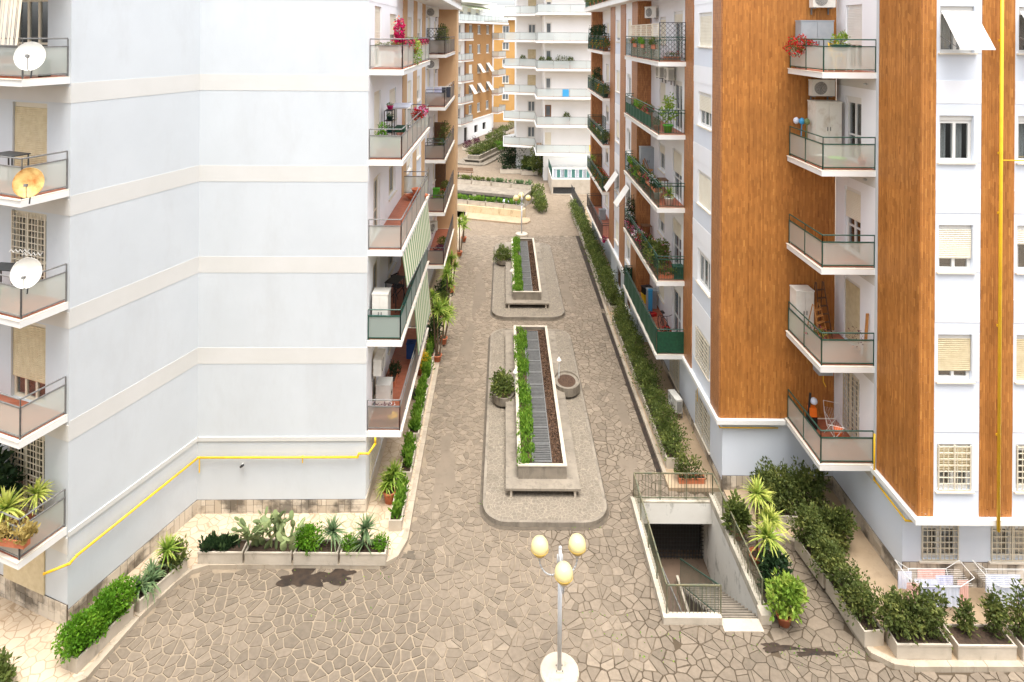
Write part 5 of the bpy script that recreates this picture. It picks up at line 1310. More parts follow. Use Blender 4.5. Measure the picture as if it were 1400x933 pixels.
b = MB(); b.box(X0 - .16, Y0 - .16, -.02, X0 + .03, YS, .2); b.box(X0 + .03, Y0 - .16, -.02, 6.2, Y0 + .02, .2); b.build('rim', 'concrete_light', SW)
b = MB(); b.box(X1 - .06, Y0 + .2, -.02, X1 + .14, Y1 + .1, .24); b.build('parapet', 'concrete_mossy', SW); MB().box(X1 - .12, Y0 - .14, -.02, X1 + .18, Y0 + .2, .26).build('end_block', 'concrete_light', SW)
for i in range(15):
    MB().box(6.2, Y0 + .02 + i * .285, ZB, X1, Y0 + .02 + (i + 1) * .285 + .0, -.18 * (i + 1) + .0).build('step', 'step_stone', SW); MB().box(6.2, Y0 - .03 + (i + 1) * .285, -.18 * (i + 1), X1, Y0 + .02 + (i + 1) * .285, -.18 * (i + 1) + .02).build('nosing', 'concrete', SW)
MB().box(6.2, Y0 - .36, -.02, X1 - .13, Y0 + .03, .02).build('threshold', 'concrete_light', SW)
MB().box(6.12, Y0 + .02, ZB, 6.2, Y0 + 4.3, -2.4).build('side_wall', 'concrete_mossy', SW)
b = MB()
for i in range(24): x = X0 + .05 + i * .112; b.box(x - .01, Y1 + .85, ZB, x + .01, Y1 + .87, -.7)
for i in range(14): b.box(X0, Y1 + .868, ZB + .05 + i * .14, X1, Y1 + .882, ZB + .075 + i * .14)
b.build('iron_grille', 'metal_dark', SW); MB().box(X0, Y1 + 1.3, ZB, X1, Y1 + 1.35, -.02).build('back_wall', 'room_dark', SW)
railing(SW, [(6.2, Y0 - .02), (X0 - .04, Y0 - .02), (X0 - .04, YS + .1), (X1 + .04, YS + .1), (X1 + .04, Y0 + .2)], .06, mat='rail_weathered', fill='bars', h=.95, raised=False, step=1.1)
# railing that follows the steps, and the open gate leaf
b = MB(); p0, p1 = Vector((6.16, Y0 + .05, .95)), Vector((6.16, Y0 + 3.9, -1.5)); b.tube(p0, p1, .022, 6); b.tube(p0 - Vector((0, 0, .85)), p1 - Vector((0, 0, .85)), .015, 6)
for i in range(34): p = p0.lerp(p1, i / 33); b.tube(p, p - Vector((0, 0, .85)), .007, 4)
b.build('stair_railing', 'metal_green', SW)
b = MB(); g0 = Vector((5.35, Y0 + .1, -.35)); g1 = Vector((5.2, Y0 + 2.6, -.7))
b.tube(g0, g1, .02, 6); b.tube(g0 - Vector((0, 0, 1)), g1 - Vector((0, 0, 1)), .02, 6)
for i in range(22): p = g0.lerp(g1, i / 21); b.tube(p, p - Vector((0, 0, 1)), .008, 4)
b.build('gate_leaf', 'metal_grey', SW)

# ---------------------------------------------------------------- planters at ground level
def long_planter(p, q, inward, dep, z, hgt, label, fill, group=None, seed=1, name='planter_box', t=.04, cat='planter'):
    p, q = Vector((*p, 0)), Vector((*q, 0)); e = (q - p).normalized(); n = Vector((-e.y, e.x, 0)) * inward; L = (q - p).length
    root = empty(name, (p.x, p.y, z), label, cat, group); fr = Fr(p[:2], e[:2], n[:2])
    b = MB(); b.fb(fr, 0, L, z, z + .05, 0, dep); b.fb(fr, 0, L, z + .05, z + hgt, 0, t); b.fb(fr, 0, L, z + .05, z + hgt, dep - t, dep); b.fb(fr, 0, t, z + .05, z + hgt, t, dep - t); b.fb(fr, L - t, L, z + .05, z + hgt, t, dep - t)
    b.fb(fr, -.012, L + .012, z + hgt - .045, z + hgt + .003, -.012, -.0); b.build('trough', 'concrete_light', root)
    MB().fb(fr, t, L - t, z + .05, z + hgt - .05, t, dep - t).build('soil', 'soil', root)
    def loc(s, o, h): w_ = fr.w(s, z + hgt + h, o) - Vector(root.location); return (w_.x, w_.y, w_.z)
    fill(root, loc, L, dep, seed); return root
def f_shrub(n=2600, size=.1, leaf='leaf_laurel', rad=.42, ht=.6, blobs=None, stems=True, step=.55):
    def f(root, loc, L, dep, seed):
        rr = random.Random(seed); B = []
        m = max(1, round(L / step))
        for k in range(m):
            for j in range(2):
                s = L * (k + .5) / m + rr.uniform(-.12, .12); hh = ht * rr.uniform(.55, 1.25); x, y, z = loc(s, dep * .5 + rr.uniform(-.02, .16), hh * (.6 if j == 0 else 1.25))
                r_ = rad * .88 * rr.uniform(.75, 1.15) * (1 if j == 0 else .72); B.append((x, y, z, r_, r_, hh * .75))
        foliage('foliage', root, leaf, B, int(n * .8), size * .92, seed, up=.35, lump=.42, shell=.2, asp=.5)
        b = MB()
        for x, y, z, *_ in B: 
            bx, by, bz = loc(0, dep * .5, -.08); b.tube((x, y, bz) if True else 0, (x + rr.uniform(-.1, .1), y + rr.uniform(-.1, .1), z), .012, 5)
        o = worldloc(root); b.v = [(v[0] + o.x, v[1] + o.y, v[2] + o.z) for v in b.v]; b.build('stem', 'bark', root)
    return f
def f_rows(leaf='leaf_bright', n=1500, size=.14, ht=.42, asp=.4, skip=0, spread=.5):
    def f(root, loc, L, dep, seed):
        rng = np.random.default_rng(seed); nt = int(L * 9); P = []; D = []; T = []
        for k in range(nt):
            s = rng.uniform(.08, L - .08); o = rng.uniform(.1, dep - .1); h = ht * rng.uniform(.6, 1.15); m = int(n / nt)
            for _ in range(m):
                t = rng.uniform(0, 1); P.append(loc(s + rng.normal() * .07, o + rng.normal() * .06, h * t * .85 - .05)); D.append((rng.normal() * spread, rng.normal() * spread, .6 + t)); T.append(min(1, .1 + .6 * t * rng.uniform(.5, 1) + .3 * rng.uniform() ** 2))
        V, F = leaves(np.array(P), np.array(D), size, rng, asp); fastmesh('foliage', V + np.array(worldloc(root)[:]), F, T, leaf, root)
    return f
# left alley kerb planters
ys = [20.9, 23.2, 25.45, 27.4, 29.5, 31.5, 33.5, 35.7, 37.8, 39.9, 42.0, 44.1, 46.2, 48.3]
ords = ['nearest', 'second', 'third', 'fourth', 'fifth', 'sixth', 'seventh', 'eighth', 'ninth', 'tenth', 'eleventh', 'twelfth', 'thirteenth', 'farthest']
def kx(Y):
    for i in range(9, len(kerbL) - 1):
        if kerbL[i][1] <= Y <= kerbL[i + 1][1]: t = (Y - kerbL[i][1]) / (kerbL[i + 1][1] - kerbL[i][1]); return kerbL[i][0] + t * (kerbL[i + 1][0] - kerbL[i][0])
    return kerbL[9][0]
for i, y in enumerate(ys):
    L = 1.65 if i < 8 else 1.95
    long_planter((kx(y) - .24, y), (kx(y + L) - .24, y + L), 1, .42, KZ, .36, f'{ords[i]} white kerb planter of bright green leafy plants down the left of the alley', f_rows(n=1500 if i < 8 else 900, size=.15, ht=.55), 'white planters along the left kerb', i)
# frontal row below the blank wall
fr_y = 19.55
xs = [(-9.32, -7.95), (-7.88, -6.45), (-6.38, -5.02), (-4.95, -3.55)]
def f_cactus(root, loc, L, dep, seed):
    rr = random.Random(seed); b = MB(); o = worldloc(root)
    def pad(c, up, side, r, lvl):
        u = Vector(up).normalized(); s = Vector(side).normalized(); nn = u.cross(s).normalized(); k = len(b.v); n = 12; b.tn = rr.uniform(.1, 1); ctr = Vector(c) + u * r * .9
        ring = [ctr + u * (r * math.sin(2 * math.pi * i / n)) + s * (r * .62 * math.cos(2 * math.pi * i / n)) for i in range(n)]
        b.v += [tuple(p) for p in ring] + [tuple(ctr + nn * r * .14), tuple(ctr - nn * r * .14)]
        for i in range(n): b.idx((k + i, k + (i + 1) % n, k + n)); b.idx((k + (i + 1) % n, k + i, k + n + 1))
        if lvl < 4:
            for q in range(rr.choice([1, 2, 2, 3])):
                t = math.radians(rr.uniform(25, 155)); p = ctr + u * (r * math.sin(t)) + s * (r * .62 * math.cos(t)); a = rr.uniform(0, math.pi * 2)
                pad(p, u + s * math.cos(t) * 1.1 + nn * rr.uniform(-.5, .5), Vector((math.cos(a), math.sin(a), .2)), r * rr.uniform(.8, 1.0), lvl + 1)
    for k in range(11):
        p = Vector(loc(L * (k + .5) / 11 * 1.1 - .05, rr.uniform(.1, dep - .1), -.05)) + o; a = rr.uniform(0, 6.3)
        pad(p, (rr.uniform(-.35, .35), rr.uniform(-.35, .35), 1), (math.cos(a), math.sin(a), 0), .17, 1)
    b.build('pads', 'leaf_cactus', root)
def f_mix(root, loc, L, dep, seed):
    if seed == 3:
        x, y, z = loc(L * .3, dep * .5, .22); foliage('foliage', root, 'leaf_box', [(x, y, z, .42, .34, .34), (x - .15, y, z + .1, .3, .3, .28)], 1800, .085, 4)
        x, y, z = loc(L * .82, dep * .5, .45); MB().tube(Vector((x, y, z - .5)) + worldloc(root), Vector((x, y, z)) + worldloc(root), .045, 8).build('trunk', 'bark', root); rosettes('leaves', root, 'leaf_agave', [((x, y, z), 70, .55, .03)], 5, droop=.3)
    else:
        x, y, z = loc(L * .52, dep * .5, .12); rosettes('leaves', root, 'leaf_agave', [((x, y, z + .42), 60, .55, .03), ((x - .05, y, z - .02), 50, .55, .028)], 6, droop=.3); MB().tube(Vector((x, y, z - .2)) + worldloc(root), Vector((x, y, z + .42)) + worldloc(root), .045, 8).build('trunk', 'bark', root)
        for s in (.16, .85): x, y, z = loc(L * s, dep * .5, .1); foliage('foliage', root, 'leaf_box', [(x, y, z, .26, .24, .18)], 500, .07, 7)
long_planter((xs[0][0], fr_y), (xs[0][1], fr_y), 1, .55, KZ, .38, 'low white planter of short dark grassy plants under the blank wall', f_rows('leaf_dark', 900, .16, .22), 'white planters below the blank wall', 1)
long_planter((xs[1][0], fr_y), (xs[1][1], fr_y), 1, .55, KZ, .38, 'white planter overflowing with grey-green prickly pear cactus', f_cactus, 'white planters below the blank wall', 9)
long_planter((xs[2][0], fr_y), (xs[2][1], fr_y), 1, .55, KZ, .38, 'white planter with a bright round shrub and one spiky yucca', f_mix, 'white planters below the blank wall', 3)
long_planter((xs[3][0], fr_y), (xs[3][1], fr_y), 1, .55, KZ, .38, 'white planter at the pavement corner with a yucca between two low shrubs', f_mix, 'white planters below the blank wall', 4)
def f_box(root, loc, L, dep, seed):
    rr = random.Random(2); B = [(*loc(L * (k + .5) / 7, dep * .55, .25 + rr.uniform(-.05, .1)), .4, .4, .38) for k in range(7)]
    foliage('foliage', root, 'leaf_box', B, 6500, .085, 11, up=.6, lump=.2, asp=.6)
def f_agave(root, loc, L, dep, seed):
    hd = [((loc(L * s, dep * o, h)), n, l, .032) for s, o, h, n, l in ((.12, .5, .15, 60, .55), (.3, .4, .1, 60, .55), (.42, .7, .2, 50, .45), (.7, .6, .1, 40, .4))]
    rosettes('leaves', root, 'leaf_agave', hd, 8, droop=.5)
    x, y, z = loc(L * .68, dep * .5, .55); rosettes('yucca_crown', root, 'leaf_yucca', [((x, y, z), 60, .5, .03)], 9, droop=.2); MB().tube(Vector((x, y, z - .6)) + worldloc(root), Vector((x, y, z)) + worldloc(root), .035, 8).build('trunk', 'bark', root)
    x, y, z = loc(L * .85, dep * .5, .2); foliage('foliage', root, 'leaf_hedge', [(x, y, z, .32, .32, .3)], 900, .1, 4)
def mvin(p, d, c): v = Vector(c) - Vector(p); return p
q0, q1, q2, q3 = G(113, 926, KZ), G(190, 848, KZ), G(197, 843, KZ), G(262, 783, KZ)
def off(p, q, d):
    v = (Vector(q) - Vector(p)).normalized(); n = Vector((-v.y, v.x)) * d; return (p[0] + n.x, p[1] + n.y), (q[0] + n.x, q[1] + n.y)
a_, b2 = off(q0, q1, .2); long_planter(a_, b2, 1, .55, KZ, .38, 'white planter with a long clipped bright green box hedge at lower left', f_box, 'white planters along the left corner kerb', 5)
a_, b2 = off(q2, q3, .18); long_planter(a_, b2, 1, .5, KZ, .38, 'white planter with spiky grey agaves and a small yucca, next to the box hedge', f_agave, 'white planters along the left corner kerb', 6)
ro = empty('shrub', (-12.7, 15.75, KZ), 'dark green leafy shrub cut off by the lower left corner of the photo', 'shrub'); foliage('foliage', ro, 'leaf_hedge', [(0, 0, .3, .55, .45, .4)], 1200, .14, 3); MB().tube((-12.7, 15.75, KZ), (-12.7, 15.75, KZ + .4), .03).build('stem', 'bark', ro)
# right front corner planters
G1 = 'concrete planters round the right-hand corner'
k0, k1, k2, k3 = G(1107, 757, KZ), G(1146, 832, KZ), G(1152, 843, KZ), G(1200, 902, KZ)
a_, b2 = off(k0, k1, -.22); a_ = (a_[0], a_[1]); long_planter((9.92, 20.4), (10.1, 18.92), -1, .55, KZ, .42, 'long mossy planter with dark shrubs climbing away from the corner, upper one', f_shrub(4200, .105, rad=.48, ht=.62), G1, 11)
k2, k3 = G(1150, 838, KZ), G(1196, 886, KZ)
long_planter((10.12, 18.82), (10.3, 17.1), -1, .55, KZ, .42, 'mossy planter with a dark shrub at the bend of the kerb', f_shrub(3600, .11, rad=.46, ht=.6), G1, 12)
long_planter((8.95, 21.15), (9.85, 21.1), 1, .5, KZ, .42, 'short planter at the top end of the right-hand hedge, facing the stairwell', f_shrub(2600, .11, rad=.5, ht=.7), G1, 13)
long_planter((10.42, 16.72), (11.86, 16.72), 1, .62, KZ, .4, 'planter with a broad two-tone shrub below the drying rack', f_shrub(4200, .12, rad=.45, ht=.62, step=.4), G1, 14)
long_planter((12.02, 16.7), (13.55, 16.7), 1, .62, KZ, .4, 'planter with thin upright shrubs to the right of the broad one', f_shrub(1700, .12, rad=.3, ht=.7, step=.8), G1, 15)
long_planter((13.7, 16.68), (15.2, 16.68), 1, .62, KZ, .4, 'planter cut off by the right edge of the photo', f_shrub(2600, .12, rad=.4, ht=.7), G1, 16)
for i, (x, y, z, r_, h_, lab) in enumerate(((9.3, 21.9, .2, .62, .75, 'tall dark shrub against the plinth behind the short planter'), (10.35, 21.7, .2, .66, .8, 'tallest dark shrub in the inner corner below the brown wall'), (10.6, 20.4, .2, .55, .6, 'dark shrub behind the upper mossy planter'))):
    ro = empty('shrub', (x, y, KZ), lab, 'shrub', 'dark shrubs in the right inner corner'); foliage('foliage', ro, 'leaf_laurel', [(0, 0, h_ * .9, r_, r_, h_), (.25, -.1, h_ * 1.6, r_ * .6, r_ * .6, h_ * .5), (-.3, .1, h_ * 1.2, r_ * .6, r_ * .6, h_ * .5)], 3000, .12, 20 + i, up=.4, lump=.32)
    b = MB()
    for k in range(5): b.tube((x + .1 * math.cos(k), y + .1 * math.sin(k), KZ), (x + .3 * math.cos(k * 1.3), y + .3 * math.sin(k * 1.3), h_), .018, 5)
    b.build('stem', 'bark', ro)
# long hedges on the right of the alley
on = ['nearest', 'second', 'third', 'fourth', 'fifth', 'sixth', 'seventh', 'eighth']
y = 24.0
for i in range(5):
    long_planter((6.22, y), (6.22, y + 2.36), -1, .62, KZ, .4, f'{on[i]} section of the lower dark hedge, counted up the alley from the stairwell', f_shrub(4600, .1, 'leaf_hedge', rad=.62, ht=.48, step=.5), 'hedge sections on the right of the alley', 30 + i, 'hedge_planter', cat='hedge'); y += 2.46
y = 38.3
for i in range(8):
    long_planter((6.2, y), (6.24, y + 2.5), -1, .6, KZ, .4, f'{on[i]} section of the upper dark hedge, counted up the alley from the cross gap', f_shrub(2900, .12, 'leaf_hedge', rad=.66, ht=.5, step=.6), 'hedge sections on the right of the alley', 50 + i, 'hedge_planter', cat='hedge'); y += 2.6
long_planter((6.3, 37.5), (7.5, 37.5), 1, .55, KZ, .35, 'mossy box with two rounder bushes closing the upper hedge at its near end', f_shrub(2600, .1, 'leaf_hedge', rad=.5, ht=.5), 'hedge sections on the right of the alley', 61, 'hedge_planter', cat='hedge')

# ---------------------------------------------------------------- pots on the ground
def at(z): return z
place('g_drac', P_yucca([(0, 0, .75, .6, .035), (.12, .08, .95, .55, .03), (-.12, -.05, .6, .5, .03)], (.24, .42, 'terracotta'), 'leaf_yucca', 31, n=50), (*G(533, 686, KZ), KZ), 0, 'terracotta pot with a bushy dracaena at the foot of the near left balconies')
place('g_yellow', P_bush('terracotta', 'bloom_yellow', .22, .36, [(0, 0, .75, .42, .42, .36)], 900, .09, seed=4), (*G(575, 512, KZ), KZ), 0, 'terracotta pot with a round yellow-leaved bush on the left pavement')
place('g_black', P_bush('black_plastic', 'leaf_dark', .2, .34, [(0, 0, .45, .15, .15, .1)], 60, .06), (*G(568, 545, KZ), KZ), 0, 'nearly empty black plastic pot on the left pavement')
for i, (u, v, hds, lab) in enumerate(((598, 494, [(0, 0, 2.6, .75, .045), (.35, .2, 2.1, .65, .04), (-.3, .3, 3.1, .5, .035)], 'tall bare-stemmed yucca with three heads, nearest of the left row'),
        (606, 470, [(0, 0, 1.9, .7, .045), (.3, .3, 1.5, .6, .04)], 'shorter yucca just beyond the three-headed one'), (611, 436, [(0, 0, 2.6, .75, .045), (.1, .5, 1.8, .6, .04)], 'slim tall yucca about halfway up the left pavement'),
        (617, 400, [(0, 0, 2.2, .6, .04), (.2, .3, 1.5, .5, .04)], 'yucca rising behind the kerb planters below the dark railing'), (628, 350, [(0, 0, 2.4, .7, .05), (-.5, .2, 1.6, .6, .05), (.3, .8, 1.9, .6, .05)], 'clump of yuccas at the far end of the left pavement'),
        (634, 330, [(0, 0, 1.6, .8, .05)], 'spreading pale yucca at the last corner of the left pavement'))):
    place(('gy', i), P_yucca(hds, (.22, .34, 'terracotta'), 'leaf_yucca', 40 + i, n=60, trunk=.045), (*G(u, v, KZ), KZ), 0, lab, 'yuccas along the left pavement')
for i, (u, v, lf, lab) in enumerate(((590, 478, 'leaf_dark', 'dark leafy pot plant standing by the wall under the near balconies'), (600, 440, 'leaf_hedge', 'bushy pot plant behind the slim tall yucca'), (604, 420, 'leaf_dark', 'dark bush in a pot under the far left balconies'))):
    place(('gb', i), P_bush('terracotta', lf, .24, .4, [(0, 0, .9, .5, .5, .55), (.2, .2, 1.3, .3, .3, .3)], 900, .13, seed=60 + i), (*G(u, v, KZ), KZ), 0, lab)
# beside the stairwell
place('s1', P_yucca([(0, 0, 2.15, .62, .035), (.3, -.3, 1.55, .62, .035), (.05, -.7, 1.35, .68, .04), (.45, .2, 1.2, .5, .03)], (.25, .3, 'terracotta'), 'leaf_yucca', 71, n=80, trunk=.04, yel=.25), (8.0, 19.9, 0), 0, 'tall yellow-green yucca with several heads beside the stairwell')
place('s2', P_bush('terracotta', 'leaf_yucca', .22, .3, [(0, 0, .75, .48, .45, .4), (.1, -.1, 1.05, .3, .3, .3), (.35, .1, .8, .25, .25, .2)], 1300, .14, seed=72), (*G(1072, 853), 0), 0, 'terracotta pot with a spreading schefflera at the foot of the stairwell parapet')
place('s3', P_bush('pot_darkgreen', 'leaf_dark', .24, .32, [(0, 0, .8, .42, .42, .55)], 1100, .15, seed=73), (8.05, 18.7, 0), 0, 'dark green leafy pot between the yucca and the schefflera')
place('s4', P_bush('terracotta', 'leaf_hedge', .24, .32, [(0, 0, .7, .36, .4, .5)], 900, .16, seed=74), (7.75, 20.9, 0), 0, 'leafy pot plant behind the stairwell parapet rail')
tr = place('s5', P_trough('leaf_laurel', .95, 'terracotta', 900, .1, .7, seed=75), (6.95, 23.3, KZ), 0, 'long terracotta trough with a laurel bush above the stairwell lintel')
MB().prism([(7.6, 18.2), (9.6, 19.0), (9.8, 21.0), (9.0, 21.1), (8.0, 22.9), (7.6, 22.9)], -.05, .03, False)
tag(MB().prism([(7.62, 21.3), (8.9, 21.2), (8.9, 22.9), (7.62, 22.9)], -.05, .06, False).build('soil_bed', 'pebbled'), kind='structure')
# air conditioner standing behind the hedge, and the drying racks below the right windows
place('ac', P_ac, (7.45, 27.4, KZ + .3), math.radians(-80), 'white air conditioner standing on the pavement behind the lower hedge', 'air conditioners')
place('ac', P_ac, (7.3, 41.0, KZ + .3), math.radians(-80), 'grey-white air conditioner on the pavement behind the upper hedge', 'air conditioners')
place('rack1', P_rack([(-.5, .0, -.26, .7, 'cloth_lilac'), (.02, .55, -.26, .6, 'cloth_white'), (-.9, -.55, -.2, .55, 'cloth_pink'), (-.6, .1, -.06, .45, 'cloth_white'), (.1, .6, .07, .5, 'cloth_lilac'), (.6, .92, -.1, .7, 'cloth_pink'), (-.9, -.5, .2, .5, 'cloth_white'), (-.3, .5, .26, .5, 'cloth_pink')]), (12.35, 18.15, KZ), 0, 'white drying rack hung with pink and pale washing under the ground-floor window')
place('rack2', P_rack([(-.8, -.1, -.26, .6, 'cloth_white'), (-.05, .8, -.26, .65, 'cloth_lilac'), (-.7, .3, .1, .5, 'cloth_white')]), (14.6, 18.15, KZ), 0, 'drying rack with pale washing at the right edge of the photo')
# ---------------------------------------------------------------- things on the balconies
def on(fr, s, o, z):
    p = fr.w(s, z, o); return (p.x, p.y, p.z)
ang = lambda fr: math.atan2(fr.e.y, fr.e.x)
def put(key, fn, fr, s, o, z, label, rz=0, sc=1, group=None): return place(key, fn, on(fr, s, o, z), rz, label, group, sc)
AC = 'air conditioners'
R1, R2, R3, L0, L1, L2 = BR1, BR2, BR3, BL0, BL1, BL2
# right stack by the brown corner (from the top down)
for k, lab in ((4, 'air conditioner on the brown wall above the grey cabinet'), (3, 'air conditioner on the brown wall above the stained white cabinet')):
    place('ac', P_ac, (11.25, 22.55, R1[k] + 2.15), 0, lab, AC)
MB_ = None
put('cab_grey', P_cabinet(1.15, .42, 1.65, 'steel_cabinet'), fR1, 2.2, .95, R1[4], 'two-door grey steel cabinet on the top balcony by the brown wall')
put('cab_dirty', P_cabinet(.9, .6, 1.95, 'cabinet_dirty'), fR1, 2.1, .62, R1[3], 'big stained white cabinet below the second air conditioner')
put('cab_small', P_cabinet(.62, .5, 1.6, 'plastic_white'), fR1, 2.15, 1.35, R1[1], 'narrow white cabinet in the balcony with the ladder')
put('ger', P_bush('terracotta', 'leaf_hedge', .15, .24, [(0, 0, .28, .34, .3, .25), (-.25, -.1, .12, .3, .25, .25), (.3, 0, .25, .25, .2, .16)], 500, .07, 'bloom_red', 700, 80, .055), fR1, 1.6, 1.72, R1[4] + .55, 'dark red geraniums spilling over the rail of the top brown-corner balcony')
put('chair_y', P_chair('yellow_plastic'), fR1, 1.6, .45, R1[4], 'yellow folding chair beside the grey cabinet', .3)
put('bowl', P_bush('pot_darkgreen', 'leaf_yucca', .3, .22, [(0, 0, .35, .26, .2, .2), (.1, 0, .5, .1, .1, .14)], 260, .09, seed=82), fR1, .45, .95, R1[4] + .65, 'wide green bowl of succulents raised behind the top glass rail')
put('tbl1', P_table('plastic_white', .7, .5, .62), fR1, .45, .95, R1[4], 'small white table under the bowl of succulents')
put('basin', P_bucket('lime_plastic', .28, .26), fR1, .7, .9, R1[3], 'lime green basin behind the frosted glass, fourth balcony up')
put('basinw', P_bucket('plastic_white', .2, .3), fR1, .9, 1.35, R1[3], 'white bucket beside the lime green basin')
put('redpot', P_bush('red_plastic', 'bloom_orange', .13, .16, [(0, 0, .22, .1, .1, .1)], 60, .05), fR1, .3, .3, R1[3] + .1, 'small red pot in the near corner below the stained cabinet')
for i, (s, m_) in enumerate(((2.25, 'cloth_white'), (2.1, 'blue_plastic'), (2.0, 'leaf_cactus'))):
    ro = empty('mop', on(fR1, s, 1.6 - i * .13, R1[3]), ['white-headed mop leaning at the far rail post', 'blue-handled broom next to the mop', 'rolled greenish hose pole by the stained cabinet'][i], ['mop', 'broom', 'pole'][i])
    p = Vector(ro.location); MB().tube(p, p + Vector((.1, .1, 1.25)), .016, 6).build('handle', m_ if i else 'wood', ro); MB().sphere(p + Vector((.1, .1, 1.25)), .1, 10, 6, 1.3).build('head', m_, ro, True)
put('lad', P_ladder(1.85, 'wood_dark'), fR1, 2.15, .72, R1[1], 'brown wooden step ladder standing beside the narrow cabinet', .2)
put('lad2', P_ladder(1.35, 'wood'), fR1, 1.5, 1.15, R1[1], 'shorter orange wooden steps folded in front of the ladder', .5)
ro = empty('plank', on(fR1, .25, .25, R1[1]), 'orange wooden plank leaning against the white wall', 'plank'); p = Vector(ro.location); MB().ob(p, (.09, 0, 0), (0, .03, 0), (.12, .05, 1.55)).build('board', 'wood', ro)
put('twig', P_bush('terracotta', 'leaf_purple', .13, .2, [(0, 0, .5, .3, .25, .35)], 110, .05, seed=84), fR1, .2, .5, R1[1] + .3, 'thin dry shrub in a pot near the leaning plank')
put('fall', P_bush('terracotta', 'leaf_hedge', .14, .18, [(0, 0, .35, .3, .35, .16)], 220, .07, 'bloom_pink', 40, 85), fR1, .95, 1.4, R1[1] + .25, 'trailing plant in a pot pressed to the rail under the wooden steps')
put('rack0', P_rack(), fR1, 1.1, .75, R1[0], 'empty wire drying rack on the lowest brown-corner balcony', 1.2, .8)
ro = empty('garden_blower', on(fR1, 1.9, 1.1, R1[0]), 'orange and black garden blower leaning in the corner of the lowest balcony', 'garden tool'); p = Vector(ro.location)
MB().ob(p + Vector((-.15, -.12, 0)), (.3, 0, 0), (0, .22, 0), (0, 0, .45)).build('engine', 'black_plastic', ro); MB().ob(p + Vector((-.12, -.16, .45)), (.24, 0, 0), (0, .2, 0), (0, .04, .28)).build('hood', 'orange_plastic', ro)
MB().tube(p + Vector((-.2, -.1, 0)), p + Vector((-.05, 0, 1.2)), .04, 8).build('tube', 'black_plastic', ro); MB().sphere(p + Vector((.05, -.05, .95)), .12, 10, 8).build('bag', 'cloth_white', ro)
ro = empty('wall_boiler', (11.35, 22.6, R1[0] + 1.75), 'grey wall boiler hanging above the garden blower', 'boiler'); p = Vector(ro.location); MB().box(p.x - .25, p.y - .3, p.z, p.x + .25, p.y + .15, p.z + .75).build('casing', 'steel_cabinet', ro)
MB().path([p + Vector((0, -.1, 0)), p + Vector((0, -.1, -.3)), p + Vector((.1, -.1, -.5))], .015).build('hose', 'yellow_pipe', ro)
put('basin_o', P_bucket('orange_plastic', .15, .2), fR1, .8, .75, R1[0] + .45, 'orange peg basket hanging in the drying rack')
# near right alley stack
place('ac', P_ac, on(fR2, 5.4, .25, R2[4] + 2.0), math.radians(-60), 'air conditioner at the very top beside the white trellis', AC)
place('ac', P_ac, on(fR2, 3.6, .25, R2[3] + 2.2), math.radians(-90), 'air conditioner under the trellis balcony, left one of two', AC)
place('ac', P_ac, on(fR2, 2.0, .25, R2[3] + 2.2), math.radians(-90), 'air conditioner under the trellis balcony, right one of two', AC)
put('lat1', P_lattice(1.15, 1.55, 'metal_dark'), fR2, .1, .6, R2[4] + .1, 'dark diamond trellis facing the street on the topmost near right balcony')
for i, s in enumerate((.9, 2.1, 3.3, 4.5, 5.7)):
    place('lat2', P_lattice(1.15, 1.5, 'frame_cream'), on(fR2, s, 1.14, R2[4] + .1), math.radians(90), f'{["first", "second", "third", "fourth", "last"][i]} cream trellis panel along the topmost near right balcony, from the street end', 'cream trellis panels')
put('wintr', P_trough('leaf_hedge', .7, 'terracotta', 200, .06, .2, 'bloom_red', 40, 90), fR2, .35, .55, R2[4], 'terracotta trough behind the dark trellis')
put('rose', P_bush('terracotta', 'leaf_dark', .13, .2, [(0, 0, .4, .2, .2, .28)], 200, .07, 'bloom_magenta', 12, 91, .07), fR2, 2.6, .95, R2[4], 'small rose pot behind the middle cream trellis')
put('grn', P_bush('pot_green', 'leaf_yucca', .22, .36, [(0, 0, .9, .35, .35, .45), (.05, 0, 1.35, .22, .22, .3)], 380, .13, seed=92), fR2, .55, .65, R2[3], 'leafy plant in a lime green pot, near right stack, fourth balcony')
put('cot', P_bush('terracotta', 'leaf_hedge', .15, .22, [(0, 0, .4, .2, .2, .22)], 180, .07, seed=93), fR2, 1.3, .95, R2[3], 'small terracotta pot left of the lime green pot')
for i, (s, n_) in enumerate(((5.4, 'bloom_white'), (6.3, 'bloom_orange'), (6.9, 'bloom_white'))):
    put(('tr', i), P_trough('leaf_dark', .6, 'pot_white', 260, .07, .35, n_, 30, 94 + i), fR2, s, .95, R2[3], ['white trough with pale flowers at the far end of the fourth balcony', 'white trough with orange flowers between two pale ones, fourth balcony', 'last white trough against the brown return, fourth balcony'][i], math.radians(90))
b = MB(); 
for i in range(30):
    u0_, u1_ = i * .2, (i + 1) * .2; q_ = lambda u: 1.2 + .02 * math.sin(u * 9)
    b.face([fR2.w(1.4 + u0_, R2[3] + .1, q_(u0_)), fR2.w(1.4 + u1_, R2[3] + .1, q_(u1_)), fR2.w(1.4 + u1_, R2[3] + .62, q_(u1_)), fR2.w(1.4 + u0_, R2[3] + .62, q_(u0_))])
tag(b.build('rail_screen', 'net_green'), 'green mesh screen tied low along the rail of the fourth near right balcony', 'screen')
put('cabg', P_cabinet(.75, .45, 1.5, 'steel_cabinet'), fR2, 6.1, .3, R2[2], 'grey cabinet at the far end of the third near right balcony')
put('chw', P_chair('wood'), fR2, 5.2, .45, R2[2], 'stacked wooden folding chairs beside the grey cabinet, third balcony', 1.2, 1.15)
put('tb2', P_table('wood_dark', .6, .4, .65), fR2, 2.6, .35, R2[2], 'small dark table against the white wall, third balcony', math.radians(90))
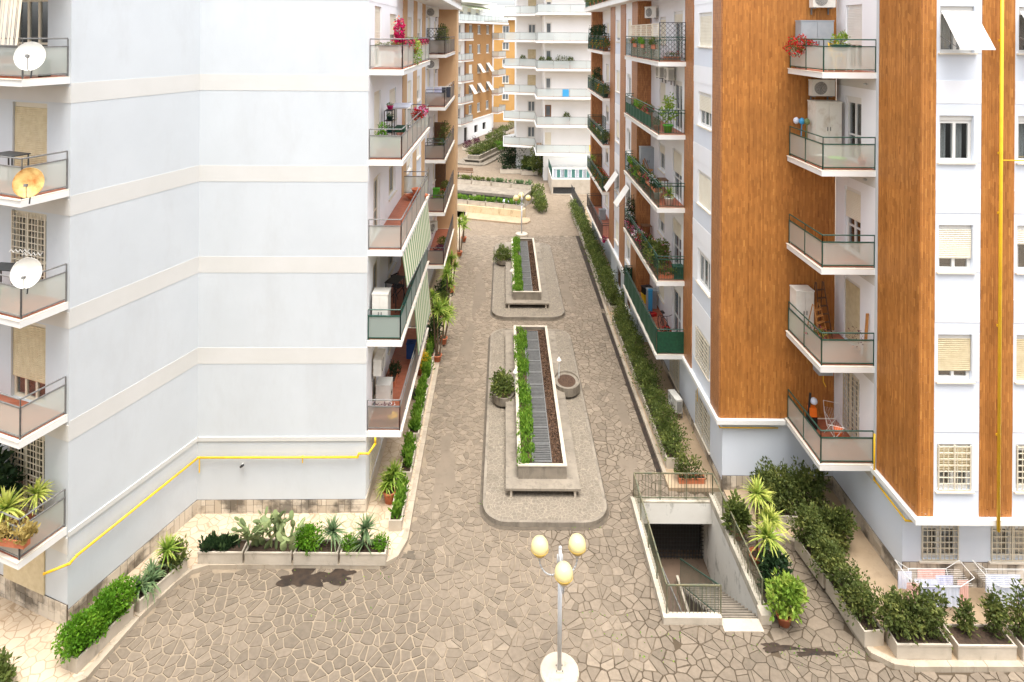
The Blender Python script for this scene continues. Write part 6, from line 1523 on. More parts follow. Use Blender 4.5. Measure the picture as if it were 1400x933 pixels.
for i, (s, o, kind, lab) in enumerate(((.5, .6, 'w', 'rounded pale pot with a spreading palm at the street end, third balcony'), (1.5, .85, 'w', 'second rounded pale pot with a palm, third balcony'), (2.8, .95, 'd', 'fern mound on the rail side, third balcony'), (3.6, .95, 'h', 'dark bush at the middle of the rail, third balcony'), (4.5, 1.0, 'b', 'bright fern hanging over the rail, third balcony'), (5.4, 1.0, 'h', 'dense green bush near the far end of the rail, third balcony'), (6.3, .95, 'd', 'last dark bush before the brown return, third balcony'))):
    if kind == 'w': put('palm', P_yucca([(0, 0, .5, .5, .03)], (.2, .34, 'pot_white'), 'leaf_yucca', 97, n=40, trunk=.02), fR2, s, o, R2[2], lab)
    else: put(('fern', kind), P_bush('terracotta', {'d': 'leaf_dark', 'h': 'leaf_hedge', 'b': 'leaf_bright'}[kind], .17, .24, [(0, 0, .5, .33, .33, .34)], 420, .1, seed=98), fR2, s, o, R2[2], lab)
put('bb', P_bush('terracotta', 'leaf_hedge', .2, .28, [(0, 0, .75, .45, .4, .5), (.2, .1, 1.1, .25, .25, .3)], 1100, .12, 'bloom_pink', 70, 101, .05), fR2, .95, .9, R2[1], 'big oleander bush at the street end of the second near right balcony')
put('bb2', P_bush('terracotta', 'leaf_laurel', .2, .28, [(0, 0, .7, .42, .42, .45)], 1000, .1, seed=102), fR2, 1.9, .95, R2[1], 'second big bush next to the oleander, second balcony')
put('bb3', P_bush('terracotta', 'leaf_dark', .18, .26, [(0, 0, .65, .35, .35, .4)], 700, .1, 'bloom_pink', 40, 103), fR2, 2.8, 1.0, R2[1], 'third bush with pink tips, second balcony')
put('wb', P_trough('leaf_hedge', .9, 'terracotta', 420, .08, .35, seed=104), fR2, .3, .7, R2[1], 'ribbed terracotta window box at the street rail of the second balcony')
put('gbox', P_bin('pot_darkgreen', .5, .4, .5), fR2, .35, .22, R2[1], 'dark green storage box at the street end of the second balcony')
for i, (s, bl_, pot_, lab) in enumerate(((3.6, 'bloom_magenta', 'pot_pink', 'magenta flowers in a pink pot on the rail, second balcony'), (4.4, 'bloom_white', 'terracotta', 'white flowers in a terracotta pot on the rail, second balcony'), (5.1, 'bloom_pink', 'terracotta', 'pale pink hydrangea in a terracotta pot, second balcony'), (5.9, 'bloom_magenta', 'terracotta', 'deep pink flowers toward the far end, second balcony'), (6.6, 'bloom_pink', 'pot_white', 'pink flowers in a white pot below the climbing plant, second balcony'))):
    put(('fl', i), P_bush(pot_, 'leaf_dark', .16, .25, [(0, 0, .42, .24, .24, .2)], 220, .08, bl_, 150, 105 + i, .06), fR2, s, 1.05, R2[1] + .15, lab)
put('clm', P_bush('terracotta', 'leaf_dark', .18, .26, [(0, 0, .8, .25, .3, .5), (.05, 0, 1.4, .22, .25, .35)], 600, .11, 'bloom_pink', 30, 111), fR2, 7.1, .95, R2[1], 'dark climbing plant at the far end of the second balcony')
put('tabl', P_table('wood_dark', .5, .5, .6), fR2, 6.0, .35, R2[1], 'small round-edged plant table by the brown return, second balcony'); put('potb', P_bush('pot_white', 'leaf_hedge', .2, .3, [(0, 0, .32, .12, .12, .08)], 60, .06), fR2, 4.8, .5, R2[1], 'squat pale grey pot in the middle of the floor, second balcony')
put('tb3', P_table('wood', .7, .5, .55), fR2, 2.4, .4, R2[1], 'low wooden bench table behind the bushes, second balcony', math.radians(90))
put('bike', P_bicycle, fR2, 1.7, .45, R2[0], 'dark bicycle parked on the lowest near right balcony', .12)
put('bxy', P_bin('yellow_plastic', .5, .4, .4), fR2, 5.3, .45, R2[0], 'yellow and black crate at the far end of the lowest balcony', .2); put('bxk', P_bin('black_plastic', .5, .4, .3), fR2, 5.3, .45, R2[0] + .46, 'black tool case stacked on the yellow crate', .25)
put('bxg', P_bin('steel_cabinet', .5, .4, .85), fR2, 4.7, .35, R2[0], 'grey upright locker beside the yellow crate'); put('blu', P_bin('blue_plastic', .22, .2, 1.0), fR2, 4.3, .5, R2[0], 'light blue folded play mat standing by the locker')
put('rds', P_bin('red_plastic', .35, .2, .1), fR2, 3.7, .5, R2[0], 'red toy tray lying on the tiles of the lowest balcony', .4)
put('ran', P_bush('pot_darkgreen', 'leaf_dark', .14, .22, [(0, 0, .5, .24, .24, .3)], 300, .08, 'bloom_red', 60, 112, .08), fR2, .7, .55, R2[0], 'red-flowered pot by the bicycle')
put('ylw', P_bush('yellow_plastic', 'leaf_dark', .12, .18, [(0, 0, .3, .15, .15, .12)], 100, .06, 'bloom_yellow', 30, 113), fR2, 1.7, .95, R2[0], 'yellow watering pot at the rail beside the bicycle'); put('pur', P_bush('terracotta', 'leaf_purple', .13, .2, [(0, 0, .35, .2, .2, .16)], 160, .07, seed=114), fR2, 3.1, .85, R2[0], 'purple-leaved pot near the middle of the lowest balcony')
put('hf', P_bush('pot_darkgreen', 'leaf_dark', .13, .2, [(0, 0, .3, .25, .25, .2)], 240, .08, 'bloom_white', 40, 115), fR2, 7.2, 1.15, R2[0] + .6, 'white-flowered hanging pot at the far end of the lowest balcony')
kinds_ = [('leaf_bright', None), ('leaf_hedge', 'bloom_red'), ('leaf_dark', 'bloom_white'), ('leaf_laurel', 'bloom_magenta'), ('leaf_hedge', None)]
for k, ss_ in ((4, (1.2, 3.4, 5.2)), (3, (2.4, 3.3, 4.3)), (2, (1.0, 2.1, 4.0, 5.9)), (1, (3.2, 6.2))):
    for j, s_ in enumerate(ss_):
        q_ = (k + j) % 5; lf_, bm_ = kinds_[q_]
        put(('rp', q_), P_trough(lf_, .75, 'terracotta', 420, .085, .34, bm_, 70, 190 + q_, .06), fR2, s_, 1.08, BR2[k] + .5, f'{["nearest", "second", "third", "fourth"][j]} rail trough of {"flowering" if bm_ else "leafy"} plants, {["", "second", "third", "fourth", "topmost"][k]} near right balcony', math.radians(90), group='troughs hung on the near right railings')
# far right alley stack
import itertools
r3names = ['trailing', 'round', 'tall', 'small', 'spreading', 'upright', 'low', 'leafy']
seq = 0
for k, lst in ((4, [(.5, 'g', 'orange'), (1.4, 'g', 'red'), (2.3, 't', ''), (3.2, 'g', 'yellow'), (4.2, 't', ''), (5.3, 'g', 'orange'), (6.5, 't', '')]), (3, [(.4, 'd', 'plain'), (1.6, 'd', 'orange'), (3.0, 'd', 'plain'), (4.6, 't', ''), (6.4, 'p', '')]), (2, [(.5, 'd', 'white'), (1.5, 'd', 'plain'), (2.6, 'd', 'white'), (3.8, 'd', 'pink'), (5.2, 'd', 'plain')]), (1, [(.6, 'd', 'plain'), (1.9, 'g', 'red'), (3.2, 'g', 'red'), (4.6, 'd', 'plain'), (6.9, 'p', '')])):
    for j, (s, kd, cl) in enumerate(lst):
        fl_ = {'orange': 'bloom_orange', 'red': 'bloom_red', 'yellow': 'bloom_yellow', 'white': 'bloom_white', 'pink': 'bloom_magenta'}.get(cl)
        lab = f'{r3names[(seq * 3 + k) % 8]} {cl + " " if cl and cl != "plain" else ""}plant, {["nearest", "second", "third", "fourth", "fifth", "sixth", "last"][j]} on the {["", "second", "third", "fourth", "fifth"][k]} balcony of the far right stack'
        if kd in 'gd': fn = P_bush('terracotta' if kd == 'g' else 'pot_darkgreen', 'leaf_hedge' if kd == 'g' else 'leaf_laurel', .18, .26, [(0, 0, .5, .36, .38, .36)], 420, .11, fl_, 70, 120 + k, .08)
        elif kd == 't': fn = P_bush('terracotta', 'leaf_dark', .18, .26, [(0, 0, .9, .36, .4, .6), (0, .1, 1.5, .3, .3, .3)], 620, .12, seed=125)
        else: fn = P_yucca([(0, 0, .9, .5, .035)], (.18, .28, 'terracotta'), 'leaf_yucca', 126, n=45)
        put(('r3', kd, cl), fn, fR3, s, .95, R3[k], lab, group='pots on the far right balconies'); seq += 1
    if k in (4, 2): put('latd', P_lattice(1.3, 1.5, 'metal_green'), fR3, 7.2 if k == 4 else 3.2, .6, R3[k], 'green trellis ' + ('at the far end of the fifth' if k == 4 else 'in the middle of the third') + ' balcony, far right stack', math.radians(90 if k == 2 else 0))
put('bin3', P_bin('steel_cabinet', .5, .45, .7), fR3, 4.5, .5, R3[0], 'grey-green bin on the lowest far right balcony'); put('hpk', P_bush('pot_pink', 'leaf_purple', .12, .18, [(0, 0, .25, .2, .2, .16)], 140, .07, 'bloom_magenta', 50, 128), fR3, -.15, 1.1, R3[0] - .2, 'purple flower pot hung at the near corner of the lowest far right balcony')
# roof terrace greenery
for i, s in enumerate((16.5, 18, 19.6, 21.5, 23.4, 25.5)):
    put('roofb', P_bush('terracotta', 'leaf_hedge', .25, .3, [(0, 0, .6, .6, .6, .5)], 800, .13, seed=130), fA, s, 1.15, Z0R + FR * 5 + .35, f'{["nearest", "second", "third", "fourth", "fifth", "farthest"][i]} bush along the edge of the right roof terrace', group='bushes on the right roof terrace')
# tilted blinds are parts of their windows; far-left stack
for i, (u, v, m_, lab) in enumerate(((43, 78, 'plastic_white', 'white satellite dish, topmost of the three at upper left'), (41, 250, 'rust', 'rusty orange and white satellite dish, middle of the three'), (38, 373, 'plastic_white', 'white satellite dish, lowest of the three at left'))):
    x, z = PY(u, v, 15.75); place(('dish', m_), P_dish(m_), (x, 15.75, z), math.radians(12), lab, 'satellite dishes on the left balconies', .85).rotation_euler = (math.radians(-14), 0, math.radians(14))
ro = empty('tv_aerial', on(f0, .9, 1.0, L0[2] + 1.6), 'zigzag television aerial on the third balcony up at far left', 'aerial'); p = Vector(ro.location)
for j in range(2):
    b = MB(); 
    for i in range(9): b.tube(p + Vector((i * .06 + j * .35, 0, (.04 if i % 2 else -.04) - j * .08)), p + Vector(((i + 1) * .06 + j * .35, 0, (-.04 if i % 2 else .04) - j * .08)), .008, 4)
    b.build('element', 'frame_white', ro)
MB().tube(p + Vector((.4, 0, -.1)), p + Vector((.4, 0, -.9)), .012, 5).build('mast', 'metal_grey', ro)
for (s_0, s_1, zt_, zb_, t_, lab) in ((.08, .95, 2.9, .85, .1, 'cream canvas blind at the top left, right-hand one'), (1.25, 2.9, 2.9, .8, .35, 'slanting cream canvas blind at the top left corner')):
    b = MB(); m_n = 8; ro = empty('awning', on(f0, s_0, 1.2, L0[4] + zb_), lab, 'awning', 'canvas blinds at the top left')
    for j in range(m_n):
        a0, a1 = s_0 + (s_1 - s_0) * j / m_n, s_0 + (s_1 - s_0) * (j + 1) / m_n; w0, w1 = .02 * math.sin(j * 2.2), .02 * math.sin(j * 2.2 + 2.2)
        b.face([f0.w(a0 + t_, L0[4] + zb_, 1.28 + w0), f0.w(a1 + t_ * .6, L0[4] + zb_, 1.28 + w1), f0.w(a1, L0[4] + zt_, 1.15 + w1), f0.w(a0, L0[4] + zt_, 1.15 + w0)])
    b.build('canvas', 'canvas_cream', ro); MB().tube(f0.w(s_0 + t_, L0[4] + zb_, 1.28), f0.w(s_1 + t_ * .6, L0[4] + zb_, 1.28), .018, 6).build('weight_bar', 'metal_grey', ro)
put('l0t1', P_trough('leaf_dark', .6, 'terracotta', 120, .06, .12), f0, 1.0, .9, L0[4] + .35, 'brown trough hooked behind the topmost left rail', ang(f0)); put('l0t2', P_trough('leaf_dark', .6, 'terracotta', 120, .06, .12), f0, 1.0, .95, L0[4], 'brown trough on the floor behind the topmost left rail', ang(f0))
put('l0b', P_bin('pot_darkgreen', .4, .35, .4), f0, .5, .5, L0[4], 'green box behind the frosted glass of the topmost left balcony'); put('l0w', P_bush('pot_white', 'leaf_hedge', .14, .3, [(0, 0, .4, .14, .14, .12)], 80, .06), f0, .3, .8, L0[4], 'white pot in the corner of the topmost left balcony')
put('l0tb', P_table('metal_dark', .9, .5, .95), f0, 1.6, .55, L0[3], 'tall dark folding table on the balcony with the rusty dish', ang(f0)); put('l0y', P_yucca([(0, 0, .5, .4, .03)], (.14, .22, 'terracotta'), 'leaf_yucca', 133, n=30), f0, 2.0, .9, L0[3], 'small spiky plant beside the rusty dish')
put('l0ck', P_table('metal_dark', .9, .5, .9), f0, 1.8, .5, L0[2], 'folding table on the balcony with the lowest dish', ang(f0) + .2)
for i, (s, o, lab) in enumerate(((1.5, 1.0, 'terracotta pot with a green herb, nearer the corner, third left balcony'), (2.0, .9, 'leafy terracotta pot at the left edge, third left balcony'), (2.4, 1.05, 'outermost terracotta pot of the third left balcony'))):
    put('l0p', P_bush('terracotta', 'leaf_bright', .15, .24, [(0, 0, .4, .2, .2, .2)], 220, .07, seed=134), f0, s, o, L0[2], lab)
# jungle on the lowest left balcony
put('lj1', P_yucca([(0, 0, .95, .62, .045), (.55, .35, 1.1, .5, .035)], (.2, .3, 'terracotta'), 'leaf_yucca', 140, n=70, yel=.35), f0, .95, 1.0, L0[0], 'bright yellow-green spiky yucca on the lowest left balcony')
put('lj2', P_trough('leaf_dry', .9, 'terracotta', 900, .12, .4, seed=141), f0, .35, 1.22, L0[0] + .35, 'trough of trailing straw-coloured spider plant at the corner rail', ang(f0) + .2)
put('lj3', P_bush('terracotta', 'leaf_hedge', .2, .28, [(0, 0, .6, .45, .4, .35), (.3, .1, .8, .3, .3, .25)], 900, .08, seed=142), f0, 1.5, .9, L0[0], 'feathery green bush left of the yucca')
put('lj4', P_bush('terracotta', 'leaf_dark', .22, .34, [(0, 0, .9, .45, .4, .5), (-.3, 0, 1.4, .4, .35, .4)], 420, .24, seed=143), f0, 2.1, .4, L0[0], 'dark large-leaved plant deep in the lowest left balcony')
put('lj5', P_bush('terracotta', 'leaf_agave', .2, .26, [(0, 0, .4, .25, .25, .2)], 240, .14, 'bloom_orange', 60, 144, .09), f0, 1.75, 1.25, L0[0] + .25, 'clay bowl of orange fruit and aloe on the outer rail')
# left near alley stack
put('bou', P_bush('terracotta', 'leaf_dark', .2, .28, [(0, 0, .8, .18, .2, .3), (0, 0, 1.3, .14, .16, .35)], 160, .08, 'bloom_magenta', 700, 150, .08), fL1, 1.7, .75, L1[4], 'tall magenta bougainvillea on the top near left balcony')
put('org', P_bush('terracotta', 'leaf_hedge', .16, .26, [(0, 0, .8, .2, .2, .4), (0, 0, 1.4, .18, .18, .4)], 420, .08, 'bloom_orange', 120, 151, .06), fL1, 3.3, .45, L1[4], 'tall orange-berried climber beyond the bougainvillea')
put('ytr', P_bush('terracotta', 'leaf_yucca', .16, .22, [(0, 0, .3, .26, .35, .3), (.1, 0, -.1, .2, .35, .3)], 520, .09, seed=152), fL1, 3.0, 1.12, L1[4] + .45, 'yellow-green bush spilling over the top near left rail')
put('tro4', P_trough('leaf_hedge', .7, 'terracotta', 160, .06, .12), fL1, .2, .65, L1[4] + .62, 'long terracotta trough hooked on the street rail, top near left balcony')
for i in range(6): put('pk4', P_bush('terracotta', 'leaf_dark', .11, .18, [(0, 0, .26, .16, .16, .12)], 90, .06, 'bloom_magenta', 50, 153, .06), fL1, 1.6 + i * .95 + (.5 if i > 1 else 0), 1.05, L1[4] + .6, f'{["first", "second", "third", "fourth", "fifth", "sixth"][i]} small pink-flowered pot along the top near left rail', group='small pink-flowered pots in a row')
put('shf', lambda: P_shelf(), fL1, 2.3, .3, L1[3], 'black metal plant shelf on the fourth near left balcony', math.radians(90), .95)
for i, (z_, po, lab) in enumerate(((1.45, 'pot_pink', 'pink pot on top of the black shelf'), (1.05, 'pot_darkgreen', 'dark pot on the upper board of the black shelf'), (.6, 'teal_plastic', 'teal trough pot on the middle board of the black shelf'), (.16, 'terracotta', 'terracotta pot on the bottom board of the black shelf'))):
    put(('sh', po), P_bush(po, 'leaf_agave', .13, .14, [(0, 0, .18, .1, .1, .06)], 60, .06), fL1, 2.3, .32, L1[3] + z_, lab)
put('lem', P_bush('terracotta', 'leaf_box', .17, .28, [(0, 0, .75, .2, .22, .2), (.05, 0, 1.05, .12, .12, .16)], 300, .08, seed=160), fL1, .45, .35, L1[3], 'small lemon tree in a pot at the wall end, fourth near left balcony')
put('tcp', P_bush('terracotta', 'leaf_agave', .2, .32, [(0, 0, .45, .18, .18, .14)], 80, .1, seed=161), fL1, .4, .85, L1[3], 'large terracotta pot behind the frosted street panel, fourth near left balcony')
ro = empty('garden_sofa', on(fL1, 4.3, .4, L1[3]), 'white-framed garden swing seat on the fourth near left balcony', 'seat'); p = Vector(ro.location)
b = MB()
for sy_ in (-.7, .7): b.path([p + Vector((-.3, sy_, 0)), p + Vector((-.3, sy_, 1.3)), p + Vector((.35, sy_, 1.35)), p + Vector((.35, sy_, 0))], .03)
b.build('frame', 'frame_white', ro); MB().box(p.x - .35, p.y - .75, p.z + 1.35, p.x + .4, p.y + .75, p.z + 1.4).build('canopy', 'cloth_white', ro); MB().box(p.x - .25, p.y - .6, p.z + .35, p.x + .25, p.y + .6, p.z + .48).build('cushion', 'net_green', ro)
for i, (s, bl_, lab) in enumerate(((5.0, 'bloom_red', 'red geranium pot on the sloping rail, fourth near left balcony'), (5.8, 'bloom_pink', 'pale pink orchid pot on the sloping rail, fourth near left balcony'), (6.6, 'bloom_magenta', 'magenta flowers at the far end of the rail, fourth near left balcony'))):
    put(('rl', i), P_bush('terracotta', 'leaf_dark', .13, .2, [(0, 0, .32, .2, .24, .18)], 140, .07, bl_, 110, 165 + i, .08), fL1, s, 1.0, L1[3] + .55, lab)
def P_bowls():
    root = empty('stacked_bowls', (0, 0, 0), '', 'plant bowls'); MB().lathe([(.2, 0), (.34, .2), (.36, .2), (.36, .24), (.3, .22), (.16, .04)], (0, 0, 0), 20, 1.5, .8).build('lower_bowl', 'terracotta', root); MB().lathe([(.16, 0), (.26, .2), (.28, .24), (.22, .22), (.12, .03)], (0.05, 0, .26), 20).build('upper_bowl', 'terracotta', root); return root
put('bwl', P_bowls, fL1, 6.6, .75, L1[2], 'terracotta bowls stacked at the far end of the empty third near left balcony')
put('fr1', P_cabinet(.55, .55, 1.45, 'plastic_white'), fL1, .55, .38, L1[1], 'white cabinet at the street end of the striped-awning balcony')
put('bk1', P_table('metal_dark', .8, .5, 1.1), fL1, 2.6, .5, L1[1], 'dark metal rack in the shade of the striped awning', 1.3); put('bk2', P_chair('black_plastic'), fL1, 3.6, .45, L1[1], 'black folding chair in the shade of the striped awning', 1)
for nm, s_0, s_1, zt_, dz_, lab in ((1, .1, 7.3, Z0L + FL * 2 - .02, 1.75, 'green and cream striped awning hanging over the second near left balcony'), (0, 3.2, 7.3, Z0L + FL * 1 - .02, 1.9, 'lower green and cream striped awning over the first near left balcony')):
    ro = empty('striped_awning', on(fL1, s_0, 1.2, zt_), lab, 'awning', 'striped awnings on the left'); b = MB(); n_ = 40
    for j in range(n_):
        a0, a1 = s_0 + (s_1 - s_0) * j / n_, s_0 + (s_1 - s_0) * (j + 1) / n_; ta = dz_ * (.62 + .38 * (j / n_)) if nm else dz_; tb = dz_ * (.62 + .38 * ((j + 1) / n_)) if nm else dz_
        b.face([fL1.w(a0, zt_, 1.17), fL1.w(a1, zt_, 1.17), fL1.w(a1, zt_ - tb, 1.34), fL1.w(a0, zt_ - ta, 1.34)])
    b.build('canvas', 'awning_striped', ro); MB().tube(fL1.w(s_0, zt_ - (dz_ * .62 if nm else dz_), 1.34), fL1.w(s_1, zt_ - dz_, 1.34), .02, 6).build('weight_bar', 'metal_grey', ro)
place('ac', P_ac, on(fL1, 1.1, .22, L1[0] + 1.5), math.radians(90), 'air conditioner on the wall of the lowest near left balcony', AC)
put('wm', P_cabinet(.55, .5, .85, 'plastic_white'), fL1, 1.5, .32, L1[0], 'white appliance below the air conditioner, lowest near left balcony', math.radians(90))
put('tl1', P_trough('leaf_dark', .8, 'terracotta', 500, .08, .5, seed=170), fL1, 3.1, .4, L1[0], 'long terracotta trough of leafy plants, lowest near left balcony', math.radians(90)); put('tl2', P_trough('leaf_purple', .6, 'terracotta', 160, .06, .15, 'bloom_white', 30, 171), fL1, .35, .5, L1[0] + .4, 'trough of small flowers behind the street panel, lowest near left balcony')
put('tp3', P_bush('terracotta', 'leaf_purple', .13, .2, [(0, 0, .3, .18, .18, .12)], 120, .07), fL1, 2.2, .35, L1[0], 'little potted shrub beside the white appliance'); put('yb', P_bucket('yellow_plastic', .2, .25), fL1, .5, .8, L1[0], 'yellow bucket showing dimly through the smoky street panel')
put('bl', P_bin('cloth_blue', .4, .4, .6), fL1, 5.0, .8, L1[0], 'blue cloth bundle under the lower striped awning')
# far left stack
for k, lst in ((4, (('t', .7, 'bushy olive tree pot'), ('t', 1.9, 'second leafy tree pot'), ('p', 3.2, 'spiky pot plant'))), (2, (('d', 2.4, 'round green pot'), ('t', 3.6, 'reddish leafy pot'))), (1, (('d', 1.0, 'low trailing pot'), ('d', 2.2, 'small green pot'), ('d', 5.0, 'hanging green pot'))), (0, (('u', .5, 'purple-leaved pot'), ('u', 1.6, 'second purple-leaved pot'), ('d', 3.0, 'pale shrub in a pot')))):
    for j, (kd, s, nm) in enumerate(lst):
        fn = {'t': P_bush('terracotta', 'leaf_laurel', .2, .3, [(0, 0, .9, .4, .4, .45), (.05, .1, 1.4, .3, .3, .3)], 620, .11, seed=180), 'p': P_yucca([(0, 0, .8, .5, .035)], (.18, .28, 'terracotta'), 'leaf_yucca', 181, n=45), 'd': P_bush('terracotta', 'leaf_hedge', .18, .25, [(0, 0, .45, .3, .3, .26)], 360, .1, seed=182), 'u': P_bush('terracotta', 'leaf_purple', .18, .25, [(0, 0, .42, .32, .32, .24)], 360, .1, seed=183)}[kd]
        put(('l2', kd), fn, fL2, s, .8, L2[k], f'{nm} on the {["lowest", "second", "third", "fourth", "top"][k]} balcony of the far left stack')
put('l2lat', P_lattice(1.1, 1.4, 'metal_dark'), fL2, .1, .6, L2[4] + .1, 'dark trellis facing the street, top balcony of the far left stack'); put('l2lat2', P_lattice(1.0, 1.1, 'metal_green'), fL2, .12, .6, L2[2] + .1, 'green trellis facing the street, third balcony of the far left stack')
place('ac', P_ac, on(fL2, .4, .3, L2[4] + 2.2), math.radians(20), 'air conditioner above the top far left balcony', AC); place('ac', P_ac, on(fL2, .6, .3, L2[3] + 2.2), math.radians(20), 'air conditioner above the washing on the far left stack', AC)
put('rk2', P_rack([(-.8, -.3, -.2, .7, 'cloth_white'), (-.2, .3, .0, .7, 'cloth_lilac'), (.3, .9, .1, .75, 'cloth_dark')]), fL2, 1.0, .6, L2[3] + .25, 'drying rack full of dark and pale washing on the far left stack', .2, .9)
put('l2c', P_cabinet(.7, .4, 1.5, 'wood_dark'), fL2, 4.6, .4, L2[2], 'brown cupboard on the third balcony of the far left stack'); put('l2g', P_bin('pot_green', .45, .4, .6), fL2, 3.2, .35, L2[1], 'green box on the second balcony of the far left stack'); put('l2s', P_cabinet(.8, .3, 1.6, 'wood_dark'), fL2, 5.8, .3, L2[1], 'tall dark shelf unit at the far end, second balcony of the far left stack')
place('ac', P_ac, on(fL2, 1.2, .3, L2[0] + 1.6), math.radians(60), 'air conditioner above the lowest far left balcony', AC)

# ---------------------------------------------------------------- yellow gas pipes, camera and small fittings
zp = 2.0
pA = fAB.w(.15, zp, .14); pB = fAB.w(LAB - .1, zp + .1, .14); pB2 = fBC.w(.12, zp + .1, .14); pC = fBC.w(LBC - .25, zp + .1, .14)
pipe([fAB.w(-.5, zp - .12, -.25), fAB.w(-.02, zp - .1, .1), pA, pB, pB2, pC, pC + Vector((.05, 0, .12)), fBC.w(LBC + .12, zp + .22, .14), fBC.w(LBC + .3, zp + .4, -.1), fBC.w(LBC + .3, Z0L, -.1)], .035, 'yellow gas pipe running low along both blank walls at left', [(pB2 + Vector((.02, 0, 0)), (0, 0, -.5)), (fBC.w(3.6, zp + .1, .12), (0, 0, -.2)), (pC, (0, .1, 0))])
xg = 14.08; pipe([(xg + .0, 18.02, TOP), (xg, 18.02, 2.5)], .045, 'thick yellow gas pipe running down the brown pier at far right', [((xg, 18.08, z), (.12, .05, 0)) for z in (16.4, 13.2, 11.5, 8.3, 5.2)])
pipe([(xg, 18.04, 13.0), (xg + 3, 18.04, 13.0)], .018, 'thin yellow branch pipe crossing the right edge bay')
pipe([(11.8, 20.15, 3.9), (11.8, 20.15, 2.45), (11.82, 18.6, 2.35), (12.1, 18.55, 2.35)], .03, 'thin yellow gas pipe turning under the overhang by the lowest balcony')
pipe([(7.85, 27.1, 3.2), (7.85, 27.0, 2.5), (7.82, 22.82, 2.42), (9.9, 22.82, 2.42)], .022, 'thin yellow pipe under the white ledge of the brown wall', [((7.85, 25.6, 2.45), (0, 0, -.7))])
ro = empty('security_camera', fBC.w(1.55, 1.82, .0), 'small dome security camera under the gas pipe', 'camera'); p = Vector(ro.location); MB().tube(p, p + Vector((0, -.12, 0)), .02).build('bracket', 'plastic_white', ro); MB().tube(p + Vector((-.03, -.12, -.05)), p + Vector((.08, -.2, .06)), .04, 10).build('housing', 'black_plastic', ro)
for i, k in enumerate((4, 3, 2, 1)):
    ro = empty('ceiling_light', (11.6, 20.9, Z0R + FR * k - .22), f'small oval light on the white soffit band under the {["top", "fourth", "third", "second"][i]} brown-corner balcony', 'light'); MB().sphere((11.87, 20.9, Z0R + FR * k - .22), .08, 12, 8, .5).build('shade', 'lamp_grey', ro)

# ---------------------------------------------------------------- beyond the alley
def f_low(leaf, n=500, s=.16, h=.4): return f_rows(leaf, n, s, h)
# garage roof with planters, in front of the cross street
GR = empty('garage_roof', (-2, 58, 0), 'low concrete garage roof with a dark slot window at the far left end of the alley', 'garage')
E0, E1 = Vector(G(714, 300)), Vector(G(600, 288)); eg = (E1 - E0).normalized(); fg = Fr(E0[:], eg[:], (-(-eg.y), -eg.x) if False else (eg.y, -eg.x))
if fg.n.y > 0: fg.n = -fg.n
MB().fb(fg, 0, 9, 0, .75, -1.0, 0).build('front_wall', 'concrete_stained_brown', GR)
MB().fb(fg, 1.2, 9, -.3, .25, -3.2, -1.0).build('slot_floor', 'room_dark', GR); MB().fb(fg, 1.2, 9, .25, .95, -3.3, -3.15).build('slot_window', 'metal_dark', GR)
for s in (1.5, 5.6): MB().fb(fg, s, s + .35, .2, 1.0, -3.15, -3.0).build('slot_post', 'concrete_light', GR)
MB().fb(fg, .8, 10, 1.0, 1.25, -6.4, -3.0).build('roof_slab', 'concrete', GR); MB().fb(fg, .9, 10, .0, 1.0, -6.3, -3.35).build('body', 'concrete_light', GR)
tag(MB().prism([tuple(fg.w(-.2, 0, 1.6)[:2]), tuple(fg.w(10, 0, 1.9)[:2]), tuple(fg.w(10, 0, -.2)[:2]), tuple(fg.w(-.6, 0, -.2)[:2]), tuple(fg.w(-.9, 0, .5)[:2]), tuple(fg.w(-.8, 0, 1.2)[:2])], -.05, .12, False).build('pavement', 'pavement_tan'), kind='structure')
for i in range(5):
    p, q = fg.w(.1 + i * 1.75, 0, -.15), fg.w(.1 + i * 1.75 + 1.68, 0, -.15); long_planter((p.x, p.y), (q.x, q.y), -1, .6, .76, .42, f'{["right-hand end", "second from the right", "middle", "fourth from the right", "left-hand end"][i]} planter of bright green on the garage front wall', f_low('leaf_bright', 500, .17, .45), 'white planters on the garage wall', 200 + i)
for i in range(4):
    p, q = fg.w(.9 + i * 2.1, 0, -5.7), fg.w(.9 + i * 2.1 + 2.0, 0, -5.7); long_planter((p.x, p.y), (q.x, q.y), -1, .6, 1.26, .4, f'{["first", "second", "third", "fourth"][i]} planter from the right along the back of the garage roof', f_low('leaf_agave' if i < 2 else 'leaf_hedge', 260, .22, .35), 'white planters at the back of the garage roof', 210 + i)
for i, (s, lab) in enumerate(((2.3, 'grey plastic-wrapped bundle behind the right garage planters'), (7.6, 'grey plastic-wrapped bundle behind the left garage planters'))):
    ro = empty('wrapped_bundle', fg.w(s, .3, -1.8), lab, 'bundle'); MB().sphere(fg.w(s, .75, -1.8), .55, 14, 8, .7).build('wrapping', 'cloth_lilac', ro)
ro = empty('shrub', fg.w(-.5, .1, -4), 'straggly mixed shrub growing at the right end of the garage roof', 'shrub'); foliage('foliage', ro, 'leaf_hedge', [(0, 0, .7, .6, 1.2, .8), (-.2, 2.2, .9, .7, 1.0, .7), (.1, -1.4, .6, .5, .8, .6)], 1900, .2, 220); MB().tube(fg.w(-.5, .0, -4), fg.w(-.5, .9, -4), .05).build('stem', 'bark', ro)
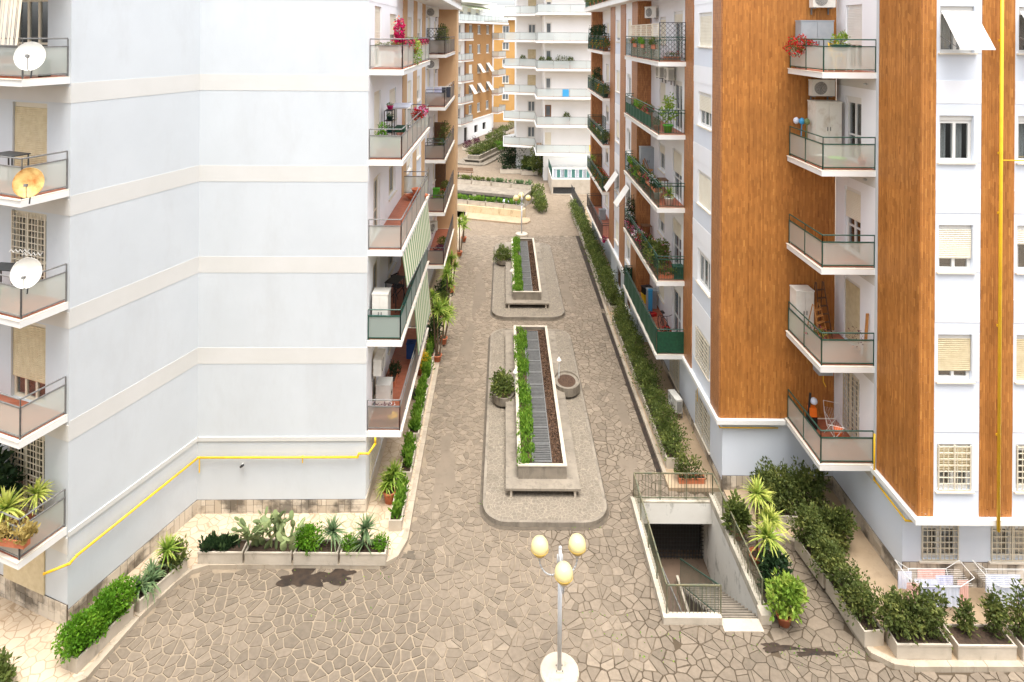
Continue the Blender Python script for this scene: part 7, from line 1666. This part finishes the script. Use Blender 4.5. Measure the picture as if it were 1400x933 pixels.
# bench
ro = empty('park_bench', (*G(636, 241), 0), 'wooden slatted bench standing on the far plaza at left', 'bench'); p = Vector(ro.location); ex = Vector((1.9, -.35, 0)); ey = Vector((.1, .45, 0))
for k in range(3): MB().ob(p + Vector((-1, 0, .44)) + ey * (.35 * k), ex, ey * .28, (0, 0, .04)).build('seat_slat', 'wood_dark', ro)
for k in range(3): MB().ob(p + Vector((-1, .42, .55 + .13 * k)), ex, (0, .03, 0), (0, .02, .1)).build('back_slat', 'wood_dark', ro)
for s in (.1, .9): MB().ob(p + Vector((-1, 0, 0)) + ex * s, (.05, 0, 0), (0, .45, 0), (0, 0, .43)).build('leg', 'metal_dark', ro)
# third island, turned along the cross street
island(-6.3, 80.2, 17, 4.1, -math.atan2(3.6, 10), 'grey planter island with dark bushes on the cross street beyond', 'planter islands down the alley', 3, chips=False, leaf='leaf_hedge')
cs, sn = 3.6 / 10.63, 10 / 10.63
for i in range(6):
    s = 3 + i * 2.3; x, y = -6.3 + 1.7 * sn + s * cs - .3, 80.2 - 1.7 * cs + s * sn; ro = empty('shrub', (x, y, .8), f'{["first", "second", "third", "fourth", "fifth", "sixth"][i]} dark bush in the far island, counted from its near end', 'shrub', 'bushes in the far island'); foliage('foliage', ro, 'leaf_hedge' if i % 2 else 'leaf_laurel', [(0, 0, .5, .8, .9, .6), (.9, .2, .4, .6, .7, .45)], 900, .2, 230 + i); MB().tube((x, y, .6), (x, y, 1.2), .05).build('stem', 'bark', ro)
ro = empty('shrub', (-.6, 87.5, .5), 'bright rounded bush hanging over the side of the far island', 'shrub'); foliage('foliage', ro, 'leaf_bright', [(0, 0, .6, 1.2, .9, .5)], 900, .2, 240); MB().tube((-.6, 87.5, 0), (-.6, 87.5, 1), .05).build('stem', 'bark', ro)
# planters along the orange block and the white block
for i in range(6):
    p, q = fO.w(1.5 + i * 2.6, 0, 3.2), fO.w(1.5 + i * 2.6 + 2.4, 0, 3.2); long_planter((p.x, p.y), (q.x, q.y), 1, .7, .02, .4, f'{["first", "second", "third", "fourth", "fifth", "sixth"][i]} bushy planter along the orange block, from its near end', f_shrub(420, .22, 'leaf_hedge', rad=.6, ht=.35 + .12 * i, step=1), 'planters along the orange block', 250 + i)
for i in range(2):
    p, q = fO.w(-6.5 + i * 3.3, 0, 3.0), fO.w(-6.5 + i * 3.3 + 2.6, 0, 3.0); long_planter((p.x, p.y), (q.x, q.y), 1, .7, .02, .35, ['left', 'right'][i] + ' planter of purple-leaved bushes in front of the orange block door', f_shrub(360, .2, 'leaf_purple', rad=.5, ht=.5, step=1.2), 'purple planters by the orange block', 260 + i)
for i, (u, v, bl, lf, lab) in enumerate(((704, 228, [(0, 0, 1.8, 1.6, 1.2, 1.7), (-.9, 0, 1.0, .9, .9, .9)], 'leaf_dark', 'dark leafy small tree left of the white block base'), (722, 233, [(0, 0, 1.0, .8, .8, .8)], 'leaf_hedge', 'low shrub between the two small trees'), (738, 238, [(0, 0, 1.9, 1.3, 1.1, 1.5), (.9, 0, 1.1, .8, .8, 1.0)], 'leaf_laurel', 'taller yellowish green tree at the corner of the white block'), (752, 240, [(0, 0, 1.3, .8, .9, 1.2)], 'leaf_dark', 'dark shrub beside the garage podium wall'))):
    x, y = G(u, v + 3); ro = empty('small_tree', (x, y, 0), lab, 'tree', 'trees in front of the white block'); foliage('crown', ro, lf, bl, 2300, .24, 270 + i, lump=.35, shell=.25); b = MB()
    for a, c, d, *_ in bl: b.tube((x, y, 0), (x + a, y + c, d), .07, 7, .03)
    b.build('trunk', 'bark', ro)
for i, (u0_, u1_, v_) in enumerate(((684, 712, 238), (713, 735, 240), (748, 762, 246))):
    (xa, ya), (xb, yb) = G(u0_, v_), G(u1_, v_); long_planter((xa, ya), (xb, yb), 1, .6, .02, .5, ['left', 'middle', 'right'][i] + ' concrete planter at the foot of the white block', f_low('leaf_dark', 200, .2, .4), 'planters at the white block', 280 + i)
# plants and cloths on the white terraces
for i, (x, k, kd, lab) in enumerate(((4.2, 4, 'g', 'small green pot at the left of the fourth white terrace'), (5.0, 4, 'g', 'pot beside it on the fourth white terrace'), (6.4, 4, 't', 'wide green plant box on the fourth white terrace'), (7.4, 4, 'g', 'right-hand pot on the fourth white terrace'), (2.2, 4, 'g', 'pot at the far left of the fourth white terrace'), (7.0, 2, 'g', 'lone pot behind the second white terrace glass'))):
    put(('wt', kd), P_bush('terracotta', 'leaf_hedge', .25, .35, [(0, 0, .8, .4 if kd == 'g' else 1.0, .3, .45 if kd == 'g' else .6)], 380, .16, seed=290), WORLD, x, 71 if x > 3.6 else 75.6, 3.1 + 3.1 * (k - 1) + .24, lab)
b = MB(); [b.face([(6.4 + .1 * j, 69.93, 10.4), (6.5 + .1 * j, 69.93, 10.4), (6.5 + .1 * j, 69.93 + .01, 9.6), (6.4 + .1 * j, 69.93, 9.6)]) for j in range(7)]
tag(b.build('beach_towel', 'blue_plastic'), 'light blue towel hung on the glass of the third white terrace', 'towel')
b = MB(); [b.face([(9.4 + .1 * j, 69.93, 4.3), (9.5 + .1 * j, 69.93, 4.3), (9.5 + .1 * j, 69.94, 3.6), (9.4 + .1 * j, 69.93, 3.6)]) for j in range(5)]
tag(b.build('yellow_cloth', 'yellow_plastic'), 'yellow cloth on the rail of the lowest white terrace', 'cloth')
# ramp wall and fence at the far right end of the alley
ro = empty('ramp_fence', (7.6, 55, 0), 'dark railing and white ramp wall at the far right end of the alley', 'fence'); MB().ob((6.7, 53, 0), (.2, 0, 0), (-.2, 9, 0), (0, 0, .8)).build('wall', 'concrete_light', ro)
railing(ro, [(6.8, 53), (6.6, 61.8)], .8, mat='metal_dark', fill='bars', h=1.1, raised=False)
